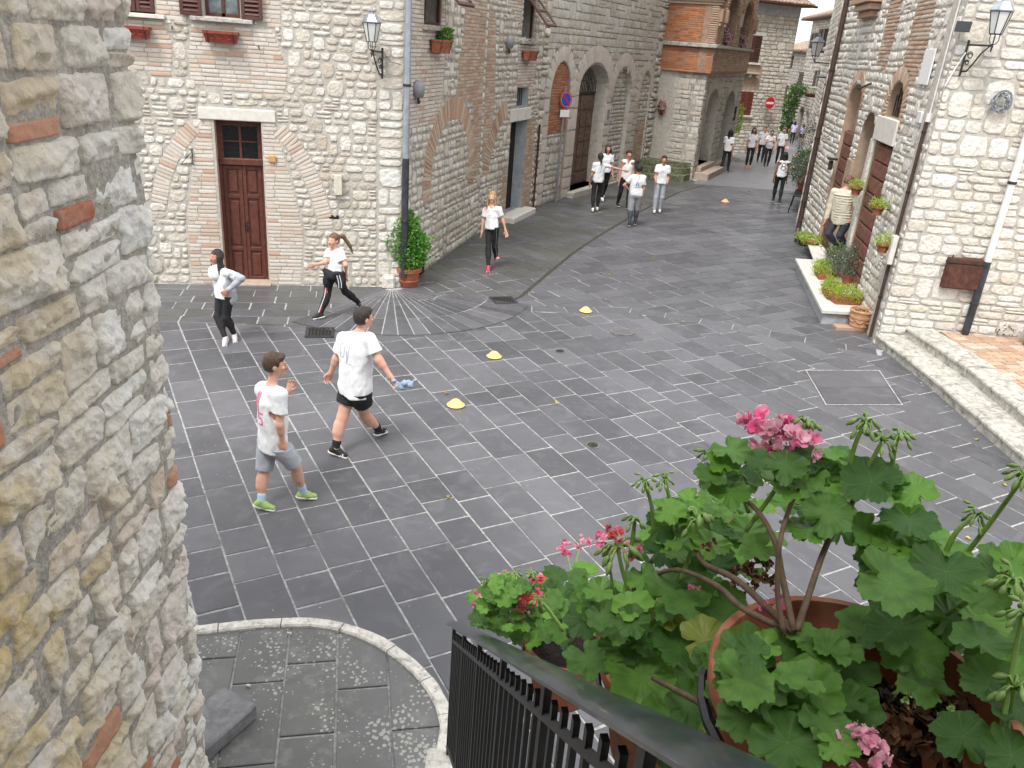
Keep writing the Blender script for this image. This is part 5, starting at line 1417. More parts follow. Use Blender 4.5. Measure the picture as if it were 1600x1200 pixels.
class Soft:
    """many small pieces gathered into a few meshes of one plant"""
    def __init__(s): s.m = {}
    def get(s, k): return s.m.setdefault(k, MB())
def petal(mb, P, d, n, l, w):
    d = d.normalized(); s = d.cross(n).normalized(); n = s.cross(d)
    a = P; b = P+d*l*.45+n*l*.10; c = P+d*l*.95+n*l*.02
    mb.add([a, b+s*w*.5, b-s*w*.5, c+s*w*.42-n*l*.1, c-s*w*.42-n*l*.1, c+d*l*.12-n*l*.02], [(0, 1, 2), (1, 3, 4, 2), (3, 5, 4)])
def flower_head(root, P, r, mat='petal', mat2='petal_pale', nf=16, axis=None, flat=.75, name='flower'):
    ax = axis or (Vector((0, 0, 1))+(CAMP-P).normalized()*.6).normalized()
    ms = {mat: MB(), mat2: MB()}; rg = frg
    for i in range(nf):
        while True:
            v = Vector((rg.gauss(0, 1), rg.gauss(0, 1), rg.gauss(0, 1))).normalized()
            if v.dot(ax) > -.25: break
        c = P+v*r*rg.uniform(.55, .85)*(1-(1-flat)*abs(v.dot(ax))); mm = ms[mat if rg.random() < .62 else mat2]
        for k in range(9):
            w = (v*rg.uniform(.3, 1.1)+Vector((rg.gauss(0, 1), rg.gauss(0, 1), rg.gauss(0, 1))).normalized()*.9).normalized()
            petal(mm, c-root.location, w, v, r*rg.uniform(.28, .42), r*rg.uniform(.24, .36))
    for k, mm in ms.items():
        if mm.v: mm.build(name, MAT[k], root, smooth=True)
def ellips(mb, P, ax, l, w, n=6):
    ax = ax.normalized(); a = ax.orthogonal().normalized(); b = ax.cross(a); vs = []
    prof = [(-1, .25), (-.5, .85), (.1, 1), (.6, .7), (1, .15)]
    for t, q in prof:
        for k in range(n): an = 2*PI*k/n; vs.append(P+ax*t*l+(a*math.cos(an)+b*math.sin(an))*w*q)
    mb.add(vs, [(i*n+k, i*n+(k+1) % n, (i+1)*n+(k+1) % n, (i+1)*n+k) for i in range(4) for k in range(n)]+[tuple(range(n)), tuple(range(4*n, 5*n))])
def umbel(root, P, r, n=9, up=.1, tip=None):
    st, bd = MB(), MB(); P0 = P-root.location
    for i in range(n):
        a = 2*PI*i/n+frg.uniform(-.3, .3); d = Vector((math.cos(a), math.sin(a), 0))
        e = P0+d*r*frg.uniform(.5, .9)+Vector((0, 0, frg.uniform(-.6, .35+up)*r))
        st.tube([P0, P0.lerp(e, .5)+Vector((0, 0, r*.30)), e], r*.06, 4)
        ellips(bd, e, (e-P0)*.6+Vector((0, 0, -.35*r)), r*frg.uniform(.26, .36), r*frg.uniform(.11, .16))
    st.build('pedicels', MAT['green_stem'], root, smooth=True); bd.build('buds', MAT['bud'], root, smooth=True)
def stem(root, pts, r, mat='green_stem', name='stem'):
    P = [Vector(p)-root.location for p in pts]; out = []
    for i in range(len(P)-1):
        p0, p1, p2, p3 = P[max(0, i-1)], P[i], P[i+1], P[min(len(P)-1, i+2)]
        for k in range(4):
            t = k/4; out.append(.5*((2*p1)+(p2-p0)*t+(2*p0-5*p1+4*p2-p3)*t*t+(3*p1-p0-3*p2+p3)*t**3))
    out.append(P[-1]); n = len(out)
    MB().tube(out, [r*(1-.35*i/n) for i in range(n)], 7).build(name, MAT[mat], root, smooth=True)
def round_pot(name, loc, r, h, mat, label, cat='pot', group=None, soil=True, n=40, rimh=.03, parent=None):
    o = parent or empty(name, loc, 0, label, cat, group)
    P = [(r*.66, -h), (r*.68, -h+.004), (r*.9, -rimh-.012), (r*.92, -rimh), (r*.99, -rimh+.004), (r*1.0, -.004), (r*.985, 0), (r*.93, 0), (r*.915, -.006), (r*.86, -h*.35), (.001, -h*.35)]
    MB().lathe(P, n).build('pot', MAT[mat], o, smooth=True, angle=R(38))
    if soil: MB().lathe([(r*.88, -rimh*1.3), (r*.5, -rimh*1.1), (.002, -rimh*1.15)], 24).build('soil', MAT['soil'], o)
    return o

# --- geraniums in front: three big pots hung outside the railing
d_off = side if side.x > 0 else -side
pc = dp(1345, 1078, .72); GC = round_pot('potted_geranium', pc, .172, .26, 'terracotta', 'largest geranium in the wide terracotta pot nearest the camera, bottom right', 'potted geranium', 'potted geraniums along the stair railing', soil=False)
MB().lathe([(.15, -.10), (.08, -.09), (.002, -.095)], 24).build('soil', MAT['soil'], GC)
pb = dp(985, 1045, 1.30)+d_off*.09; GB = round_pot('potted_geranium', pb, .15, .24, 'terracotta', 'middle geranium with broad leaves hanging over the dark handrail', 'potted geranium', 'potted geraniums along the stair railing')
pa = dp(858, 1000, 2.05)+d_off*.06; GA = round_pot('potted_geranium', pa, .14, .22, 'terracotta', 'farthest geranium with small leaves where the handrail ends', 'potted geranium', 'potted geraniums along the stair railing')
for g, rr in ((GC, .172), (GB, .15), (GA, .14)):
    m = MB(); m.tube([(rr*1.0*math.cos(t), rr*1.0*math.sin(t), -.05) for t in np.linspace(0, 2*PI, 32)], .007, 6)
    m.build('iron_ring', MAT['black_paint'], g)
def L(root, lst, mat='ger_leaf', tow=.55):
    for px, py, rp, f in lst:
        P = dp(px, py, f); dd = (P-CAMP).length; ger_leaf(root, P, rp*dd/FPX*.90, mat, tow)
L(GC, [(1295, 802, 44, .80), (1392, 912, 62, .70), (1478, 893, 52, .74), (1425, 1022, 44, .72), (1230, 1160, 62, .60), (1362, 752, 46, .82), (1420, 812, 42, .80), (1165, 1062, 50, .64), (1262, 1082, 55, .66), (1330, 1112, 46, .68), (1300, 1010, 46, .72), (1225, 1015, 40, .74), (1255, 745, 40, .84), (1400, 980, 50, .72), (1470, 960, 50, .80), (1505, 1150, 44, .60), (1560, 990, 50, .74), (1440, 1070, 44, .70), (1185, 860, 32, .84), (1350, 985, 44, .78), (1560, 900, 36, .78), (1590, 1110, 48, .60), (1290, 1130, 46, .62), (1210, 1110, 42, .64), (1160, 1120, 40, .64), (1580, 1180, 42, .56)])
L(GC, [(1140, 770, 34, .86), (1210, 750, 36, .86), (1330, 760, 36, .84), (1300, 715, 30, .86), (1430, 770, 34, .84), (1480, 860, 34, .78), (1240, 1065, 36, .66), (1130, 745, 26, .88), (1350, 830, 36, .82), (1395, 850, 34, .80), (1265, 1000, 34, .74), (1195, 1010, 30, .72), (1545, 960, 32, .76), (1585, 880, 34, .78), (1310, 1170, 34, .58)], 'ger_leaf_new', .35)
L(GB, [(1003, 1058, 60, .95), (1050, 930, 52, 1.0), (962, 982, 50, 1.05), (912, 968, 34, 1.15), (1045, 1120, 46, .85), (920, 1030, 40, 1.05), (1010, 990, 44, 1.0), (975, 1010, 44, 1.0), (1080, 960, 40, 1.0), (940, 940, 36, 1.15), (1105, 1020, 42, .95), (1060, 1010, 44, .95), (1080, 1100, 40, .85), (1120, 880, 34, 1.0), (1030, 1160, 38, .8)])
L(GB, [(925, 945, 30, 1.15), (1005, 905, 32, 1.1), (1150, 790, 30, 1.0), (1070, 845, 34, 1.0), (1110, 850, 34, .98), (1060, 800, 26, 1.02), (1170, 830, 34, .95), (985, 950, 34, 1.08)], 'ger_leaf_new', .35)
L(GB, [(1100, 1000, 44, .86), (1045, 958, 30, .98)], 'ger_leaf_old', .8)
def scatter(root, box, n, rp, f, mats=('ger_leaf', 'ger_leaf', 'ger_leaf_new'), tow=.4, poly=None):
    (x0, y0, x1, y1) = box
    for i in range(n):
        while True:
            px, py = frg.uniform(x0, x1), frg.uniform(y0, y1)
            if poly is None or pip(poly, np.array([px]), np.array([py]))[0]: break
        P = dp(px, py, frg.uniform(*f)); dd = (P-CAMP).length
        ger_leaf(root, P, frg.uniform(*rp)*dd/FPX, frg.choice(mats), tow)
# upper canopy of the big plant, its right flank, the lower mass and the far plants
scatter(GC, (1100, 700, 1460, 900), 38, (20, 36), (.80, .98), poly=[(1110, 700), (1270, 705), (1360, 720), (1460, 790), (1500, 860), (1430, 890), (1340, 900), (1210, 800), (1110, 760)])
scatter(GC, (1340, 850, 1600, 1010), 26, (26, 44), (.74, .95), poly=[(1340, 900), (1480, 850), (1600, 880), (1600, 1010), (1380, 990)])
scatter(GC, (1130, 980, 1360, 1200), 26, (26, 44), (.62, .80), poly=[(1130, 1020), (1340, 1000), (1330, 1060), (1330, 1200), (1130, 1200)])
scatter(GC, (1105, 1000, 1175, 1110), 14, (22, 36), (.66, .80))
scatter(GC, (1360, 960, 1470, 1060), 8, (28, 40), (.78, .92))
scatter(GC, (1520, 900, 1600, 1200), 12, (24, 40), (.62, .80))
scatter(GB, (880, 900, 1150, 1150), 44, (22, 40), (.95, 1.35), poly=[(885, 930), (960, 900), (1080, 890), (1150, 900), (1150, 1010), (1130, 1130), (1080, 1150), (1000, 1080), (930, 1040), (885, 980)])
scatter(GB, (990, 770, 1200, 900), 46, (16, 30), (1.0, 1.25), poly=[(990, 830), (1060, 780), (1130, 760), (1210, 800), (1215, 880), (1150, 915), (1060, 900), (1000, 870)])
scatter(GA, (735, 890, 890, 1010), 120, (9, 19), (1.9, 2.4), poly=[(735, 930), (780, 905), (850, 900), (890, 930), (900, 990), (880, 1035), (820, 1000), (740, 968)])
scatter(GA, (860, 890, 960, 990), 40, (12, 22), (1.6, 1.95))
# woody branches
def PX(l): return [dp(*p) for p in l]
for l, r in (([(1245, 985, .74), (1260, 940, .76), (1292, 850, .80), (1330, 790, .82), (1345, 745, .84)], .0042), ([(1240, 985, .74), (1222, 900, .78), (1212, 850, .80), (1185, 800, .84), (1150, 770, .88)], .0042),
             ([(1225, 990, .74), (1215, 930, .76), (1218, 850, .78), (1235, 790, .82), (1255, 750, .84)], .0036), ([(1230, 985, .76), (1160, 950, .80), (1120, 915, .88), (1060, 890, .98), (1020, 900, 1.05)], .0045),
             ([(1330, 1090, .74), (1335, 1030, .76), (1345, 990, .78), (1400, 960, .80)], .0045), ([(1240, 985, .74), (1210, 960, .78), (1150, 905, .85), (1100, 880, .95), (1080, 840, 1.0)], .005),
             ([(1150, 1160, .70), (1110, 1110, .74), (1060, 1080, .82), (1020, 1060, .90)], .005), ([(1345, 1000, .80), (1420, 1000, .84), (1500, 990, .84), (1540, 960, .84)], .005)):
    stem(GC, PX(l), r, 'wood_stem', 'branch')
for l in ([(985, 1035, 1.3), (975, 980, 1.25), (1000, 900, 1.2), (1050, 850, 1.1)], [(985, 1035, 1.3), (1020, 960, 1.2), (1090, 880, 1.1), (1150, 810, 1.05)]): stem(GB, PX(l), .006, 'wood_stem', 'branch')
for l in ([(858, 1000, 2.1), (840, 960, 2.1), (800, 930, 2.1)], [(858, 1000, 2.1), (870, 950, 2.1), (850, 915, 2.1)], [(858, 1000, 2.1), (790, 970, 2.1), (755, 950, 2.1)]): stem(GA, PX(l), .006, 'wood_stem', 'branch')
# flower stalks: (points, umbel radius in photo pixels)
fl = [(GC, [(1325, 735, .84), (1338, 690, .84), (1352, 660, .84)], 26), (GC, [(1345, 745, .84), (1362, 720, .84), (1378, 690, .84)], 24), (GC, [(1392, 750, .84), (1398, 700, .84), (1404, 682, .84)], 22),
      (GC, [(1472, 875, .78), (1495, 830, .78), (1525, 805, .78)], 22), (GC, [(1490, 890, .78), (1545, 820, .76), (1600, 745, .74)], 26), (GC, [(1240, 720, .86), (1250, 690, .86), (1258, 660, .86)], 24),
      (GC, [(1165, 830, .86), (1215, 760, .86), (1232, 728, .86)], 26), (GC, [(1170, 800, .9), (1155, 760, .9), (1152, 745, .9)], 20), (GC, [(1130, 740, .9), (1115, 715, .9), (1105, 712, .9)], 20),
      (GC, [(1480, 960, .74), (1530, 930, .70), (1580, 905, .66)], 30), (GC, [(1570, 1150, .60), (1580, 1100, .60), (1585, 1075, .60)], 34), (GC, [(1560, 1170, .58), (1590, 1000, .62), (1600, 960, .62)], 28),
      (GB, [(1022, 840, 1.05), (1018, 790, 1.05), (1006, 752, 1.05)], 18), (GB, [(1050, 830, 1.05), (1046, 780, 1.05), (1038, 748, 1.05)], 18), (GB, [(1062, 910, 1.0), (1080, 860, 1.0), (1090, 812, 1.0)], 34),
      (GB, [(985, 930, 1.1), (972, 890, 1.1), (965, 855, 1.1)], 36), (GB, [(985, 870, 1.1), (990, 830, 1.1), (992, 812, 1.1)], 20), (GB, [(880, 985, 1.5), (855, 950, 1.5), (840, 935, 1.5)], 14),
      (GA, [(765, 930, 2.1), (760, 910, 2.1), (758, 905, 2.1)], 10), (GA, [(812, 930, 2.1), (808, 905, 2.1), (805, 896, 2.1)], 12), (GA, [(835, 920, 2.1), (832, 905, 2.1), (830, 898, 2.1)], 12)]
for root, l, rp in fl:
    P = PX(l); dd = (P[-1]-CAMP).length; stem(root, P, .0032*min(1.6, dd), 'green_stem', 'flower_stalk'); umbel(root, P[-1], rp*dd/FPX, 10)
def FH(root, px, py, f, rp, mat='petal', mat2='petal_pale', nf=19, stalk=None, name='flower'):
    P = dp(px, py, f); dd = (P-CAMP).length; flower_head(root, P, rp*dd/FPX, mat, mat2, nf, name=name)
    if stalk: stem(root, [dp(*stalk), P], .003, 'green_stem', 'flower_stalk')
FH(GC, 1200, 668, .86, 40, stalk=(1215, 760, .86), nf=16); FH(GC, 1236, 688, .85, 40, nf=14, mat='petal_pale', mat2='petal'); FH(GC, 1213, 690, .86, 26, nf=10)
FH(GC, 1178, 668, .86, 14, 'petal_white', 'petal_pale', 5)
FH(GC, 1210, 945, .80, 22, nf=12, stalk=(1225, 990, .76)); FH(GC, 1352, 1172, .58, 34, mat='petal_pale', nf=18); FH(GC, 1158, 1040, .72, 20, 'petal_red', 'petal_pale', 10)
FH(GB, 946, 848, 1.15, 20, stalk=(960, 930, 1.15), nf=12); FH(GB, 982, 862, 1.15, 20, nf=12, stalk=(975, 930, 1.1)); FH(GB, 965, 835, 1.12, 20, 'petal_red', 'petal', 8); FH(GB, 1082, 922, 1.0, 12, nf=7)
FH(GA, 884, 858, 1.9, 16, stalk=(893, 895, 1.8), nf=9); FH(GA, 909, 847, 1.9, 15, stalk=(895, 895, 1.8), nf=9)
FH(GA, 786, 910, 2.15, 19, mat='petal_pale', mat2='petal', nf=9, stalk=(790, 940, 2.15)); FH(GA, 746, 935, 2.2, 15, nf=7); FH(GA, 845, 913, 2.1, 22, 'petal_red', 'petal', 10, stalk=(840, 950, 2.1)); FH(GA, 822, 940, 2.0, 20, 'petal_red', 'petal_red', 12); FH(GA, 815, 953, 2.0, 13, nf=7)
FH(GC, 1105, 850, .9, 14, 'dead', 'dead', 8, name='dead_flower'); FH(GC, 1190, 890, .84, 24, 'dead', 'dead', 12, name='dead_flower'); FH(GC, 1160, 905, .86, 24, 'dead', 'dead', 12, name='dead_flower')
for (x, y, r) in ((1400, 1130, 60), (1450, 1160, 50), (1370, 1110, 40), (1480, 1120, 40)): FH(GC, x, y, .70, r, 'dead', 'soil', 22, name='dead_flower')
FH(GC, 1480, 1110, .66, 14, 'bud', 'bud', 5, name='buds'); FH(GC, 1410, 1095, .66, 16, 'bud', 'dead', 5, name='buds')

# --- generic bushy plants
def leaf_cloud(root, c, rad, n, size, mat, name='foliage', rg=frg, shell=.3, flat=0):
    """n small folded leaves spread through an uneven ellipsoid"""
    c = np.array(c, float); V = np.zeros((n, 4, 3)); 
    rs = np.random.RandomState(rg.randrange(10**6))
    d = rs.normal(size=(n, 3)); d /= np.linalg.norm(d, axis=1)[:, None]
    rr = rs.uniform(shell, 1, n)**(1/2.2)
    lump = 1+.22*np.sin(d[:, 0]*5+rg.random()*6)*np.sin(d[:, 1]*6+rg.random()*6)+.12*np.sin(d[:, 2]*9+rg.random()*6)
    P = c+d*rr[:, None]*lump[:, None]*np.array(rad)
    ax = d*.7+rs.normal(size=(n, 3))*.6+np.array([0, 0, .35]); ax /= np.linalg.norm(ax, axis=1)[:, None]
    t = rs.normal(size=(n, 3)); s = np.cross(ax, t); s /= np.linalg.norm(s, axis=1)[:, None]; nn = np.cross(s, ax)
    sz = rs.uniform(.6, 1.3, n)[:, None]*size
    V[:, 0] = P; V[:, 1] = P+ax*sz*.5+s*sz*.28+nn*sz*.06; V[:, 2] = P+ax*sz; V[:, 3] = P+ax*sz*.5-s*sz*.28+nn*sz*.06
    F = np.arange(n*4).reshape(n, 4)
    return link(name, np_mesh(name, V.reshape(-1, 3), F, MAT[mat]), root, 'stuff')
def petals_cloud(root, c, rad, n, size, mat):
    return leaf_cloud(root, c, rad, n, size, mat, 'flowers', shell=.7)
def small_pot(parent, x, y, z0, r, h, mat='terracotta', n=24):
    MB().lathe([(r*.68, z0), (r*.93, z0+h*.78), (r*1.06, z0+h*.80), (r*1.08, z0+h), (r*.98, z0+h), (r*.95, z0+h*.9), (.002, z0+h*.88)], n, (x, y, 0)).build('pot', MAT[mat], parent, smooth=True, angle=R(40))
# shrub at the house corner
g = gp(638, 446); SH = empty('potted_shrub', (g.x, g.y, 0), 0, 'bright green leafy shrub in a large terracotta pot at the house corner', 'potted shrub')
prof = [(.15, 0), (.16, .01), (.20, .27), (.235, .275), (.24, .34), (.232, .345), (.215, .345), (.205, .30), (.002, .29)]
MB().lathe(prof, 36).build('pot', MAT['terracotta'], SH, smooth=True, angle=R(38)); MB().lathe([(.185, .10), (.192, .10), (.195, .125), (.187, .13)], 36).build('pot_band', MAT['terracotta'], SH)
for i in range(7):
    a = i*.9; MB().tube([(.04*math.cos(a), .04*math.sin(a), .28), (.08*math.cos(a), .08*math.sin(a), .6), (.14*math.cos(a+.4), .14*math.sin(a+.4), 1.0)], [.012, .009, .005], 6).build('stem', MAT['wood_stem'], SH)
for c_, rad_, n_ in (((0, 0, .52), (.33, .30, .18), 900), ((-.14, 0, .80), (.30, .27, .24), 1000), ((.12, .03, .76), (.28, .25, .22), 800), ((-.08, 0, 1.10), (.24, .22, .2), 650), ((-.15, .02, .62), (.2, .2, .18), 400), ((.05, .02, 1.02), (.13, .12, .16), 200), ((-.02, .1, 1.25), (.07, .07, .10), 60)):
    leaf_cloud(SH, c_, rad_, n_, .062, 'leaf_bright')
g2 = gp(606, 450); b_ = MB().bbox(-.11, .11, -.11, .11, -.01, .22, .03).build('corner_stone', MAT['kerb']); b_.location = (g2.x, g2.y+.05, 0); b_.rotation_euler = (0, 0, .15); tag(b_, 'squat white stone bollard beside the large terracotta pot', 'bollard')
# box of leaves behind the pipe: dark crate
cr_ = MB().bbox(-.07, .12, -.03, .13, .05, .8, .01).build('utility_box', MAT['void']); cr_.location = (TB1W @ Vector((.75, -.1, 0))); cr_.rotation_euler = (0, 0, math.atan2(4.65, 1.04)); tag(cr_, 'narrow dark utility cabinet on the wall behind the potted shrub', 'cabinet')

# --- pots along the right house
RDIR = math.atan2(WR[1][1]-WR[0][1], WR[1][0]-WR[0][0])
def rplant(px, py, z, r, h, label, leaf, rad, n, size, mat='terracotta', flowers=None, pmat=None, group='potted plants along the right house', name='potted_plant', cz=None, shell=.3):
    P = gp(px, py, z); o = empty(name, (P.x, P.y, z), 0, label, 'potted plant', group)
    small_pot(o, 0, 0, 0, r, h, mat)
    rad = tuple(q*1.28 for q in rad); n = int(n*1.5)
    leaf_cloud(o, (0, 0, h+(cz if cz is not None else rad[2]*.72)), rad, n, size, leaf, shell=shell)
    if flowers: petals_cloud(o, (0, 0, h+rad[2]*.8), (rad[0]*1.05, rad[1]*1.05, rad[2]*1.05), flowers[1], flowers[2], flowers[0])
    return o
o = gp(1340, 515, 0); BP = empty('ornate_pot', (o.x, o.y, 0), 0, 'pale orange terracotta urn with moulded garland bands, nearly empty', 'pot')
prof = [(.14, 0), (.155, .01), (.175, .09), (.182, .095), (.185, .12), (.18, .125), (.20, .25), (.21, .255), (.212, .30), (.207, .305), (.215, .37), (.232, .385), (.232, .41), (.22, .42), (.20, .415), (.19, .36), (.002, .35)]
MB().lathe([(a*.88, b*.88) for a, b in prof], 40).build('pot', MAT['terracotta_light'], BP, smooth=True, angle=R(38))
m = MB()
for k in range(8):
    a0 = 2*PI*k/8; m.tube([(.172*math.cos(a0+t*.78), .172*math.sin(a0+t*.78), .205-.045*math.sin(PI*t)) for t in np.linspace(0, 1, 8)], .010, 5)
m.build('garland', MAT['terracotta_light'], BP); leaf_cloud(BP, (0, 0, .32), (.12, .12, .04), 200, .03, 'leaf_mid')
def tray(px, py, z, L_, W_, label, leaf='leaf_lime', hh=.13, rz=RDIR, fol=.11, n=900, mat='terracotta', size=.028, group='low trays of succulents on the platform', dx=0):
    P = gp(px, py, z); o = empty('planted_tray', (P.x+dx, P.y, z), rz, label, 'planter', group)
    m = MB(); m.add([(-L_/2*.92, -W_/2*.9, 0), (L_/2*.92, -W_/2*.9, 0), (L_/2*.92, W_/2*.9, 0), (-L_/2*.92, W_/2*.9, 0), (-L_/2, -W_/2, hh), (L_/2, -W_/2, hh), (L_/2, W_/2, hh), (-L_/2, W_/2, hh)], [(0, 1, 2, 3), (0, 1, 5, 4), (1, 2, 6, 5), (2, 3, 7, 6), (3, 0, 4, 7), (4, 5, 6, 7)])
    m.build('planter', MAT[mat], o)
    q = MB(); e = .012
    q.box(-L_/2-e, L_/2+e, -W_/2-e, -W_/2+.012, hh-.022, hh+.006); q.box(-L_/2-e, L_/2+e, W_/2-.012, W_/2+e, hh-.022, hh+.006); q.build('rim', MAT[mat], o)
    leaf_cloud(o, (0, 0, hh+fol*.35), (L_/2*1.2, W_/2*1.7, fol*1.25), int(n*1.3), size, leaf, shell=.15)
    return o
tray(1322, 474, pz, .5, .22, 'lime green succulent tray closest to the ornate urn', dx=-.02, fol=.13, n=1800, rz=.12)
tray(1296, 462, pz, .62, .22, 'lime green succulent tray along the outer edge of the platform, nearer one', fol=.13, n=2000)
tray(1283, 432, pz, .62, .22, 'lime green succulent tray along the outer edge of the platform, farther one', fol=.13, n=2000)
rplant(1324, 448, pz, .15, .24, 'white flowering bush in a tall terracotta pot in the middle of the platform', 'leaf_grey', (.30, .28, .24), 2200, .035, flowers=('petal_white', 60, .035))
rplant(1306, 432, pz, .12, .2, 'grey green bush with few white flowers behind the succulent trays', 'leaf_mid', (.24, .24, .22), 1200, .035, flowers=('petal_white', 25, .03))
rplant(1310, 405, pz, .13, .16, 'dark green leafy plant nearest the doorway', 'leaf_dark', (.26, .24, .2), 900, .06)
rplant(1268, 382, pz, .16, .08, 'shallow bowl of lime succulents on the far end of the platform', 'leaf_lime', (.22, .2, .09), 1100, .03, mat='terracotta', cz=.03)
rplant(1254, 382, .02, .14, .16, 'brown pot with yellow green leaves beside the wooden wheel', 'leaf_lime', (.17, .17, .1), 500, .035, mat='rust', cz=.05)
rplant(1256, 352, .0, .12, .2, 'small terracotta pot with sparse leaves by the brown downpipe, nearer of two', 'leaf_mid', (.12, .12, .08), 120, .03, cz=.02)
rplant(1257, 336, .0, .13, .2, 'terracotta pot by the brown downpipe, farther of two', 'leaf_mid', (.13, .13, .1), 200, .03, cz=.03)
rplant(1258, 322, .0, .17, .34, 'grey metal bucket planted with leaves by the brown downpipe', 'leaf_dark', (.2, .2, .2), 500, .05, mat='grey_box')
w_ = gp(1243, 377); wh_ = empty('wooden_wheel', (w_.x, w_.y, .17), R(70), 'small dark wooden wheel standing by the platform end', 'wheel')
MB().lathe([(.17, -.03), (.17, .03), (.12, .03), (.12, -.03)], 20, M=Matrix.Rotation(R(90), 4, 'X')).build('rim', MAT['door_old'], wh_); MB().lathe([(.05, -.05), (.05, .05)], 12, M=Matrix.Rotation(R(90), 4, 'X')).build('hub', MAT['iron'], wh_)
for k in range(6): MB().tube([(0, 0, 0), (.13*math.cos(k*PI/3), 0, .13*math.sin(k*PI/3))], .012, 5).build('spoke', MAT['door_old'], wh_)
# bench with bushes beyond the pipe
bn = gp(1243, 330); bnc = empty('plant_stand', (bn.x, bn.y, 0), R(70), 'black metal stand carrying pots of bushes beyond the downpipe', 'plant stand')
MB().bbox(-.5, .9, -.15, .15, .5, .54, .01).build('shelf', MAT['black_paint'], bnc)
for x in (-.45, .85):
    for y in (-.13, .13): MB().tube([(x, y*1.5, 0), (x, y, .5)], .018, 6).build('leg', MAT['black_paint'], bnc)
for k, (px, py, lf, rad_, n_, lb) in enumerate(((1252, 296, 'leaf_grey', (.38, .36, .34), 1300, 'grey green bush nearest on the black plant stand'), (1254, 284, 'leaf_mid', (.36, .36, .34), 1000, 'mid green bush farther along the black plant stand'), (1262, 262, 'leaf_grey', (.5, .45, .8), 1500, 'tall airy grey green shrub behind the plant stand'), (1268, 300, 'leaf_mid', (.35, .3, .4), 700, 'green shrub against the wall behind the plant stand'))):
    P = gp(px, py, .54 if k < 2 else 0); z0 = .54 if k < 2 else 0
    o = empty('potted_bush', (P.x, P.y, z0), 0, lb, 'potted bush', 'bushes beyond the downpipe')
    small_pot(o, 0, 0, 0, .16, .25, 'grey_box' if k == 2 else 'terracotta'); rad_ = tuple(q*1.35 for q in rad_); leaf_cloud(o, (0, 0, .25+rad_[2]*.75), rad_, int(n_*1.5), .065, lf)
    MB().tube([(0, 0, .2), (.03, 0, .3+rad_[2])], .014, 5).build('stem', MAT['wood_stem'], o)
# hanging pots on the right house wall
def wallpot(px, py, label, r=.10, h=.15, leaf='leaf_lime', off=.2, n=420, rad=(.15, .15, .10)):
    u, z = wp(WR, px, py, off); P = HR.M @ Vector((u, -off, z)); o = empty('wall_pot', P, RDIR, label, 'wall pot', 'pots hung on the wall of the right house')
    small_pot(o, 0, 0, -h, r, h); leaf_cloud(o, (0, 0, .04), rad, n, .035, leaf, shell=.1)
    m = MB(); m.tube([(r*1.05*math.cos(t), r*1.05*math.sin(t), -.05) for t in np.linspace(0, 2*PI, 20)], .006, 5); m.tube([(0, r, -.05), (0, off, -.05), (0, off, .06)], .006, 5); m.build('ring', MAT['iron'], o)
wallpot(1339, 292, 'terracotta pot with lime leaves beside the jacket of the bending person')
wallpot(1373, 322, 'terracotta pot with lime leaves hung on the plank door, upper one')
wallpot(1381, 380, 'terracotta pot with trailing lime leaves hung on the wall, lowest one', leaf='leaf_lime', rad=(.17, .16, .13))
# pot and vines at the right edge, weeds at wall foot
def weed(px, py, z, rad, n, size, leaf, label, name='weed'):
    P = gp(px, py, z); o = empty(name, (P.x, P.y, z), 0, label, 'weed'); leaf_cloud(o, (0, 0, rad[2]*.6), rad, n, size, leaf, shell=.1); MB().tube([(0, 0, 0), (0, 0, rad[2])], .006, 5).build('stem', MAT['green_stem'], o)
weed(1570, 522, .36, (.38, .12, .14), 900, .04, 'leaf_dark', 'dark trailing weeds at the wall foot near the right edge')
weed(1492, 506, .36, (.16, .08, .05), 220, .035, 'leaf_mid', 'small green weeds at the wall foot beside the white pipe')
P = gp(1612, 540, .36); o = empty('potted_plant', (P.x, P.y, .36), 0, 'terracotta pot cut by the right edge on the brick terrace', 'potted plant'); small_pot(o, 0, 0, 0, .17, .36); leaf_cloud(o, (0, 0, .4), (.15, .15, .1), 200, .04, 'leaf_dark')
# creeper on the far bend, green creeper by the no-entry house, ferns
ivr = wp(WH1, 1234, 150); 
iv = empty('creeper', (0, 0, 0), 0, 'dark green creeper hanging on the wall at the far end of the street', 'climbing plant')
for (px, py, rx, rz_, n_) in ((1248, 139, .7, .35, 260), (1243, 147, .6, .5, 300), (1237, 158, .55, .7, 340), (1233, 172, .55, .8, 340), (1230, 188, .5, .9, 340), (1228, 204, .45, 1.0, 300)):
    leaf_cloud(iv, dp(px, py, 66), (rx, .45, rz_), n_, .2, 'leaf_mid')
MB().tube([dp(1229, 222, 66), dp(1232, 180, 66), dp(1244, 145, 66)], .06, 6).build('stem', MAT['wood_stem'], iv)
cp = empty('climbing_plant', (0, 0, 0), 0, 'light green climbing plant on the edge of the tower house', 'climbing plant')
for (px, py, rx, rz_) in ((1156, 176, .16, .35), (1154, 190, .16, .4), (1152, 200, .14, .3)): leaf_cloud(cp, dp(px, py, 36.2), (rx, .15, rz_), 260, .07, 'leaf_lime')
MB().tube([dp(1151, 205, 36.2), dp(1156, 170, 36.2)], .012, 5).build('stem', MAT['wood_stem'], cp)
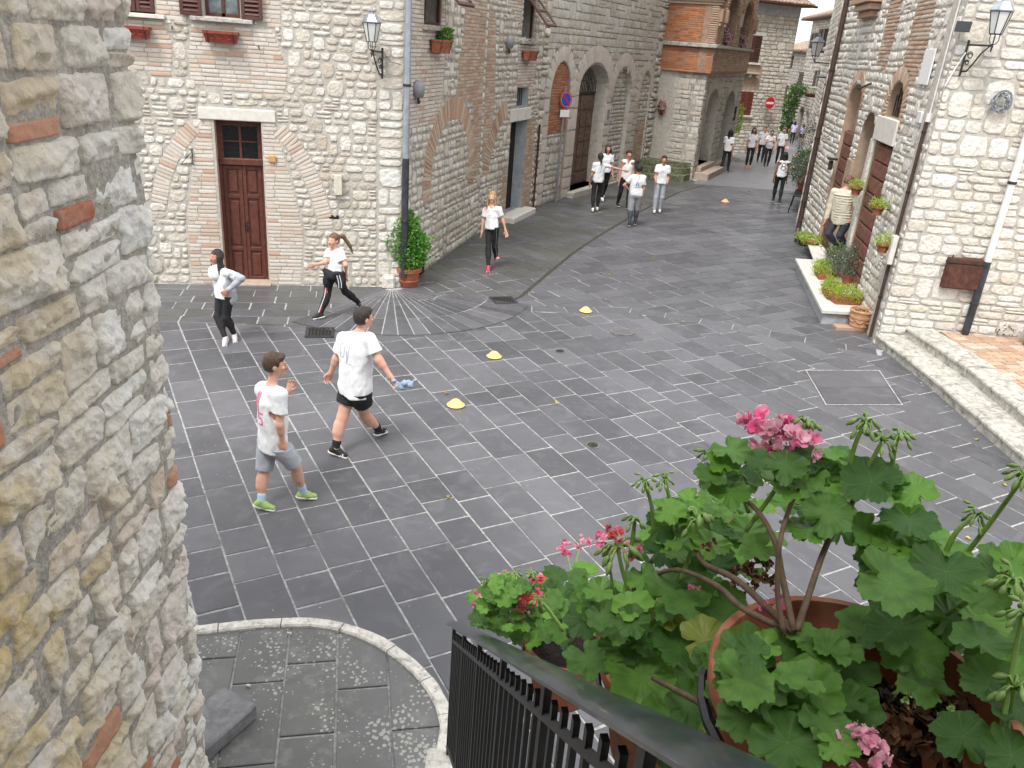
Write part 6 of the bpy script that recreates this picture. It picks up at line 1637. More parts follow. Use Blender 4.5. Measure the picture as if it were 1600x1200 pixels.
def bloom(w, px, py, off, label, fm, rad, n=160, pot='rust', z_=None, H=None, name='flower_pot'):
    u, z = wp(w, px, py, -off); (x0, y0), (x1, y1) = w; a = math.atan2(y1-y0, x1-x0); P = Matrix.Translation((x0, y0, 0)) @ Matrix.Rotation(a, 4, 'Z') @ Vector((u, off, z))
    o = empty(name, P, a, label, 'flower pot', 'pots of flowers on ledges'); small_pot(o, 0, 0, -rad[2]*1.2, rad[0]*.45, rad[2]*.8, pot)
    leaf_cloud(o, (0, 0, -.02), rad, n, .06, 'leaf_dark'); leaf_cloud(o, (0, -.03, .03), tuple(x*1.08 for x in rad), n, .055, fm, 'flowers', shell=.6)
bloom(WD, 1131, 61, -.06, 'mauve pink flowers on the loggia ledge, left arch', 'petal_violet', (.32, .2, .24), 240)
bloom(WD, 1155, 66, -.06, 'mauve pink flowers on the loggia ledge, right arch', 'petal_violet', (.30, .2, .22), 200)
bloom(WDL, 1034, 168, -.12, 'red geranium pot hung by the wall niche', 'petal_red', (.17, .14, .2), 130)
bloom(WH1, 1285, 77, -.3, 'small window box under the upper shutters of the tall far house', 'petal_violet', (.6, .2, .2), 90)
bloom(WH1, 1272, 144, -.3, 'green window plants under the lower shutters of the tall far house', 'leaf_lime', (1.6, .3, .3), 160)
# ------------------------------------------------------------------ lamps, pipes, signs, boxes, cones
def lantern(P, rz, label, s=1.0, arm=.42, style=0, drop=.34):
    """wall lantern: P is the wall point where the bracket plate is fixed; the arm reaches along local -Y"""
    o = empty('wall_lantern', P, rz, label, 'wall lantern', 'old style wall lanterns'); o.scale = (s, s, s)
    m = MB(); m.bbox(-.015, .015, -.02, 0, -.40, .06, .004).build('wall_plate', MAT['iron'], o)
    m = MB(); m.tube([(0, 0, 0), (0, -arm, 0)], .012, 8); m.tube([(0, -.01, -.34), (0, -.10, -.33), (0, -.17, -.24), (0, -.26, -.10), (0, -arm+.04, -.01)], .011, 6)
    for c, r in (((-.09, -.13), .05), ((-.07, -.22), .035)):
        m.tube([(0, c[0]+r*math.cos(t)*(1-t/16), c[1]+r*math.sin(t)*(1-t/16)) for t in np.linspace(0, 9, 22)], .007, 5)
    m.tube([(0, -arm, .0), (0, -arm, -.08)], [.018, .006], 6); m.build('bracket', MAT['iron'], o, smooth=True)
    m = MB(); b0 = .14
    for k in range(4):
        a = PI/4+k*PI/2; m.tube([(0, -arm, .01), (.03*math.cos(a), -arm+.03*math.sin(a), .02), (.055*math.cos(a), -arm+.055*math.sin(a), .06), (.055*math.cos(a), -arm+.055*math.sin(a), b0)], .006, 5)
    m.build('stem', MAT['iron'], o)
    rb, rt, hh = .075, .135, .27
    n = 6
    pts = lambda r, z: [Vector((r*math.cos(2*PI*k/n+PI/6), -arm+r*math.sin(2*PI*k/n+PI/6), z)) for k in range(n)]
    B, T_ = pts(rb, b0), pts(rt, b0+hh)
    fr = MB()
    for k in range(n): fr.tube([B[k], T_[k]], .007, 5); fr.tube([B[k], B[(k+1) % n]], .007, 5); fr.tube([T_[k], T_[(k+1) % n]], .010, 5)
    fr.build('lantern_frame', MAT['iron'], o)
    for k in range(n):
        j = (k+1) % n; c = (B[k]+B[j]+T_[k]+T_[j])/4; cc = Vector((0, -arm, c.z)); f = lambda v: v+(cc-c)*.02
        MB().add([f(B[k]), f(B[j]), f(T_[j]), f(T_[k])], [(0, 1, 2, 3)]).build('pane', MAT['lamp_glass'], o)
    m = MB(); zt = b0+hh
    m.lathe([(rt*1.12, zt), (rt*1.14, zt+.012), (rt*.62, zt+.11), (rt*.58, zt+.118), (rt*.30, zt+.122), (rt*.26, zt+.15), (rt*.42, zt+.158), (rt*.42, zt+.168), (rt*.14, zt+.18), (rt*.08, zt+.215), (.002, zt+.22)], n, (0, -arm, 0), a0=PI/6)
    m.build('lantern_roof', MAT['lamp_roof'], o)
    return o
PA = TAW @ Vector((5.16, -.045, 3.87))
lantern(PA, HA.rz-R(32), 'hexagonal lantern on a scrolled iron bracket left of the zinc downpipe', 1.0, .34)
PR = TR; u_, z_ = wp(WR2, 1512, 70, .05)
Pq = HR.M @ TR @ Vector((u_, -.04, z_)); lantern(Pq, math.atan2(-.4, 5.5)-R(-25), 'large lantern beside the small floodlight on the right house front', 1.05, .40)
# floodlight
Pf = HR.M @ TR @ Vector((wp(WR2, 1508, 42, .15)[0], -.12, wp(WR2, 1508, 42, .15)[1])); fl_ = empty('floodlight', Pf, R(-35), 'small black floodlight to the left of the large lantern', 'floodlight')
MB().add([(-.10, -.10, -.07), (.10, -.10, -.07), (.10, -.07, .07), (-.10, -.07, .07), (-.06, .03, -.04), (.06, .03, -.04), (.06, .03, .05), (-.06, .03, .05)], [(3, 2, 1, 0), (4, 5, 6, 7), (0, 1, 5, 4), (1, 2, 6, 5), (2, 3, 7, 6), (3, 0, 4, 7)]).build('housing', MAT['black_paint'], fl_)
MB().add([(-.088, -.1015, -.058), (.088, -.1015, -.058), (.088, -.073, .058), (-.088, -.073, .058)], [(0, 1, 2, 3)]).build('lens', MAT['glass_dark'], fl_)
MB().bbox(-.015, .015, .03, .12, -.02, .0, .003).build('bracket', MAT['iron'], fl_)
# street lantern on the straight arm down the street
Pl = dp(1303, 100, 33.5); ll = empty('wall_lantern', Pl, R(-68)+PI*0, 'street lantern on a long straight arm above the far street', 'wall lantern', 'old style wall lanterns')
lo = dp(1272, 97, 33.0)-Pl
def wl(v): return Matrix.Rotation(-ll.rotation_euler.z, 3, 'Z') @ v
e_ = wl(lo); MB().tube([(0, 0, 0), e_], .02, 6).build('bracket', MAT['iron'], ll)
n = 4
zt = .62
fr = MB(); B = [Vector((e_.x+.12*math.cos(PI/4+k*PI/2), e_.y+.12*math.sin(PI/4+k*PI/2), e_.z+.22)) for k in range(4)]; T_ = [Vector((e_.x+.24*math.cos(PI/4+k*PI/2), e_.y+.24*math.sin(PI/4+k*PI/2), e_.z+.70)) for k in range(4)]
for k in range(4): fr.tube([B[k], T_[k]], .014, 5); fr.tube([B[k], B[(k+1) % 4]], .014, 5); fr.tube([T_[k], T_[(k+1) % 4]], .018, 5); fr.tube([e_, (B[k]+e_)/2+Vector((0, 0, .02)), B[k]], .012, 5)
fr.build('lantern_frame', MAT['iron'], ll)
for k in range(4):
    j = (k+1) % 4; MB().add([B[k], B[j], T_[j], T_[k]], [(0, 1, 2, 3)]).build('pane', MAT['lamp_glass'], ll)
MB().lathe([(.27, .70), (.10, .86), (.05, .88), (.05, .94), (.002, 1.0)], 4, (e_.x, e_.y, e_.z), a0=PI/4).build('lantern_roof', MAT['lamp_roof'], ll)
# flat street light below it
Pl = dp(1304, 122, 33.5); sl = empty('street_light', Pl, 0, 'flat grey street light under the far lantern', 'street light')
lo = dp(1285, 120, 33.2)-Pl
MB().tube([(0, 0, 0), lo*.5, lo], .03, 6).build('bracket', MAT['iron'], sl)
MB().lathe([(.02, .06), (.25, .02), (.26, 0), (.22, -.04), (.002, -.05)], 16, tuple(lo)).build('lamp_head', MAT['grey_box'], sl)

# downpipes
def pipe(name, label, pts, r, mats, split=None, brk=(), group=None):
    o = empty(name, pts[0], 0, label, 'downpipe', group); P = [Vector(p)-Vector(pts[0]) for p in pts]
    if split is None: MB().tube(P, r, 14).build('pipe', MAT[mats[0]], o, smooth=True, angle=R(60))
    else:
        a, b = P[0], P[-1]; m_ = a.lerp(b, split)
        MB().tube([a, m_], r*1.1, 14).build('lower_pipe', MAT[mats[1]], o, smooth=True, angle=R(60)); MB().tube([m_-(b-a).normalized()*.03, b], r, 14).build('pipe', MAT[mats[0]], o, smooth=True, angle=R(60))
    for z in brk:
        t = (z-P[0].z)/(P[-1].z-P[0].z); c = P[0].lerp(P[-1], t)
        MB().lathe([(r*1.2, -.02), (r*1.25, -.015), (r*1.25, .015), (r*1.2, .02)], 14, tuple(c)).build('pipe_clip', MAT['iron'], o)
    return o
cx, cy = -2.06, 13.72
pipe('downpipe', 'zinc grey downpipe at the corner of the brick house, dark at the foot', [(cx, cy, .2), (cx, cy, 7.6)], .055, ('pipe_zinc', 'pipe_dark'), split=(2.25-.2)/7.4, brk=(1.0, 3.2, 4.6, 6))
b0 = HR.M @ Vector((.68, -.09, 0)); pipe('downpipe', 'tall dark brown downpipe at the far end of the right house', [(b0.x, b0.y, .05), (b0.x, b0.y, 8.6)], .06, ('pipe_brown',), brk=(.8, 2.4, 4.0, 5.6))
b1 = HR.M @ Vector((LR-.22, -.06, 0)); pipe('downpipe', 'thin dark brown downpipe near the corner of the right house', [(b1.x, b1.y, .05), (b1.x, b1.y, 3.5)], .026, ('pipe_brown',), brk=(.7, 1.5, 2.4, 3.3))
m = MB(); b1 = HR.M @ Vector((LR-.20, -.045, 0)); m.tube([(b1.x, b1.y, 3.5), (b1.x, b1.y, 3.62)], .04, 8)
m.tube([(b1.x, b1.y, 3.6), (b1.x+.01, b1.y, 8.4)], .010, 6); o = m.build('cable_conduit', MAT['pipe_white']); tag(o, 'thin pale cable conduit climbing the corner above the thin downpipe', 'conduit')
b1 = HR.M @ Vector((LR-.14, -.09, 0)); o = MB().bbox(-.07, .07, -.04, .04, 1.32, 1.78, .01).build('cover_plate', MAT['white_sill']); o.location = (b1.x, b1.y, 0); o.rotation_euler = (0, 0, HR.rz); tag(o, 'cream stone cover strip beside the thin downpipe at mid height', 'cover')
uw, _ = wp(WR2, 1513, 505, .1); b2 = HR.M @ TR @ Vector((uw, -.10, 0)); pipe('downpipe', 'white downpipe with dark grey lower part on the right house front', [(b2.x, b2.y, .36), (b2.x, b2.y, 8.6)], .052, ('pipe_white', 'pipe_dark'), split=(1.55-.36)/8.24, brk=(.5, 2.4, 3.6))
# rusty meter box and coil of cable
(ua, za), (ub, zb) = wp(WR2, 1483, 402, .08), wp(WR2, 1527, 454, .08)
o = empty('meter_box', HR.M @ TR @ Vector((ua, -.02, zb)), math.atan2(-.4, 5.55), 'rusty brown metal box on the white stone front left of the white pipe', 'meter box')
MB().bbox(0, ub-ua, -.10, .0, 0, za-zb, .006).build('box', MAT['rust'], o); MB().bbox(.02, ub-ua-.02, -.112, -.10, .02, za-zb-.09, .004).build('door', MAT['rust'], o); MB().bbox(-.01, ub-ua+.01, -.12, 0, za-zb-.07, za-zb-.055, .002).tube([(.06, -.05, za-zb), (.06, -.05, za-zb+.04)], .012, 5).build('lid_edge', MAT['iron'], o)
uc, zc = wp(WR2, 1562, 160, .08); o = empty('cable_coil', HR.M @ TR @ Vector((uc, -.08, zc)), math.atan2(-.4, 5.55), 'coil of grey cable hung on the white stone front', 'cable coil')
rg = random.Random(8)
for k in range(14):
    r0 = rg.uniform(.09, .17); ex, ez = rg.uniform(-.03, .03), rg.uniform(-.03, .03); a0 = rg.uniform(0, 6)
    MB().tube([(ex+r0*.85*math.cos(t), -.02+rg.uniform(-.03, .03), ez+r0*math.sin(t)) for t in np.linspace(a0, a0+2*PI, 20)], .006, 5).build('cable_loop', MAT['grey_box'] if k % 3 else MAT['pipe_zinc'], o)
MB().tube([(0, .07, .13), (0, -.05, .13)], .012, 5).build('nail', MAT['iron'], o)
# cable from lantern
m = MB(); a = HR.M @ TR @ Vector((-.02, -.05, 4.02)); b = HR.M @ TR @ Vector((u_, -.06, z_-.1)); m.tube([a, a.lerp(b, .5)+Vector((0, 0, .02)), b], .009, 6); tag(m.build('lamp_cable', MAT['pipe_white']), 'short white cable running to the large lantern bracket', 'cable')
m = MB(); a = TAW @ Vector((5.18, -.05, 3.85)); b = TAW @ Vector((5.45, -.05, 3.70)); m.tube([a, a.lerp(b, .4)-Vector((0, 0, .06)), b], .005, 5); tag(m.build('lamp_cable', MAT['iron']), 'thin dark cable between the hexagonal lantern and the zinc downpipe', 'cable')
# window boxes
def wbox(w, T, px, py, off, wd, label, mat='plastic_brown', plant=False, h=.15):
    u, z = wp(w, px, py, off); P = T @ Vector((u, -.03, z)); a = math.atan2(w[1][1]-w[0][1], w[1][0]-w[0][0])
    o = flower_box(P, a, wd, h, .17, mat, label, 'window boxes of the corner house')
    if plant:
        leaf_cloud(o, (.14, -.1, .07), (.17, .11, .13), 260, .07, 'leaf_bright')
    return o
wbox(WA, TAW, 208, 42, .12, .40, 'empty reddish window box under the leftmost closed shutters')
wbox(WA, TAW, 345, 50, .12, .44, 'empty reddish window box under the open shuttered window over the door')
wbox(WB1, TB1W, 690, 63, .12, .62, 'terracotta window box with a bright green plant on the side of the corner house', 'terracotta', True, .2)
wbox(WB2, TB2W, 829, 80, .12, .6, 'terracotta window box under the farther awning shutter', 'terracotta', False, .2)
for px, py, T, w, lb in ((655, 140, TB1W, WB1, 'round grey cable box on the side wall next to the zinc downpipe'), (797, 66, TB2W, WB2, 'small dark round lamp on the side wall between the two awning shutters')):
    u, z = wp(w, px, py, .08); o = empty('wall_box', T @ Vector((u, -.06, z)), math.atan2(w[1][1]-w[0][1], w[1][0]-w[0][0]), lb, 'wall box')
    MB().lathe([(.002, -.14), (.09, -.12), (.12, 0), (.11, .08), (.05, .14), (.002, .15)], 12).build('housing', MAT['grey_box'], o, smooth=True); MB().tube([(0, 0, -.12), (.05, 0, -.22), (.16, .03, -.2)], .02, 6).build('cable', MAT['iron'], o)
u, z = .05, 0; P = HC.M @ Vector((.03, -.06, 0)); o = MB().bbox(-.03, .03, -.02, .02, 0, 2.2, .006).build('rusty_post', MAT['rust']); o.location = P; o.rotation_euler = (0, 0, HC.rz); tag(o, 'thin rusty iron post standing at the joint of the two left houses', 'post')
# signs
def sign_disc(root, r, T, kind):
    def disc(rr, y, mat, name, a0=0): 
        m = MB(); m.add([T @ Vector((rr*math.cos(t), y, rr*math.sin(t))) for t in np.linspace(0, 2*PI, 33)[:-1]], [tuple(range(32))]); return m.build(name, MAT[mat], root)
    MB().lathe([(r, -.008), (r, .008)], 32, M=T @ Matrix.Rotation(R(90), 4, 'X')).build('plate', MAT['grey_box'], root)
    disc(r*.985, -.0105, 'sign_red', 'red_face') if kind == 'park' else disc(r*.985, -.0105, 'sign_red', 'red_face')
    if kind == 'park':
        disc(r*.80, -.013, 'sign_blue', 'blue_face')
        m = MB(); m.box(-r*.86, r*.86, -.0165, -.0145, -r*.085, r*.085, T @ Matrix.Rotation(R(45), 4, 'Y')); m.build('red_bar', MAT['sign_red'], root)
        m = MB(); m.add([T @ Vector((rr*math.cos(t), -.0115, rr*math.sin(t))) for rr in (r*.83, r*.80) for t in np.linspace(0, 2*PI, 33)[:-1]], [(k, (k+1) % 32, 32+(k+1) % 32, 32+k) for k in range(32)]); m.build('white_ring', MAT['white_paint'], root)
    else:
        m = MB(); m.box(-r*.72, r*.72, -.0155, -.0125, -r*.17, r*.17, T); m.build('white_bar', MAT['white_paint'], root)
        m = MB(); m.add([T @ Vector((rr*math.cos(t), -.0115, rr*math.sin(t))) for rr in (r*.985, r*.95) for t in np.linspace(0, 2*PI, 33)[:-1]], [(k, (k+1) % 32, 32+(k+1) % 32, 32+k) for k in range(32)]); m.build('white_ring', MAT['white_paint'], root)
g = gp(868, 315); us_, zs_ = 0, 0
sg = empty('no_parking_sign', (g.x, g.y, 0), HC.rz-R(22), 'round blue and red no parking sign on a thin pole against the left wall', 'road sign')
f_ = math.hypot(g.x, g.y); Pz = dp(879, 155, g.y).z
MB().tube([(0, 0, 0), (0, 0, Pz+.35)], .03, 8).build('pole', MAT['grey_box'], sg)
sign_disc(sg, .22, Matrix.Translation((0, -.045, Pz)), 'park')
MB().bbox(-.17, .17, -.055, -.035, Pz-.46, Pz-.27, .004).build('supplementary_plate', MAT['white_paint'], sg)
Pn = HE.M @ Vector((wp(WE, 1203, 161, .4)[0], -.4, wp(WE, 1203, 161, .4)[1]))
sg = empty('no_entry_sign', Pn, HE.rz, 'round red no entry sign with white bar on the end house', 'road sign'); sign_disc(sg, .32, Matrix.Identity(4), 'entry')
MB().tube([(0, .02, 0), (0, .38, 0)], .025, 6).build('bracket', MAT['iron'], sg)
# training cones
def cone(px, py, mat, label, s=1.0):
    g = gp(px, py); o = MB().lathe([(.110, 0), (.112, .006), (.100, .012), (.052, .062), (.032, .073), (.024, .071), (.020, .064)], 28).build('marker_cone', MAT[mat], None, smooth=True, angle=R(50))
    o.location = (g.x, g.y, g.z+.012); o.scale = (s, s, s); tag(o, label, 'marker cone', 'flat training cones along the street')
cone(712, 634, 'cone', 'yellow disc cone nearest the camera, beside the cloth of the walking boy', 1.0)
cone(772, 558, 'cone', 'yellow disc cone second from the camera', 1.0)
cone(915, 487, 'cone', 'yellow disc cone on the band of slabs right of the drain', 1.0)
cone(1133, 316, 'cone_orange', 'orange disc cone in the middle of the street before the girl with number 8', 1.15)
cone(1240, 264, 'cone_orange', 'orange disc cone just behind the girl with number 8', 1.3)
cone(1243, 245, 'cone_orange', 'orange disc cone farther down the street, middle of three', 1.5)
cone(1229, 232, 'cone_orange', 'farthest faint orange disc cone', 1.7)
# fallen leaves and litter
lv = [(940, 428, 1), (955, 430, 0), (945, 469, 0), (952, 471, 1), (1022, 403, 0), (909, 394, 0), (916, 307, 0), (936, 333, 0), (1069, 319, 0), (1090, 328, 1), (1065, 504, 0), (765, 451, 0), (694, 616, 1), (1530, 689, 0), (1565, 757, 0), (1507, 840, 0), (700, 775, 0), (1250, 722, 1), (1135, 345, 0), (1250, 338, 0), (1172, 300, 0), (870, 632, 0)]
LB = ['yellow fallen leaf left of the pair in mid street', 'brown fallen leaf right of the pair in mid street', 'yellow fallen leaf above the band cone, left of two touching', 'brown fallen leaf above the band cone, right of two touching', 'yellow fallen leaf alone in the middle of the street', 'yellow fallen leaf just right of the dark gutter', 'yellow fallen leaf behind the feet of the girl reaching out',
 'yellow fallen leaf on the mossy pavement left of the boy with green print', 'yellow fallen leaf right of the jogging boy', 'brown fallen leaf farther right of the jogging boy', 'yellow fallen leaf on the curved band of slabs', 'yellow fallen leaf near the drain by the fan paving', 'orange curled leaf beside the nearest yellow cone', 'yellow fallen leaf by the lower stone step',
 'yellow fallen leaf right of the tall geranium buds', 'yellow fallen leaf framed by geranium stalks at right', 'pale leaf scrap on the slabs below the nearest cone', 'brown fallen leaf touching the big pink flower', 'yellow fallen leaf past the mid street orange cone', 'yellow fallen leaf near the brown downpipe foot', 'yellow fallen leaf far up the street left of the number 8 girl', 'yellow leaf scrap on the left part of the street']
rg = random.Random(3)
for i, (px, py, k) in enumerate(lv):
    g = gp(px, py); s = .055 if py > 350 else .08; m = MB(); w = .35
    P = [(0, 0, .008), (.35*s, w*s, .02+.01*rg.random()), (s, .45*w*s, .012), (1.35*s, 0, .03), (s, -.5*w*s, .014), (.35*s, -w*s, .022)]
    m.add([*P, (.7*s, 0, .006)], [(0, 1, 6), (1, 2, 6), (2, 3, 6), (3, 4, 6), (4, 5, 6), (5, 0, 6)])
    o = m.build('fallen_leaf', MAT['leaf_dry2' if k else 'leaf_dry']); o.location = (g.x, g.y, g.z); o.rotation_euler = (0, 0, rg.uniform(0, 6))
    tag(o, LB[i], 'fallen leaf', 'fallen leaves on the paving')
for px, py, s, lb in ((388, 1073, .016, 'tan pebble beside the slate block'), (452, 991, .018, 'pale stone chip just inside the curved kerb'), (1439, 599, .014, 'small white scrap near the lower step'), (1228, 653, .015, 'small white scrap under the tall flower buds')):
    g = gp(px, py, .08 if py > 900 else 0); m = MB(); V, F = unit_stone(random.Random(int(px))); m.add([(v[0]*s*2, v[2]*s, -v[1]*s*.8) for v in V], [tuple(f) for f in F]); o = m.build('pebble', MAT['kerb']); o.location = (g.x, g.y, g.z+.004); tag(o, lb, 'pebble')
# ------------------------------------------------------------------ people: distance fields meshed into one continuous surface each
def surface_nets(f, o, v):
    """naive surface nets of a scalar grid f (negative inside), origin o, voxel v"""
    s = f < 0; nx, ny, nz = f.shape
    c = np.zeros((nx-1, ny-1, nz-1), np.int8)
    for dx in (0, 1):
        for dy in (0, 1):
            for dz in (0, 1): c += s[dx:nx-1+dx, dy:ny-1+dy, dz:nz-1+dz]
    act = (c > 0) & (c < 8); idx = -np.ones(act.shape, np.int64); I = np.argwhere(act); idx[act] = np.arange(len(I))
    acc = np.zeros((len(I), 3)); cnt = np.zeros(len(I))
    i, j, k = I.T
    corners = [(a, b, c_) for a in (0, 1) for b in (0, 1) for c_ in (0, 1)]
    for a in corners:
        for ax in range(3):
            if a[ax]: continue
            b = list(a); b[ax] = 1
            f0 = f[i+a[0], j+a[1], k+a[2]]; f1 = f[i+b[0], j+b[1], k+b[2]]; m = (f0 < 0) != (f1 < 0)
            t = np.where(m, f0/(f0-f1+1e-12), 0); p = np.array(a, float)[None, :].repeat(len(I), 0); p[:, ax] += t
            acc[m] += p[m]; cnt += m
    V = (I+acc/np.maximum(cnt, 1)[:, None])*v+o; Q = []
    for ax in range(3):
        sl0 = [slice(None)]*3; sl1 = [slice(None)]*3; sl0[ax] = slice(0, -1); sl1[ax] = slice(1, None)
        e = s[tuple(sl0)] != s[tuple(sl1)]; E_ = np.argwhere(e); b, c_ = [x for x in range(3) if x != ax]
        ok = (E_[:, b] > 0) & (E_[:, c_] > 0) & (E_[:, b] < f.shape[b]-1) & (E_[:, c_] < f.shape[c_]-1); E_ = E_[ok]
        inside = s[tuple(E_.T)]
        def id_(db, dc): q = E_.copy(); q[:, b] -= db; q[:, c_] -= dc; return idx[tuple(q.T)]
        q = np.stack([id_(1, 1), id_(0, 1), id_(0, 0), id_(1, 0)], 1)
        flip = inside if ax != 1 else ~inside
        q[~flip] = q[~flip][:, ::-1]; Q.append(q)
    Q = np.concatenate(Q); return V, Q[(Q >= 0).all(1)]
class SDF:
    def __init__(s, v): s.v = v; s.p = []
    def cone(s, a, b, r1, r2, k=.02, sq=(1, 1, 1)): s.p.append(('c', np.array(a, float), np.array(b, float), r1, r2, k)); return s
    def ell(s, c, r, M=None, k=.02): s.p.append(('e', np.array(c, float), np.array(r, float), M, None, k)); return s
    def cut(s, fn): s.p.append(('x', fn)); return s
    def mesh(s, noise_amp=0.0):
        lo, hi = np.full(3, 1e9), np.full(3, -1e9)
        for p in s.p:
            if p[0] == 'c': r = max(p[3], p[4]); lo = np.minimum(lo, np.minimum(p[1], p[2])-r); hi = np.maximum(hi, np.maximum(p[1], p[2])+r)
            elif p[0] == 'e': r = max(p[2]); lo = np.minimum(lo, p[1]-r); hi = np.maximum(hi, p[1]+r)
        lo -= 3*s.v; hi += 3*s.v; n = np.ceil((hi-lo)/s.v).astype(int)+1
        f = np.full(n, .2, np.float32)
        for p in s.p:
            if p[0] == 'x':
                X = [lo[a]+np.arange(n[a])*s.v for a in range(3)]; f = np.maximum(f, p[1](X[0][:, None, None], X[1][None, :, None], X[2][None, None, :])); continue
            k = p[5]; pad = k+2*s.v
            if p[0] == 'c': r = max(p[3], p[4]); a0, a1 = np.minimum(p[1], p[2])-r-pad, np.maximum(p[1], p[2])+r+pad
            else: r = max(p[2]); a0, a1 = p[1]-r-pad, p[1]+r+pad
            i0 = np.clip(((a0-lo)/s.v).astype(int), 0, n-1); i1 = np.clip(np.ceil((a1-lo)/s.v).astype(int)+1, 1, n)
            X = [lo[a]+np.arange(i0[a], i1[a])*s.v for a in range(3)]
            x, y, z = X[0][:, None, None], X[1][None, :, None], X[2][None, None, :]
            if p[0] == 'c':
                a, b = p[1], p[2]; d = b-a; dd = d.dot(d)+1e-12
                t = np.clip(((x-a[0])*d[0]+(y-a[1])*d[1]+(z-a[2])*d[2])/dd, 0, 1)
                g = np.sqrt((x-a[0]-t*d[0])**2+(y-a[1]-t*d[1])**2+(z-a[2]-t*d[2])**2)-(p[3]+(p[4]-p[3])*t)
            else:
                c, rr, M = p[1], p[2], p[3]; u, v_, w = x-c[0], y-c[1], z-c[2]
                if M is not None: u, v_, w = [M[0, q]*u+M[1, q]*v_+M[2, q]*w for q in range(3)]   # into local axes
                q_ = np.sqrt((u/rr[0])**2+(v_/rr[1])**2+(w/rr[2])**2); g = (q_-1)*rr.min()
            sub = f[i0[0]:i1[0], i0[1]:i1[1], i0[2]:i1[2]]
            h = np.clip(.5+.5*(sub-g)/k, 0, 1); f[i0[0]:i1[0], i0[1]:i1[1], i0[2]:i1[2]] = sub*(1-h)+g*h-k*h*(1-h)
        V, Q = surface_nets(f, lo, s.v)
        return V, Q
    def build(s, name, mat, parent, wr=0.0, wf=9.0, ws=0):
        V, Q = s.mesh()
        if not len(Q): return None
        me = np_mesh(name, V, Q, mat, smooth=True)
        if wr:   # cloth folds: shift along normals with stretched noise
            N_ = np.zeros(len(V)*3, np.float32); me.vertices.foreach_get('normal', N_); N_ = N_.reshape(-1, 3)
            d = np.array([noise.fractal(Vector((x*wf+ws, y*wf, z*wf*.55)), 1, 2, 3) for x, y, z in V]); V = V+N_*(d*wr)[:, None]
            me.vertices.foreach_set('co', V.astype(np.float32).ravel()); me.update()
        return link(name, me, parent)
def cmat(name, col, rough=.85, **k): 
    key = 'c_'+name
    if key not in MAT: MAT[key] = plain(name, col, rough, var=k.get('var', .06), nscale=k.get('ns', 30), bump=k.get('bump', .25), bdist=.002)
    return MAT[key]
def skin(name, col):
    m, nt, b = new_mat(name); ge = nt.nodes.new('ShaderNodeNewGeometry'); f = noise_fac(nt, ge.outputs['Position'], 14, 4, .6, .35, .65)
    c = mixc(nt, f, col, (min(1, col[0]*1.05), col[1]*.86, col[2]*.80)); nt.links.new(c, b.inputs['Base Color']); b.inputs['Roughness'].default_value = .55
    b.inputs['Subsurface Weight'].default_value = .15; b.inputs['Subsurface Radius'].default_value = (.02, .008, .004); return m
SK = {'fair': skin('fair_skin', (.60, .37, .28)), 'tan': skin('tan_skin', (.47, .27, .19)), 'brown': skin('brown_skin', (.20, .10, .065))}
def hairm(name, a, b_):
    m, nt, b = new_mat(name); ge = nt.nodes.new('ShaderNodeNewGeometry'); mp = nt.nodes.new('ShaderNodeMapping'); mp.inputs['Scale'].default_value = (90, 90, 14); nt.links.new(ge.outputs['Position'], mp.inputs['Vector'])
    f = noise_fac(nt, mp.outputs[0], 1, 5, .7, .35, .65); nt.links.new(mixc(nt, f, a, b_), b.inputs['Base Color']); b.inputs['Roughness'].default_value = .5; add_bump(nt, b, f, .8, .006); return m
HM = {'brown': hairm('brown_hair', (.035, .018, .010), (.11, .062, .035)), 'dark': hairm('dark_hair', (.012, .009, .008), (.05, .035, .028)), 'black': hairm('black_hair', (.006, .006, .006), (.025, .022, .02)), 'blond': hairm('blond_hair', (.28, .16, .07), (.48, .31, .15)), 'auburn': hairm('auburn_hair', (.10, .05, .025), (.22, .12, .07))}
WHITE = cmat('white_tshirt', (.74, .745, .76)); 
def V3(v): return np.array(v, float)
def unit(v): v = V3(v); return v/(np.linalg.norm(v)+1e-9)
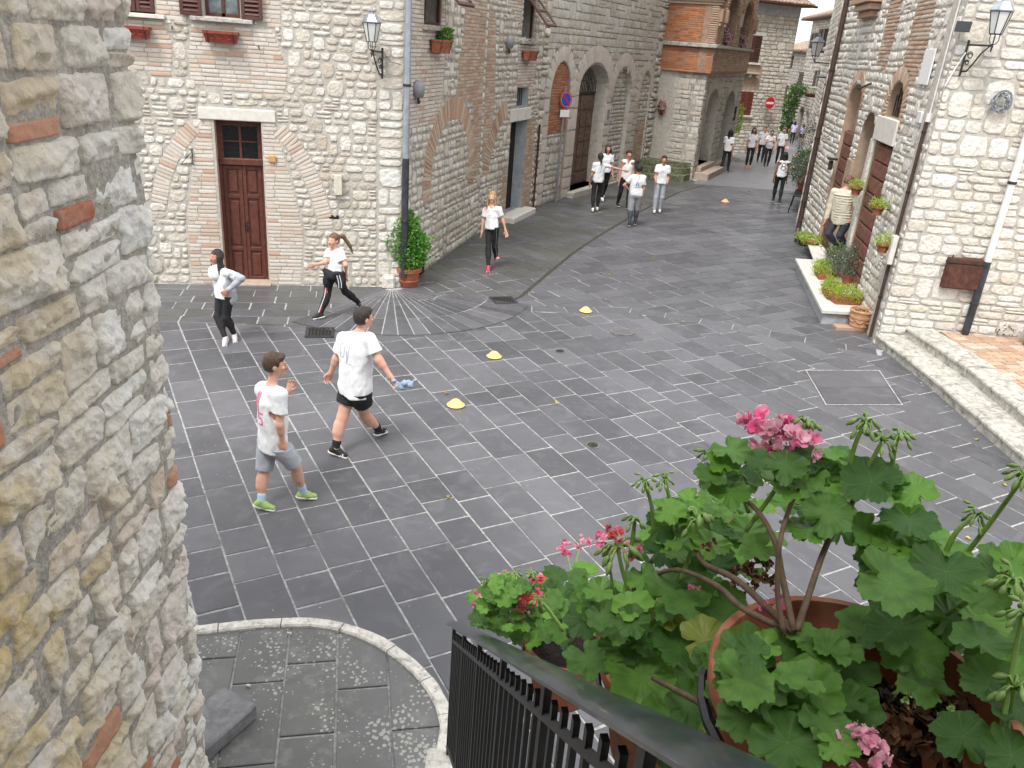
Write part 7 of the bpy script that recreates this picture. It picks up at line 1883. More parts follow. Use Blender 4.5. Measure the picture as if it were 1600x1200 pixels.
def person(J, label, o):
    """J: joints in metres relative to the ground point P (dict), o: options"""
    P = Vector(o['P']); root = empty('person', P, 0, label, 'person', o.get('group'))
    v = o.get('v', .012); H = o.get('H', 1.55)/1.55; rgp = random.Random(o.get('seed', 1))
    J = {k: V3(x) for k, x in J.items()}
    sk = SK[o.get('skin', 'tan')]; fwd = unit(o['fwd']); up = V3((0, 0, 1)); face = unit(o.get('face', o['fwd']))
    hipc = (J['hL']+J['hR'])/2; shc = (J['sL']+J['sR'])/2; lat = unit(J['sR']-J['sL']); hlat = unit(J['hR']-J['hL'])
    head = J['head']; neck = shc+up*.03*H
    thin = o.get('build', 1.0)
    # body: one skin surface
    b = SDF(v); fr = unit(np.cross(up, lat)) ; fr = fr if fr.dot(fwd) > 0 else -fr
    R3 = np.stack([lat, fr, unit(np.cross(lat, fr))], 1)
    def tube_body(s, e=0.0, low=True):
        s.ell(shc-up*.11*H, ((.142*thin*H+e), (.090*thin*H+e), (.15*H+e)), R3, .05)
        s.ell(hipc*.5+shc*.5, ((.122*thin*H+e), (.084*thin*H+e), (.17*H+e)), R3, .05)
        s.ell(hipc+up*.03*H, ((.135*thin*H+e), (.098*thin*H+e), (.12*H+e)), R3, .05)
        s.cone(J['sL'], J['sR'], .040*H+e*.5, .040*H+e*.5, .05)
        for S_ in 'LR': s.cone(shc+up*.035*H, J['s'+S_]*.75+shc*.25, .040*H+e*.4, .036*H+e*.4, .05)
    tube_body(b)
    b.cone(neck-up*.02*H, head-up*.07*H-face*.01, .048*H, .043*H, .03)
    # head
    hl = unit(np.cross(face, up)); hu = unit(np.cross(hl, face)); HM3 = np.stack([hl, face, hu], 1); HS = o.get('HS', 1.0)*.93*H
    hp = lambda x, y, z: head+hl*x*HS+face*y*HS+hu*z*HS
    b.ell(hp(0, -.008, .022), (.073*HS, .090*HS, .088*HS), HM3, .02); b.ell(hp(0, .022, -.045), (.052*HS, .060*HS, .062*HS), HM3, .03)
    b.cone(hp(0, .092, .012), hp(0, .104, -.022), .010*HS, .015*HS, .014); b.ell(hp(0, .075, -.088), (.022*HS, .018*HS, .015*HS), HM3, .02)
    b.cone(hp(-.02, .080, -.052), hp(.02, .080, -.052), .010*HS, .010*HS, .012)
    for sx in (-1, 1): b.ell(hp(sx*.075, -.008, -.005), (.012*HS, .020*HS, .030*HS), HM3, .008); b.ell(hp(sx*.030, .072, -.018), (.024*HS, .018*HS, .02*HS), HM3, .015)
    # limbs
    for S in 'LR':
        b.cone(J['s'+S], J['e'+S], .042*H*thin, .033*H*thin, .03); b.cone(J['e'+S], J['w'+S], .033*H*thin, .022*H*thin, .025)
        m_ = J['e'+S]*.7+J['w'+S]*.3; b.cone(J['e'+S], m_, .033*H*thin, .0345*H*thin, .02)
        b.cone(J['h'+S], J['k'+S], .076*H*thin, .048*H*thin, .04); b.cone(J['k'+S], J['a'+S], .047*H*thin, .031*H*thin, .03)
        back = unit(J['k'+S]-J['a'+S]); cal = -fwd*.016*H
        b.cone(J['k'+S]*.75+J['a'+S]*.25+cal, J['k'+S]*.55+J['a'+S]*.45+cal, .048*H*thin, .046*H*thin, .04)
        # hand: palm, four fingers, thumb
        w = J['w'+S]; hd = unit(o.get('hand'+S, w-J['e'+S])); hn = unit(o.get('palm'+S, np.cross(hd, up)+.01)); hn = unit(hn-hd*hn.dot(hd)); hs_ = np.cross(hd, hn)
        hs_ = hs_*(1 if o.get('thumb'+S, 1) > 0 else -1); q = .93*H; curl = o.get('curl'+S, .5)
        b.cone(w, w+hd*.025*q, .023*q, .023*q, .02)
        for t in (-1, 0, 1): b.cone(w+hd*.02*q+hs_*t*.016*q, w+hd*.082*q+hs_*t*.024*q, .014*q, .012*q, .012)
        for i_, (off_, ln, rr_) in enumerate(((.031, .062, .0085), (.011, .072, .009), (-.010, .068, .0088), (-.030, .052, .0078))):
            rr_ = max(rr_*q, v*.75)
            p = w+hd*.085*q+hs_*off_*q; c1 = unit(hd+hn*curl*.4+hs_*off_*1.5); p1 = p+c1*ln*.45*q; c2 = unit(hd+hn*curl*1.4); p2 = p1+c2*ln*.32*q; c3 = unit(hd*.6+hn*curl*2.2); p3 = p2+c3*ln*.25*q
            b.cone(p, p1, rr_, rr_*.95, .005); b.cone(p1, p2, rr_*.95, rr_*.9, .005); b.cone(p2, p3, rr_*.9, rr_*.8, .005)
        tb = w+hd*.025*q+hs_*.022*q; t1 = tb+unit(hd*.8+hs_*.9+hn*.4)*.035*q; t2 = t1+unit(hd+hs_*.3+hn*.6*curl)*.035*q
        b.cone(tb, t1, max(.0125*q, v*.8), max(.011*q, v*.8), .012); b.cone(t1, t2, max(.0105*q, v*.75), max(.009*q, v*.7), .006)
        an = J['a'+S]; tt = J['t'+S]; b.cone(an, an+unit(tt-an)*.04-up*.02, .028*H, .022*H, .02)
    b.build('body', sk, root)
    # face details
    if o.get('facial', True):
        for sx in (-1, 1):
            e = MB(); e.lathe([(.001, -.006), (.005, -.003), (.0065, 0), (.005, .003), (.001, .006)], 10, M=Matrix.Translation(Vector(hp(sx*.031, .086, .004)))@Matrix.Scale(HS, 4)).build('eye', cmat('dark_eye', (.02, .015, .012), .3), root, smooth=True)
            MB().tube([hp(sx*.016, .094, .024), hp(sx*.032, .094, .030), hp(sx*.048, .084, .024)], .0026*HS, 5).build('eyebrow', HM[o.get('hair', 'dark')] if o.get('hair') != 'blond' else HM['auburn'], root)
        MB().tube([hp(-.024, .088, -.050), hp(-.010, .0955, -.047), hp(.010, .0955, -.047), hp(.024, .088, -.050)], [.003*HS, .006*HS, .006*HS, .003*HS], 6).build('mouth', cmat('lips', (.42, .14, .12), .5), root)
    # hair
    hz = o.get('hairstyle', 'short'); hm = HM[o.get('hair', 'dark')]; h = SDF(v*.9)
    h.ell(hp(0, -.020, .040), (.084*HS, .096*HS, .090*HS), HM3, .015); h.ell(hp(0, -.045, .0), (.078*HS, .068*HS, .078*HS), HM3, .02)
    def keep(X, Y, Z, d0=.035, d1=-.055):   # open the face
        fy = (X-head[0])*face[0]+(Y-head[1])*face[1]+(Z-head[2])*face[2]; fz = (X-head[0])*hu[0]+(Y-head[1])*hu[1]+(Z-head[2])*hu[2]
        return np.maximum(np.minimum(fy/HS-.035, -(fz/HS-.045)), (d1-fz/HS)) if hz == 'short' else np.minimum(fy/HS-.035, -(fz/HS-.050))
    if hz == 'short':
        for i_ in range(16):
            a = rgp.uniform(0, 2*PI); rr_ = rgp.uniform(.2, .95); h.ell(hp(.06*rr_*math.cos(a), -.015+.075*rr_*math.sin(a), .100-.035*rr_**2), (.024*HS, .024*HS, .018*HS), HM3, .012)
        h.ell(hp(0, .055, .088), (.055*HS, .035*HS, .022*HS), HM3, .015)
        h.cut(lambda X, Y, Z: keep(X, Y, Z))
    else:
        h.cut(lambda X, Y, Z: keep(X, Y, Z))
        if hz == 'long':
            L_ = o.get('hairlen', .30)*H; sh = o.get('hairdrift', (0, 0, 0))
            for t in np.linspace(-1, 1, 7):
                p0 = hp(t*.066, -.045+.03*abs(t), .01); p1 = head-up*L_*(1-.12*abs(t))+hl*t*.088*HS-face*(.075-.06*abs(t))*HS+V3(sh); h.cone(p0, (p0+p1)/2-face*.012, .034*HS, .034*HS, .02); h.cone((p0+p1)/2-face*.012, p1, .034*HS, .020*HS, .02)
            if o.get('sides', True):
                for sx in (-1, 1): h.cone(hp(sx*.073, .02, .02), head-up*L_*.75+hl*sx*.085*HS+face*.035*HS+V3(sh), .022*HS, .020*HS, .02)
        elif hz == 'pony':
            sh = o.get('hairdrift', (0, 0, 0)); p0 = hp(0, -.10, .06); p1 = p0-face*.07*HS+V3(sh)*.4; p2 = p1-up*.13*H-face*.02+V3(sh)*.8; p3 = p2-up*.12*H+V3(sh)*.5
            h.cone(hp(0, -.08, .05), p1, .028*HS, .034*HS, .015); h.cone(p1, p2, .034*HS, .032*HS, .015); h.cone(p2, p3, .03*HS, .010*HS, .015)
    h.build('hair', hm, root, wr=.004*H, wf=40)
    # trousers, shorts or leggings
    bt = o.get('bottom', ('long', 'black_leggings', (.012, .012, .014))); kind = bt[0]; bm_ = cmat(bt[1], bt[2], .8); e = .010 if kind != 'shorts' else .022
    s = SDF(v); s.ell(hipc+up*.03*H, ((.137*thin*H+e*.7), (.100*thin*H+e*.7), (.11*H+e)), R3, .04)
    for S in 'LR':
        hh, kk, aa = J['h'+S], J['k'+S], J['a'+S]
        if kind == 'long':
            s.cone(hh, kk, .077*H*thin+e, .050*H*thin+e, .04); s.cone(kk, aa+(kk-aa)*.10, .052*H*thin+e, o.get('cuff', .036)*H*thin+e*.7, .03)
            cal = -fwd*.012*H; s.cone(kk*.75+aa*.25+cal, kk*.55+aa*.45+cal, .046*H*thin+e, .044*H*thin+e, .04)
        elif kind == 'capri': s.cone(hh, kk, .082*H*thin+e, .054*H*thin+e, .04); s.cone(kk, kk*.55+aa*.45, .054*H*thin+e, .05*H*thin+e, .03)
        else:
            fL = bt[3]; q_ = hh*(1-fL)+kk*fL; s.cone(hh, q_, .084*H*thin+e, (.084-.03*fL)*H*thin+e*1.2, .03)
    if kind == 'shorts':
        for S in 'LR':
            pass
    tp = o.get('top', ('tee', WHITE)); wz = hipc[2]+(.02-(tp[2] if len(tp) > 2 else 0))*H; s.cut(lambda X, Y, Z: Z-wz+0*X+0*Y)
    if kind == 'shorts':
        fL = bt[3]; dirs = {S: unit(J['k'+S]-J['h'+S]) for S in 'LR'}; ends = {S: J['h'+S]*(1-fL)+J['k'+S]*fL for S in 'LR'}
        def hem(X, Y, Z):
            g = [(X-ends[S][0])*dirs[S][0]+(Y-ends[S][1])*dirs[S][1]+(Z-ends[S][2])*dirs[S][2] for S in 'LR']
            dl = [(X-J['h'+S][0]-0)**2*0+np.sqrt((X-(J['h'+S][0]+J['k'+S][0])/2)**2+(Y-(J['h'+S][1]+J['k'+S][1])/2)**2) for S in 'LR']
            near = dl[0] < dl[1]; return np.where(near, g[0], g[1])
        s.cut(hem)
    s.build('shorts' if kind == 'shorts' else 'trousers', bm_, root, wr=(.006 if kind != 'long' else .003)*H, wf=14, ws=5)
    if 'stripe' in o:   # side stripes down the leg
        for S in o.get('stripe_legs', 'LR'):
            sd = hlat*(1 if S == 'R' else -1); sd = sd if 'stripe_dir' not in o else unit(o['stripe_dir'])
            for (col, mname, w0) in o['stripe']:
                m = MB(); pts_ = []
                for t in np.linspace(0, 1, 12):
                    if t < .5: c = J['h'+S]*(1-2*t)+J['k'+S]*2*t; rr_ = (.082-.030*2*t)*H*thin+.012
                    else: u2 = 2*t-1; c = J['k'+S]*(1-u2)+(J['a'+S]*.9+J['k'+S]*.1)*u2; rr_ = (.052-.014*u2)*H*thin+.012
                    ax_ = fwd*w0; pts_.append(c+sd*rr_+ax_)
                for a_, b__ in zip(pts_, pts_[1:]): m.add([a_-fwd*.007, b__-fwd*.007, b__+fwd*.007, a_+fwd*.007, ], [(0, 1, 2, 3)])
                m.build('side_stripe', cmat(mname, col), root)
    if kind == 'capri' or o.get('over'):
        pass
    # top
    tp = o.get('top', ('tee', WHITE)); e = .012*H if tp[0] != 'loose' else .019*H
    s = SDF(v); tube_body(s, e); hem_z = hipc[2]-(.02+tp[2] if len(tp) > 2 else .02)*H
    lo_ = .11*H if tp[0] == 'loose' else .06*H; rx_ = .098*H*thin+e*.9
    for sx in (-1, -.33, .33, 1): s.cone(shc-up*.12*H+lat*sx*.055*H*thin, hipc-up*lo_+hlat*sx*.055*H*thin, .088*H*thin+e*.6, rx_, .03)
    if tp[0] != 'vest':
        for S in 'LR':
            f_ = tp[3] if len(tp) > 3 else .62; q_ = J['s'+S]*(1-f_)+J['e'+S]*f_; s.cone(J['s'+S], q_, .046*H*thin+e*.6, (.043 if f_ < .9 else .037)*H*thin+e*1.1, .035)
            if f_ >= .95 and len(tp) > 4: s.cone(J['e'+S], J['w'+S]*tp[4]+J['e'+S]*(1-tp[4]), .042*H+e, .03*H+e, .03)
    nz = shc+up*.075*H
    if tp[0] == 'vest':
        for S in 'LR': pass
    arms = [(J['s'+S]*(1-(tp[3] if len(tp) > 3 else .62))+J['e'+S]*(tp[3] if len(tp) > 3 else .62), unit(J['e'+S]-J['s'+S]), J['s'+S]) for S in 'LR']
    bodax = unit(shc-hipc); hq = hipc-up*(.03+(tp[2] if len(tp) > 2 else 0))*H
    def cuts(X, Y, Z):
        g = -((X-hq[0])*bodax[0]+(Y-hq[1])*bodax[1]+(Z-hq[2])*bodax[2])
        neckcut = .060*H-np.sqrt((X-neck[0]-face[0]*.02)**2+(Y-neck[1]-face[1]*.02)**2+((Z-neck[2]-.045*H)*.9)**2)
        g = np.maximum(g, neckcut)
        if not (len(tp) > 4):
            for c, d, sh in arms:
                a_ = (X-c[0])*d[0]+(Y-c[1])*d[1]+(Z-c[2])*d[2]; rad = np.sqrt((X-c[0])**2+(Y-c[1])**2+(Z-c[2])**2)
                g = np.maximum(g, np.where(rad < .10*H, a_, -1))
        return g
    s.cut(cuts)
    sh_o = s.build({'tee': 'tshirt', 'loose': 'tshirt', 'vest': 'vest', 'jacket': 'jacket'}[tp[0]], tp[1], root, wr=.015*H, wf=8.5, ws=o.get('seed', 1)*3.7)
    # printed marks, laid on the cloth
    if 'print' in o and sh_o:
        bvh = BVHTree.FromPolygons([v_.co for v_ in sh_o.data.vertices], [tuple(p.vertices) for p in sh_o.data.polygons])
        for (strokes, wdt, sc, side_, cen, col, nm) in o['print']:
            dirv = fr*side_ if 'pdir' not in o else unit(o['pdir']); rt_ = unit(np.cross(up, -dirv)) ; rt_ = unit(np.cross(-dirv, up)); 
            base = (shc*.62+hipc*.38)+up*cen[1]*H+rt_*cen[0]*H; m = MB()
            for st_ in strokes:
                pts_ = []
                for (a_, b__) in zip(st_, st_[1:]):
                    for t in np.linspace(0, 1, 5)[:-1]: pts_.append((a_[0]*(1-t)+b__[0]*t, a_[1]*(1-t)+b__[1]*t))
                pts_.append(st_[-1]); vs = []
                for i_, p in enumerate(pts_):
                    p0, p1 = pts_[max(0, i_-1)], pts_[min(len(pts_)-1, i_+1)]; dx, dy = p1[0]-p0[0], p1[1]-p0[1]; l = math.hypot(dx, dy) or 1
                    for sg_ in (-1, 1):
                        qx, qy = p[0]*sc-dy/l*sg_*wdt/2, p[1]*sc+dx/l*sg_*wdt/2; O = base+rt_*qx*H+up*qy*H+dirv*.5
                        hit = bvh.ray_cast(Vector(O), Vector(-dirv)); vs.append(hit[0]+Vector(dirv)*.0035 if hit[0] else Vector(O-dirv*.38))
                m.add(vs, [(2*i_, 2*i_+1, 2*i_+3, 2*i_+2) for i_ in range(len(pts_)-1)])
            m.build('printed_mark', cmat(nm, col), root)
    # socks and shoes
    so = o.get('shoe', ('black_shoe', (.015, .015, .016))); sole = cmat('white_sole', o.get('sole', (.72, .72, .70)), .6)
    for S in 'LR':
        an, tt = J['a'+S], J['t'+S]; d = unit(tt-an); L_ = .235*H; 
        d = unit(tt-an); upf = unit(up-d*up.dot(d)); 
        bs = an-upf*.042*H; heel = bs-d*.030*H; toe = bs+d*(.118*H)
        s = SDF(v*.8); s.cone(heel, bs+d*.05*H, .031*H, .033*H, .02); s.cone(bs+d*.05*H, toe, .034*H, .028*H, .02); s.cone(an-upf*.004*H-d*.004*H, bs+d*.06*H+upf*.010*H, .039*H, .028*H, .025)
        bz = bs-upf*.010*H
        s.cut(lambda X, Y, Z, bz=bz: -((X-bz[0])*upf[0]+(Y-bz[1])*upf[1]+(Z-bz[2])*upf[2])); so_o = s.build('shoe', cmat(*so, .6), root)
        s = SDF(v*.8); s.cone(heel-upf*.018*H, toe-upf*.018*H, .035*H, .032*H, .01); s.cone(bs+d*.08*H-upf*.018*H, toe-upf*.018*H, .037*H, .032*H, .01)
        c0_, c1_ = bs-upf*.009*H, bs-upf*.026*H
        s.cut(lambda X, Y, Z, a_=c0_: (X-a_[0])*upf[0]+(Y-a_[1])*upf[1]+(Z-a_[2])*upf[2]); s.cut(lambda X, Y, Z, a_=c1_: -((X-a_[0])*upf[0]+(Y-a_[1])*upf[1]+(Z-a_[2])*upf[2])); s.build('sole', sole, so_o)
        if 'shoemark' in o:
            sd = unit(np.cross(d, upf)); sd = sd if sd.dot(V3(CAMP)-V3(P)-an) > 0 else -sd; m = MB()
            for k_ in range(3):
                c = bs+d*(.055+.022*k_)*H+sd*.0395*H; m.add([c-upf*.012*H, c-upf*.012*H+d*.010*H, c+upf*.022*H+d*.002*H-sd*.010*H, c+upf*.022*H-d*.010*H-sd*.010*H], [(0, 1, 2, 3)])
            m.build('shoe_stripe', cmat('white_mark', (.75, .75, .74)), so_o)
        if 'sock' in o:
            s = SDF(v*.9); kk = J['k'+S]; s.cone(an-up*.012, an+(kk-an)*o['sock'][2], .038*H, .040*H*thin, .02); s.build('sock', cmat(o['sock'][0], o['sock'][1]), root)
    return root, J, dict(shc=shc, hipc=hipc, fr=fr, lat=lat, up=up, H=H)
def pose_px(px, foot, z=None, dep=None, lift=()):
    """joints given as photo pixels on the upright plane through the standing point, plus a depth offset in metres"""
    G = gp(*foot); out = {}
    for k, p in px.items():
        f = G.y+(p[2] if len(p) > 2 else 0); q = dp(p[0], p[1], f)
        if k in ('aL', 'aR') and k not in lift: q = gp(p[0], p[1], .100)
        if k in ('tL', 'tR') and k not in lift: q = gp(p[0], p[1], .045)
        out[k] = np.array(q-G)
    for S in 'LR':
        if 'k'+S in px:
            dy = (out['h'+S][1]+out['a'+S][1])/2; out['k'+S] = np.array(dp(px['k'+S][0], px['k'+S][1], G.y+dy+(px['k'+S][2] if len(px['k'+S]) > 2 else 0)*.5)-G)
        if 0: print('limbs', S, [round(float(np.linalg.norm(out[a+S]-out[b+S])), 2) for a, b in ('se', 'ew', 'hk', 'ka', 'at')], round(float(out['head'][2]), 2))
    return G, out
D8 = [[(-.3, .25), (-.15, .5), (.15, .5), (.3, .25), (.15, .02), (-.15, .02), (-.3, .25)], [(-.15, .02), (-.34, -.25), (-.15, -.5), (.15, -.5), (.34, -.25), (.15, .02)]]
D5 = [[(.3, .5), (-.25, .5), (-.28, .05), (.1, .1), (.3, -.15), (.15, -.45), (-.28, -.45)]]
D0 = [[(-.2, 0), (-.15, .4), (.15, .4), (.2, 0), (.15, -.45), (-.15, -.45), (-.2, 0)]]
DV = [[(-.25, .5), (0, -.5), (.25, .5)]]; D1 = [[(0, .5), (0, -.5)]]; D7 = [[(-.3, .45), (.3, .45), (-.05, -.5)]]; D2 = [[(-.3, .3), (0, .5), (.28, .25), (-.3, -.5), (.32, -.5)]]
BOX = [[(-1, .6), (1, .6), (1, -.6), (-1, -.6), (-1, .6)]]
# ---- the two walking boys
G, J = pose_px(dict(head=(430, 570), sL=(409, 608, .10), sR=(438, 616, -.12), eL=(428, 640, .22), wL=(450, 612, .30), eR=(437, 664, -.16), wR=(443, 697, -.12), hL=(420, 684, .07), hR=(432, 690, -.08), kL=(412, 738, .02), kR=(462, 728, -.02), aL=(408, 783, .05), aR=(474, 768, -.08), tL=(440, 791, .12), tR=(508, 770, -.02)), (440, 790))
person(J, 'boy in white T-shirt, grey shorts and lime green trainers with raised hand', dict(P=G, fwd=(1, .35, 0), face=(.93, .30, -.05), H=1.52, v=.0085, skin='fair', hair='brown', build=1.0, HS=1.04, seed=1,
    bottom=('shorts', 'grey_shorts', (.36, .38, .42), .92), top=('loose', WHITE, .05, .62), shoe=('lime_shoe', (.32, .48, .14)), sock=('pale_blue_sock', (.42, .56, .68), .22),
    handL=(.35, .1, .95), palmL=(.2, -.9, .1), curlL=.3, palmR=(-.3, -.8, 0), pdir=(-.75, -.62, 0), group='children in white T-shirts',
    **{'print': [(D1+[[(-.15, .5), (-.35, -.5)]], .012, .20, -1, (-.0, .10), (.75, .06, .22), 'red_print'), (D5, .014, .12, -1, (.03, -.05), (.75, .06, .22), 'red_print'), (D0, .010, .14, -1, (-.05, .11), (.75, .06, .22), 'red_print')]}))
G, J = pose_px(dict(head=(569, 497), sL=(537, 529, .08), sR=(577, 530, -.10), eL=(526, 560, .10), wL=(517, 582, .12), eR=(592, 562, -.14), wR=(610, 588, -.16), hL=(548, 607, .06), hR=(562, 608, -.08), kL=(535, 652, 0), kR=(570, 648, -.02), aL=(524, 700, .02), aR=(592, 670, .05), tL=(552, 710, .06), tR=(619, 662, .14)), (548, 706))
person(J, 'taller boy in white T-shirt and black shorts striding with a blue cloth in his hand', dict(P=G, fwd=(1, .35, 0), face=(.80, .60, 0), H=1.60, v=.0085, skin='fair', hair='dark', build=1.16, HS=1.0, seed=2,
    bottom=('shorts', 'black_shorts', (.010, .010, .011), .52), top=('loose', WHITE, .02, .66), shoe=('black_trainer', (.014, .014, .016)), sock=('black_sock', (.012, .012, .013), .20), shoemark=1,
    palmL=(.2, -.9, 0), curlL=.6, palmR=(0, -.6, -.6), curlR=1.2, pdir=(-.55, -.80, 0), group='children in white T-shirts', **{'print': [(D1+[[(.15, .5), (.05, -.5), (.3, -.5)]], .006, .20, -1, (.0, .08), (.30, .38, .62), 'blue_pen'), (D0, .006, .16, -1, (-.07, .10), (.30, .38, .62), 'blue_pen')]}))
# the cloth in his hand
C0 = dp(614, 594, G.y-.17); cl = SDF(.008)
for (px, py, r) in ((614, 594, .022), (622, 600, .032), (632, 598, .03), (641, 597, .026), (647, 594, .014), (628, 605, .028), (620, 606, .02), (640, 602, .018)): 
    q = dp(px, py, G.y-.17+.02*math.sin(px)); cl.cone(np.array(q-C0), np.array(q-C0)+V3((.03, 0, .002)), r*1.0, r*.6, .015)
o = empty('cloth', C0, 0, 'crumpled light blue cloth held by the taller boy', 'cloth'); cl.build('fabric', cmat('blue_cloth', (.28, .36, .50)), o, wr=.022, wf=22)
# ---- girl with hand on hip, girl with tied jacket, blond girl
G, J = pose_px(dict(head=(338, 402), sL=(336, 427, .08), sR=(356, 426, -.06), eL=(338, 446, .12), wL=(345, 455, .02), eR=(378, 435, -.10), wR=(357, 452, -.14), hL=(345, 462, .05), hR=(357, 462, -.05), kL=(340, 494, .02), kR=(354, 496, -.04), aL=(352, 528, 0), aR=(366, 522, .04), tL=(349, 538, -.22), tR=(368, 532, -.20)), (358, 534))
r, Jw, I = person(J, 'long haired girl in grey cardigan and black leggings with hand on hip', dict(P=G, fwd=(-.35, -.9, 0), face=(-.55, -.8, .05), H=1.48, v=.010, skin='tan', hair='dark', hairstyle='long', hairlen=.30, build=.86, seed=3,
    bottom=('long', 'black_leggings', (.012, .012, .014)), top=('tee', WHITE, .0, .6), shoe=('pink_grey_shoe', (.55, .50, .52)), group='children in white T-shirts', curlR=.4))
s = SDF(.010); H_ = I['H']
for S in 'LR': s.cone(Jw['s'+S], Jw['e'+S], .062*H_, .050*H_, .02); s.cone(Jw['e'+S], Jw['w'+S], .050*H_, .036*H_, .02)
s.ell(I['shc']-I['up']*.10-I['fr']*.02, (.175*.86, .105, .17), np.stack([I['lat'], I['fr'], I['up']], 1), .03); s.ell(I['hipc']+I['up']*.06-I['fr']*.03, (.16, .12, .20), np.stack([I['lat'], I['fr'], I['up']], 1), .04)
c_ = I['shc']; fr_, la_ = I['fr'], I['lat']; hz_ = I['hipc'][2]-.10; sz_ = I['shc'][2]+.05
s.cut(lambda X, Y, Z: np.maximum(np.minimum((X-c_[0])*fr_[0]+(Y-c_[1])*fr_[1]-.035, .075-np.abs((X-c_[0])*la_[0]+(Y-c_[1])*la_[1])), np.maximum(hz_-Z, Z-sz_)))
s.build('cardigan', cmat('grey_cardigan', (.36, .37, .42)), r, wr=.010, wf=12)
s = SDF(.010); s.cone(V3(Jw['head'])-V3((0, 0, .12)), V3(Jw['head'])-V3((.02, .05, .24)), .06, .07, .03); s.ell(V3(Jw['head'])+V3((-.03, -.07, -.20)), (.07, .05, .09), None, .03); s.build('scarf', WHITE, r, wr=.01, wf=16)
G, J = pose_px(dict(head=(521, 376), sL=(533, 395, -.04), sR=(513, 394, .08), eL=(540, 414, -.10), wL=(541, 430, .04), eR=(508, 410, -.06), wR=(494, 413, -.16), hL=(526, 430, -.04), hR=(516, 431, .06), kL=(540, 456, -.02), kR=(511, 462, .0), aL=(560, 472, .10), aR=(500, 490, -.04), tL=(566, 485, -.05), tR=(482, 494, -.08)), (500, 497), lift=('tL',))
r, Jw, I = person(J, 'girl with ponytail, jacket tied round her waist and red striped black trousers', dict(P=G, fwd=(-1, -.35, 0), face=(-.45, -.85, 0), H=1.52, v=.010, skin='fair', hair='auburn', hairstyle='pony', hairdrift=(.10, .02, -.02), build=.88, seed=4,
    bottom=('long', 'black_trousers', (.012, .012, .014)), cuff=.042, top=('tee', WHITE, -.02, .62), shoe=('black_shoe', (.015, .015, .016)), group='children in white T-shirts', stripe=[((.75, .75, .74), 'white_stripe', -.018), ((.60, .03, .04), 'red_stripe', 0), ((.75, .75, .74), 'white_stripe', .018)], stripe_dir=(-.1, -1, .1)))
s = SDF(.010); hc = I['hipc']+V3((0, 0, .07)); s.ell(hc, (.175, .145, .055), np.stack([I['lat'], I['fr'], I['up']], 1), .02)
s.ell(hc+V3((.12, -.04, -.12)), (.085, .08, .14), None, .03); s.ell(hc+V3((-.09, -.10, -.12)), (.055, .035, .13), None, .03); s.ell(hc+V3((-.0, -.13, -.05)), (.06, .04, .05), None, .02)
jk = s.build('tied_jacket', cmat('black_jacket', (.014, .014, .018)), r, wr=.014, wf=14)
m = MB()
for x in (.08, .12): m.tube([hc+V3((x, -.125, -.02)), hc+V3((x+.03, -.130, -.14)), hc+V3((x+.03, -.125, -.22))], .006, 5)
m.build('jacket_stripe', cmat('white_mark', (.75, .75, .74)), r)
G, J = pose_px(dict(head=(769, 308), sL=(780, 327, -.05), sR=(758, 328, .05), eL=(786, 344, -.04), wL=(790, 360, -.06), eR=(755, 344, .06), wR=(753, 362, .02), hL=(774, 356, -.04), hR=(764, 356, .04), kL=(773, 384, -.06), kR=(763, 388, .02), aL=(775, 403, .22), aR=(763, 416, -.04), tL=(780, 396, .05), tR=(763, 423, -.30)), (765, 420), lift=('aL', 'tL'))
person(J, 'blond girl in white T-shirt walking in black trousers and red and black trainers', dict(P=G, fwd=(-.15, -1, 0), face=(-.15, -1, 0), H=1.54, v=.012, skin='fair', hair='blond', hairstyle='long', hairlen=.30, build=.84, seed=5,
    bottom=('long', 'black_trousers', (.012, .012, .014)), top=('tee', WHITE, -.02, .62), shoe=('red_shoe', (.62, .03, .09)), sole=(.05, .05, .05), group='children in white T-shirts', stripe=[((.75, .75, .74), 'white_stripe', -.02), ((.75, .75, .74), 'white_stripe', .02)], stripe_legs='L', stripe_dir=(.5, -.9, 0),
    **{'print': [(BOX, .006, .10, 1, (0, .06), (.45, .50, .60), 'grey_print'), ([[(-.8, .2), (.8, .2)], [(-.8, -.2), (.8, -.2)]], .010, .09, 1, (0, .06), (.45, .50, .60), 'grey_print')]}))
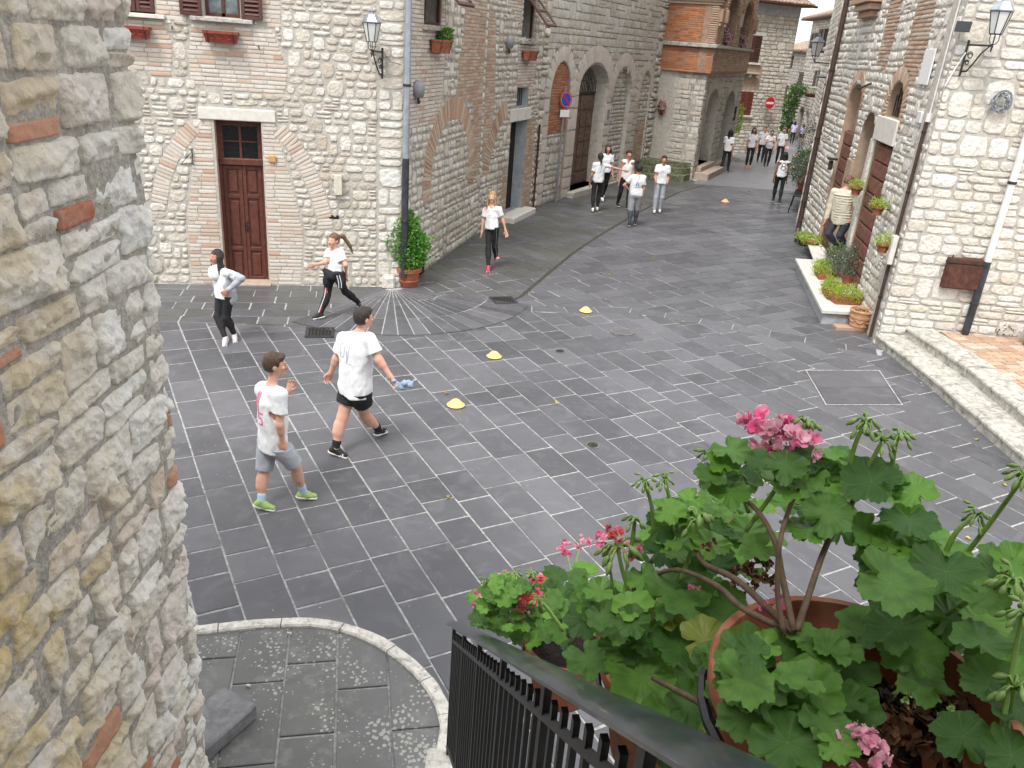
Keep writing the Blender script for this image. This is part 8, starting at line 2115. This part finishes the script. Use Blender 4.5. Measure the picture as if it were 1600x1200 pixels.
# ---- the group by the portal and farther children
def walker(foot, label, H, fwd, o, stride=.18, ph=1, arms=(.1, -.1), bend=(.15, .15), lean=0.0, vv=.016, side=0.0):
    """upright walking or running figure built from proportions"""
    G = gp(*foot); f = unit((*fwd, 0)); l = unit(np.cross(f, (0, 0, 1))); u = V3((0, 0, 1)); J = {}
    hip = u*.53*H; sh = u*.80*H+f*lean*.3*H
    J['head'] = u*.925*H+f*(lean*.36+.01)*H
    for S, s in (('L', -1), ('R', 1)):
        p = ph*s; J['h'+S] = hip+l*s*.055*H; J['s'+S] = sh+l*s*.092*H; st = stride*p
        J['k'+S] = J['h'+S]+f*(st*.55+.03+max(0, -p)*0)*H-u*.245*H*math.cos(min(1, abs(st)*1.6))
        lift = o.get('lift', 0)*(1 if p < 0 else 0)
        J['a'+S] = V3((0, 0, 0))+l*s*.05*H+f*(st if p > 0 else st*1.15)*H+u*(.068+lift)*H
        J['t'+S] = J['a'+S]+f*.15-u*(.0+.10*(lift > .02))
        a = arms[0] if s < 0 else arms[1]; bd = bend[0] if s < 0 else bend[1]
        J['e'+S] = J['s'+S]+(l*s*.12+f*a*.9-u*.98)*.185*H/1.02; d = unit(f*(a+bd*1.6)-u*(1-.8*bd)+l*s*(.08-.2*bd)); J['w'+S] = J['e'+S]+d*.155*H
    for k, q in o.pop('J', {}).items(): J[k] = V3(q)*H
    base = dict(P=G, fwd=(*fwd, 0), H=H, v=vv, group='children in white T-shirts', skin='tan', hair='dark', build=.9, seed=int(foot[0])); base.update(o)
    return person(J, label, base)
BLK = ('long', 'black_leggings', (.012, .012, .014)); TW = ('tee', WHITE, .0, .62)
walker((929, 331), 'dark haired girl seen from behind with printed back reaching out her right arm', 1.58, (-.1, .9), dict(hairstyle='pony', hair='dark', bottom=BLK, top=TW, shoe=('white_shoe', (.7, .7, .68)), facial=False,
    J=dict(eR=(.26, .05, .76), wR=(.42, .0, .74)), **{'print': [(D5, .008, .13, -1, (.0, .03), (.25, .40, .55), 'teal_print'), (BOX, .005, .10, -1, (0, .03), (.45, .55, .65), 'pale_teal_print')]}), .06, 1)
walker((941, 313), 'dark haired girl in white T-shirt facing us behind the one with the printed back', 1.60, (.2, -1), dict(hairstyle='long', hairlen=.22, bottom=BLK, top=TW, shoe=('white_shoe', (.7, .7, .68)), hairdrift=(.05, .02, 0)), .14, 1)
walker((972, 326), 'girl in white vest with hair tied back, partly hidden by the boy in grey trousers', 1.62, (.3, -1), dict(hairstyle='short', hair='dark', bottom=BLK, top=('vest', WHITE, 0, .05), shoe=('black_shoe', (.015, .015, .016))), .10, -1)
r, Jw, I = walker((987, 354), 'boy seen from behind with big green print, grey shorts over dark leggings', 1.56, (.05, 1), dict(hairstyle='short', hair='black', build=1.02, bottom=('long', 'dark_leggings', (.05, .06, .075)), top=('loose', WHITE, .0, .66), shoe=('black_shoe', (.015, .015, .016)), facial=False,
    J=dict(wL=(-.08, .05, .56), eL=(-.21, -.02, .66)), **{'print': [(D7, .012, .15, -1, (.0, .13), (.05, .22, .20), 'green_print'), (D8, .012, .12, -1, (.0, -.02), (.10, .22, .35), 'navy_print'), ([[(-.6, 0), (0, .4), (.5, -.2)], [(-.5, -.4), (.6, .1)]], .014, .14, -1, (0, -.04), (.35, .50, .52), 'pale_teal_print')]}), .07, 1, (-.1, .0), (.5, .1))
s = SDF(.016); s.ell(I['hipc']+V3((0, 0, -.03)), (.155, .125, .10), None, .04)
for S in 'LR': s.cone(Jw['h'+S]-V3((0, 0, .03)), Jw['k'+S], .100, .085, .03)
s.build('shorts', cmat('grey_marl_shorts', (.30, .31, .33)), r, wr=.006, wf=12)
walker((1026, 333), 'boy jogging towards us in white T-shirt and light grey tracksuit trousers', 1.58, (-.1, -1), dict(hairstyle='short', hair='dark', bottom=('long', 'grey_joggers', (.40, .42, .47)), cuff=.05, top=('loose', WHITE, -.02, .55), shoe=('white_shoe', (.72, .72, .72)), build=.98,
    **{'print': [(BOX, .006, .08, 1, (0, .08), (.30, .45, .60), 'teal_print'), ([[(-.5, .1), (.5, .1)], [(-.5, -.2), (.3, -.2)]], .012, .09, 1, (0, .08), (.30, .45, .60), 'teal_print')]}), .05, 1, (-.1, .1), (.75, .75))
walker((1212, 318), 'girl seen from behind in sleeveless white top with large number 8', 1.60, (.15, 1), dict(hairstyle='long', hairlen=.20, hair='black', skin='brown', bottom=BLK, top=('vest', WHITE, -.02, .05), shoe=('black_shoe', (.015, .015, .016)), facial=False,
    **{'print': [(D8, .020, .20, -1, (.0, .04), (.03, .03, .05), 'black_print')]}), .08, -1, (-.05, .05), (.1, .1))
walker((1131, 270), 'girl with very long dark hair and jacket at her waist standing by the arched door', 1.62, (.5, .8), dict(hairstyle='long', hairlen=.42, hair='black', bottom=BLK, top=TW, facial=False, vv=.018), .10, 1)
walker((1168, 263), 'girl in white T-shirt and bright orange trainers leading the far group', 1.66, (-.15, -1), dict(hairstyle='long', hairlen=.2, hair='dark', bottom=BLK, top=TW, shoe=('orange_shoe', (.85, .22, .05))), .05, 1, (0, 0), (.1, .1), vv=.018)
walker((1186, 255), 'girl in white T-shirt at the back of the far group, second from left', 1.62, (-.1, -1), dict(hairstyle='short', hair='auburn', skin='fair', bottom=BLK, top=TW), .06, -1, vv=.018)
walker((1196, 262), 'girl in the middle of the far group with hand at her chest', 1.58, (-.1, -1), dict(hairstyle='pony', hair='dark', bottom=BLK, top=TW, J=dict(eR=(-.14, -.10, .68), wR=(-.02, -.16, .72))), .05, 1, vv=.018)
walker((1215, 258), 'girl in white T-shirt on the right of the far group', 1.66, (-.1, -1), dict(hairstyle='pony', hair='dark', bottom=BLK, top=TW), .05, -1, vv=.018)
walker((1203, 238), 'distant person in white top half hidden behind the far group', 1.60, (.1, -1), dict(hairstyle='short', hair='black', bottom=BLK, top=TW, facial=False), .05, -1, vv=.025)
LIL = cmat('lilac_top', (.50, .46, .74))
walker((1236, 226), 'distant person in lilac and white top walking away, left of two', 1.60, (.2, 1), dict(hairstyle='long', hair='black', bottom=BLK, top=('tee', LIL, 0, .62), facial=False), .06, 1, vv=.025)
walker((1250, 227), 'distant person in lilac top and black shorts walking away, right of two', 1.45, (.2, 1), dict(hairstyle='long', hair='black', bottom=('shorts', 'black_shorts', (.01, .01, .011), .7), top=('tee', LIL, 0, .62), facial=False), .06, -1, vv=.025)
# ---- person in quilted jacket bending into the doorway on the right
fq = Vector((dp(1315, 345, 16.3).x, 16.3, .02)); cream = cmat('cream_quilted_jacket', (.58, .53, .42), .6, bump=.1)
def jp(px, py, d=0): return np.array(dp(px, py, fq.y+d)-Vector((fq.x, fq.y, .02)))
J = dict(head=jp(1326, 284, .0), sL=jp(1303, 299, .12), sR=jp(1333, 303, -.12), eL=jp(1296, 322, .15), wL=jp(1290, 343, .12), eR=jp(1338, 322, -.1), wR=jp(1341, 338, .1), hL=jp(1305, 345, .08), hR=jp(1325, 345, -.08), kL=jp(1294, 365, .05), kR=jp(1312, 368, -.10), aL=jp(1308, 384, .12), aR=jp(1322, 386, .0), tL=jp(1316, 390, .2), tR=jp(1330, 392, .1))
r, Jw, I = person(J, 'person in cream quilted jacket and dark jeans bending into the doorway', dict(P=(fq.x, fq.y, .02), fwd=(1, .3, 0), face=(.8, .5, -.4), H=1.60, v=.012, skin='fair', hair='auburn', hairstyle='short', build=1.12, seed=9, facial=False,
    bottom=('long', 'dark_jeans', (.035, .04, .055)), top=('jacket', cream, .02, 1.0, .9), shoe=('pale_shoe', (.6, .6, .6)), group=None))
for k in range(11):
    t = (k+.5)/11; c = I['shc']*(1-t)+(I['hipc']-V3((0, 0, .03)))*t-I['up']*.0; rx, ry = .172+.012*math.sin(k), .118
    MB().tube([c+I['lat']*rx*math.cos(a)+I['fr']*ry*math.sin(a)+V3((0, 0, -.015)) for a in np.linspace(0, 2*PI, 28)], .021, 6).build('quilted_band', cream, r, smooth=True)
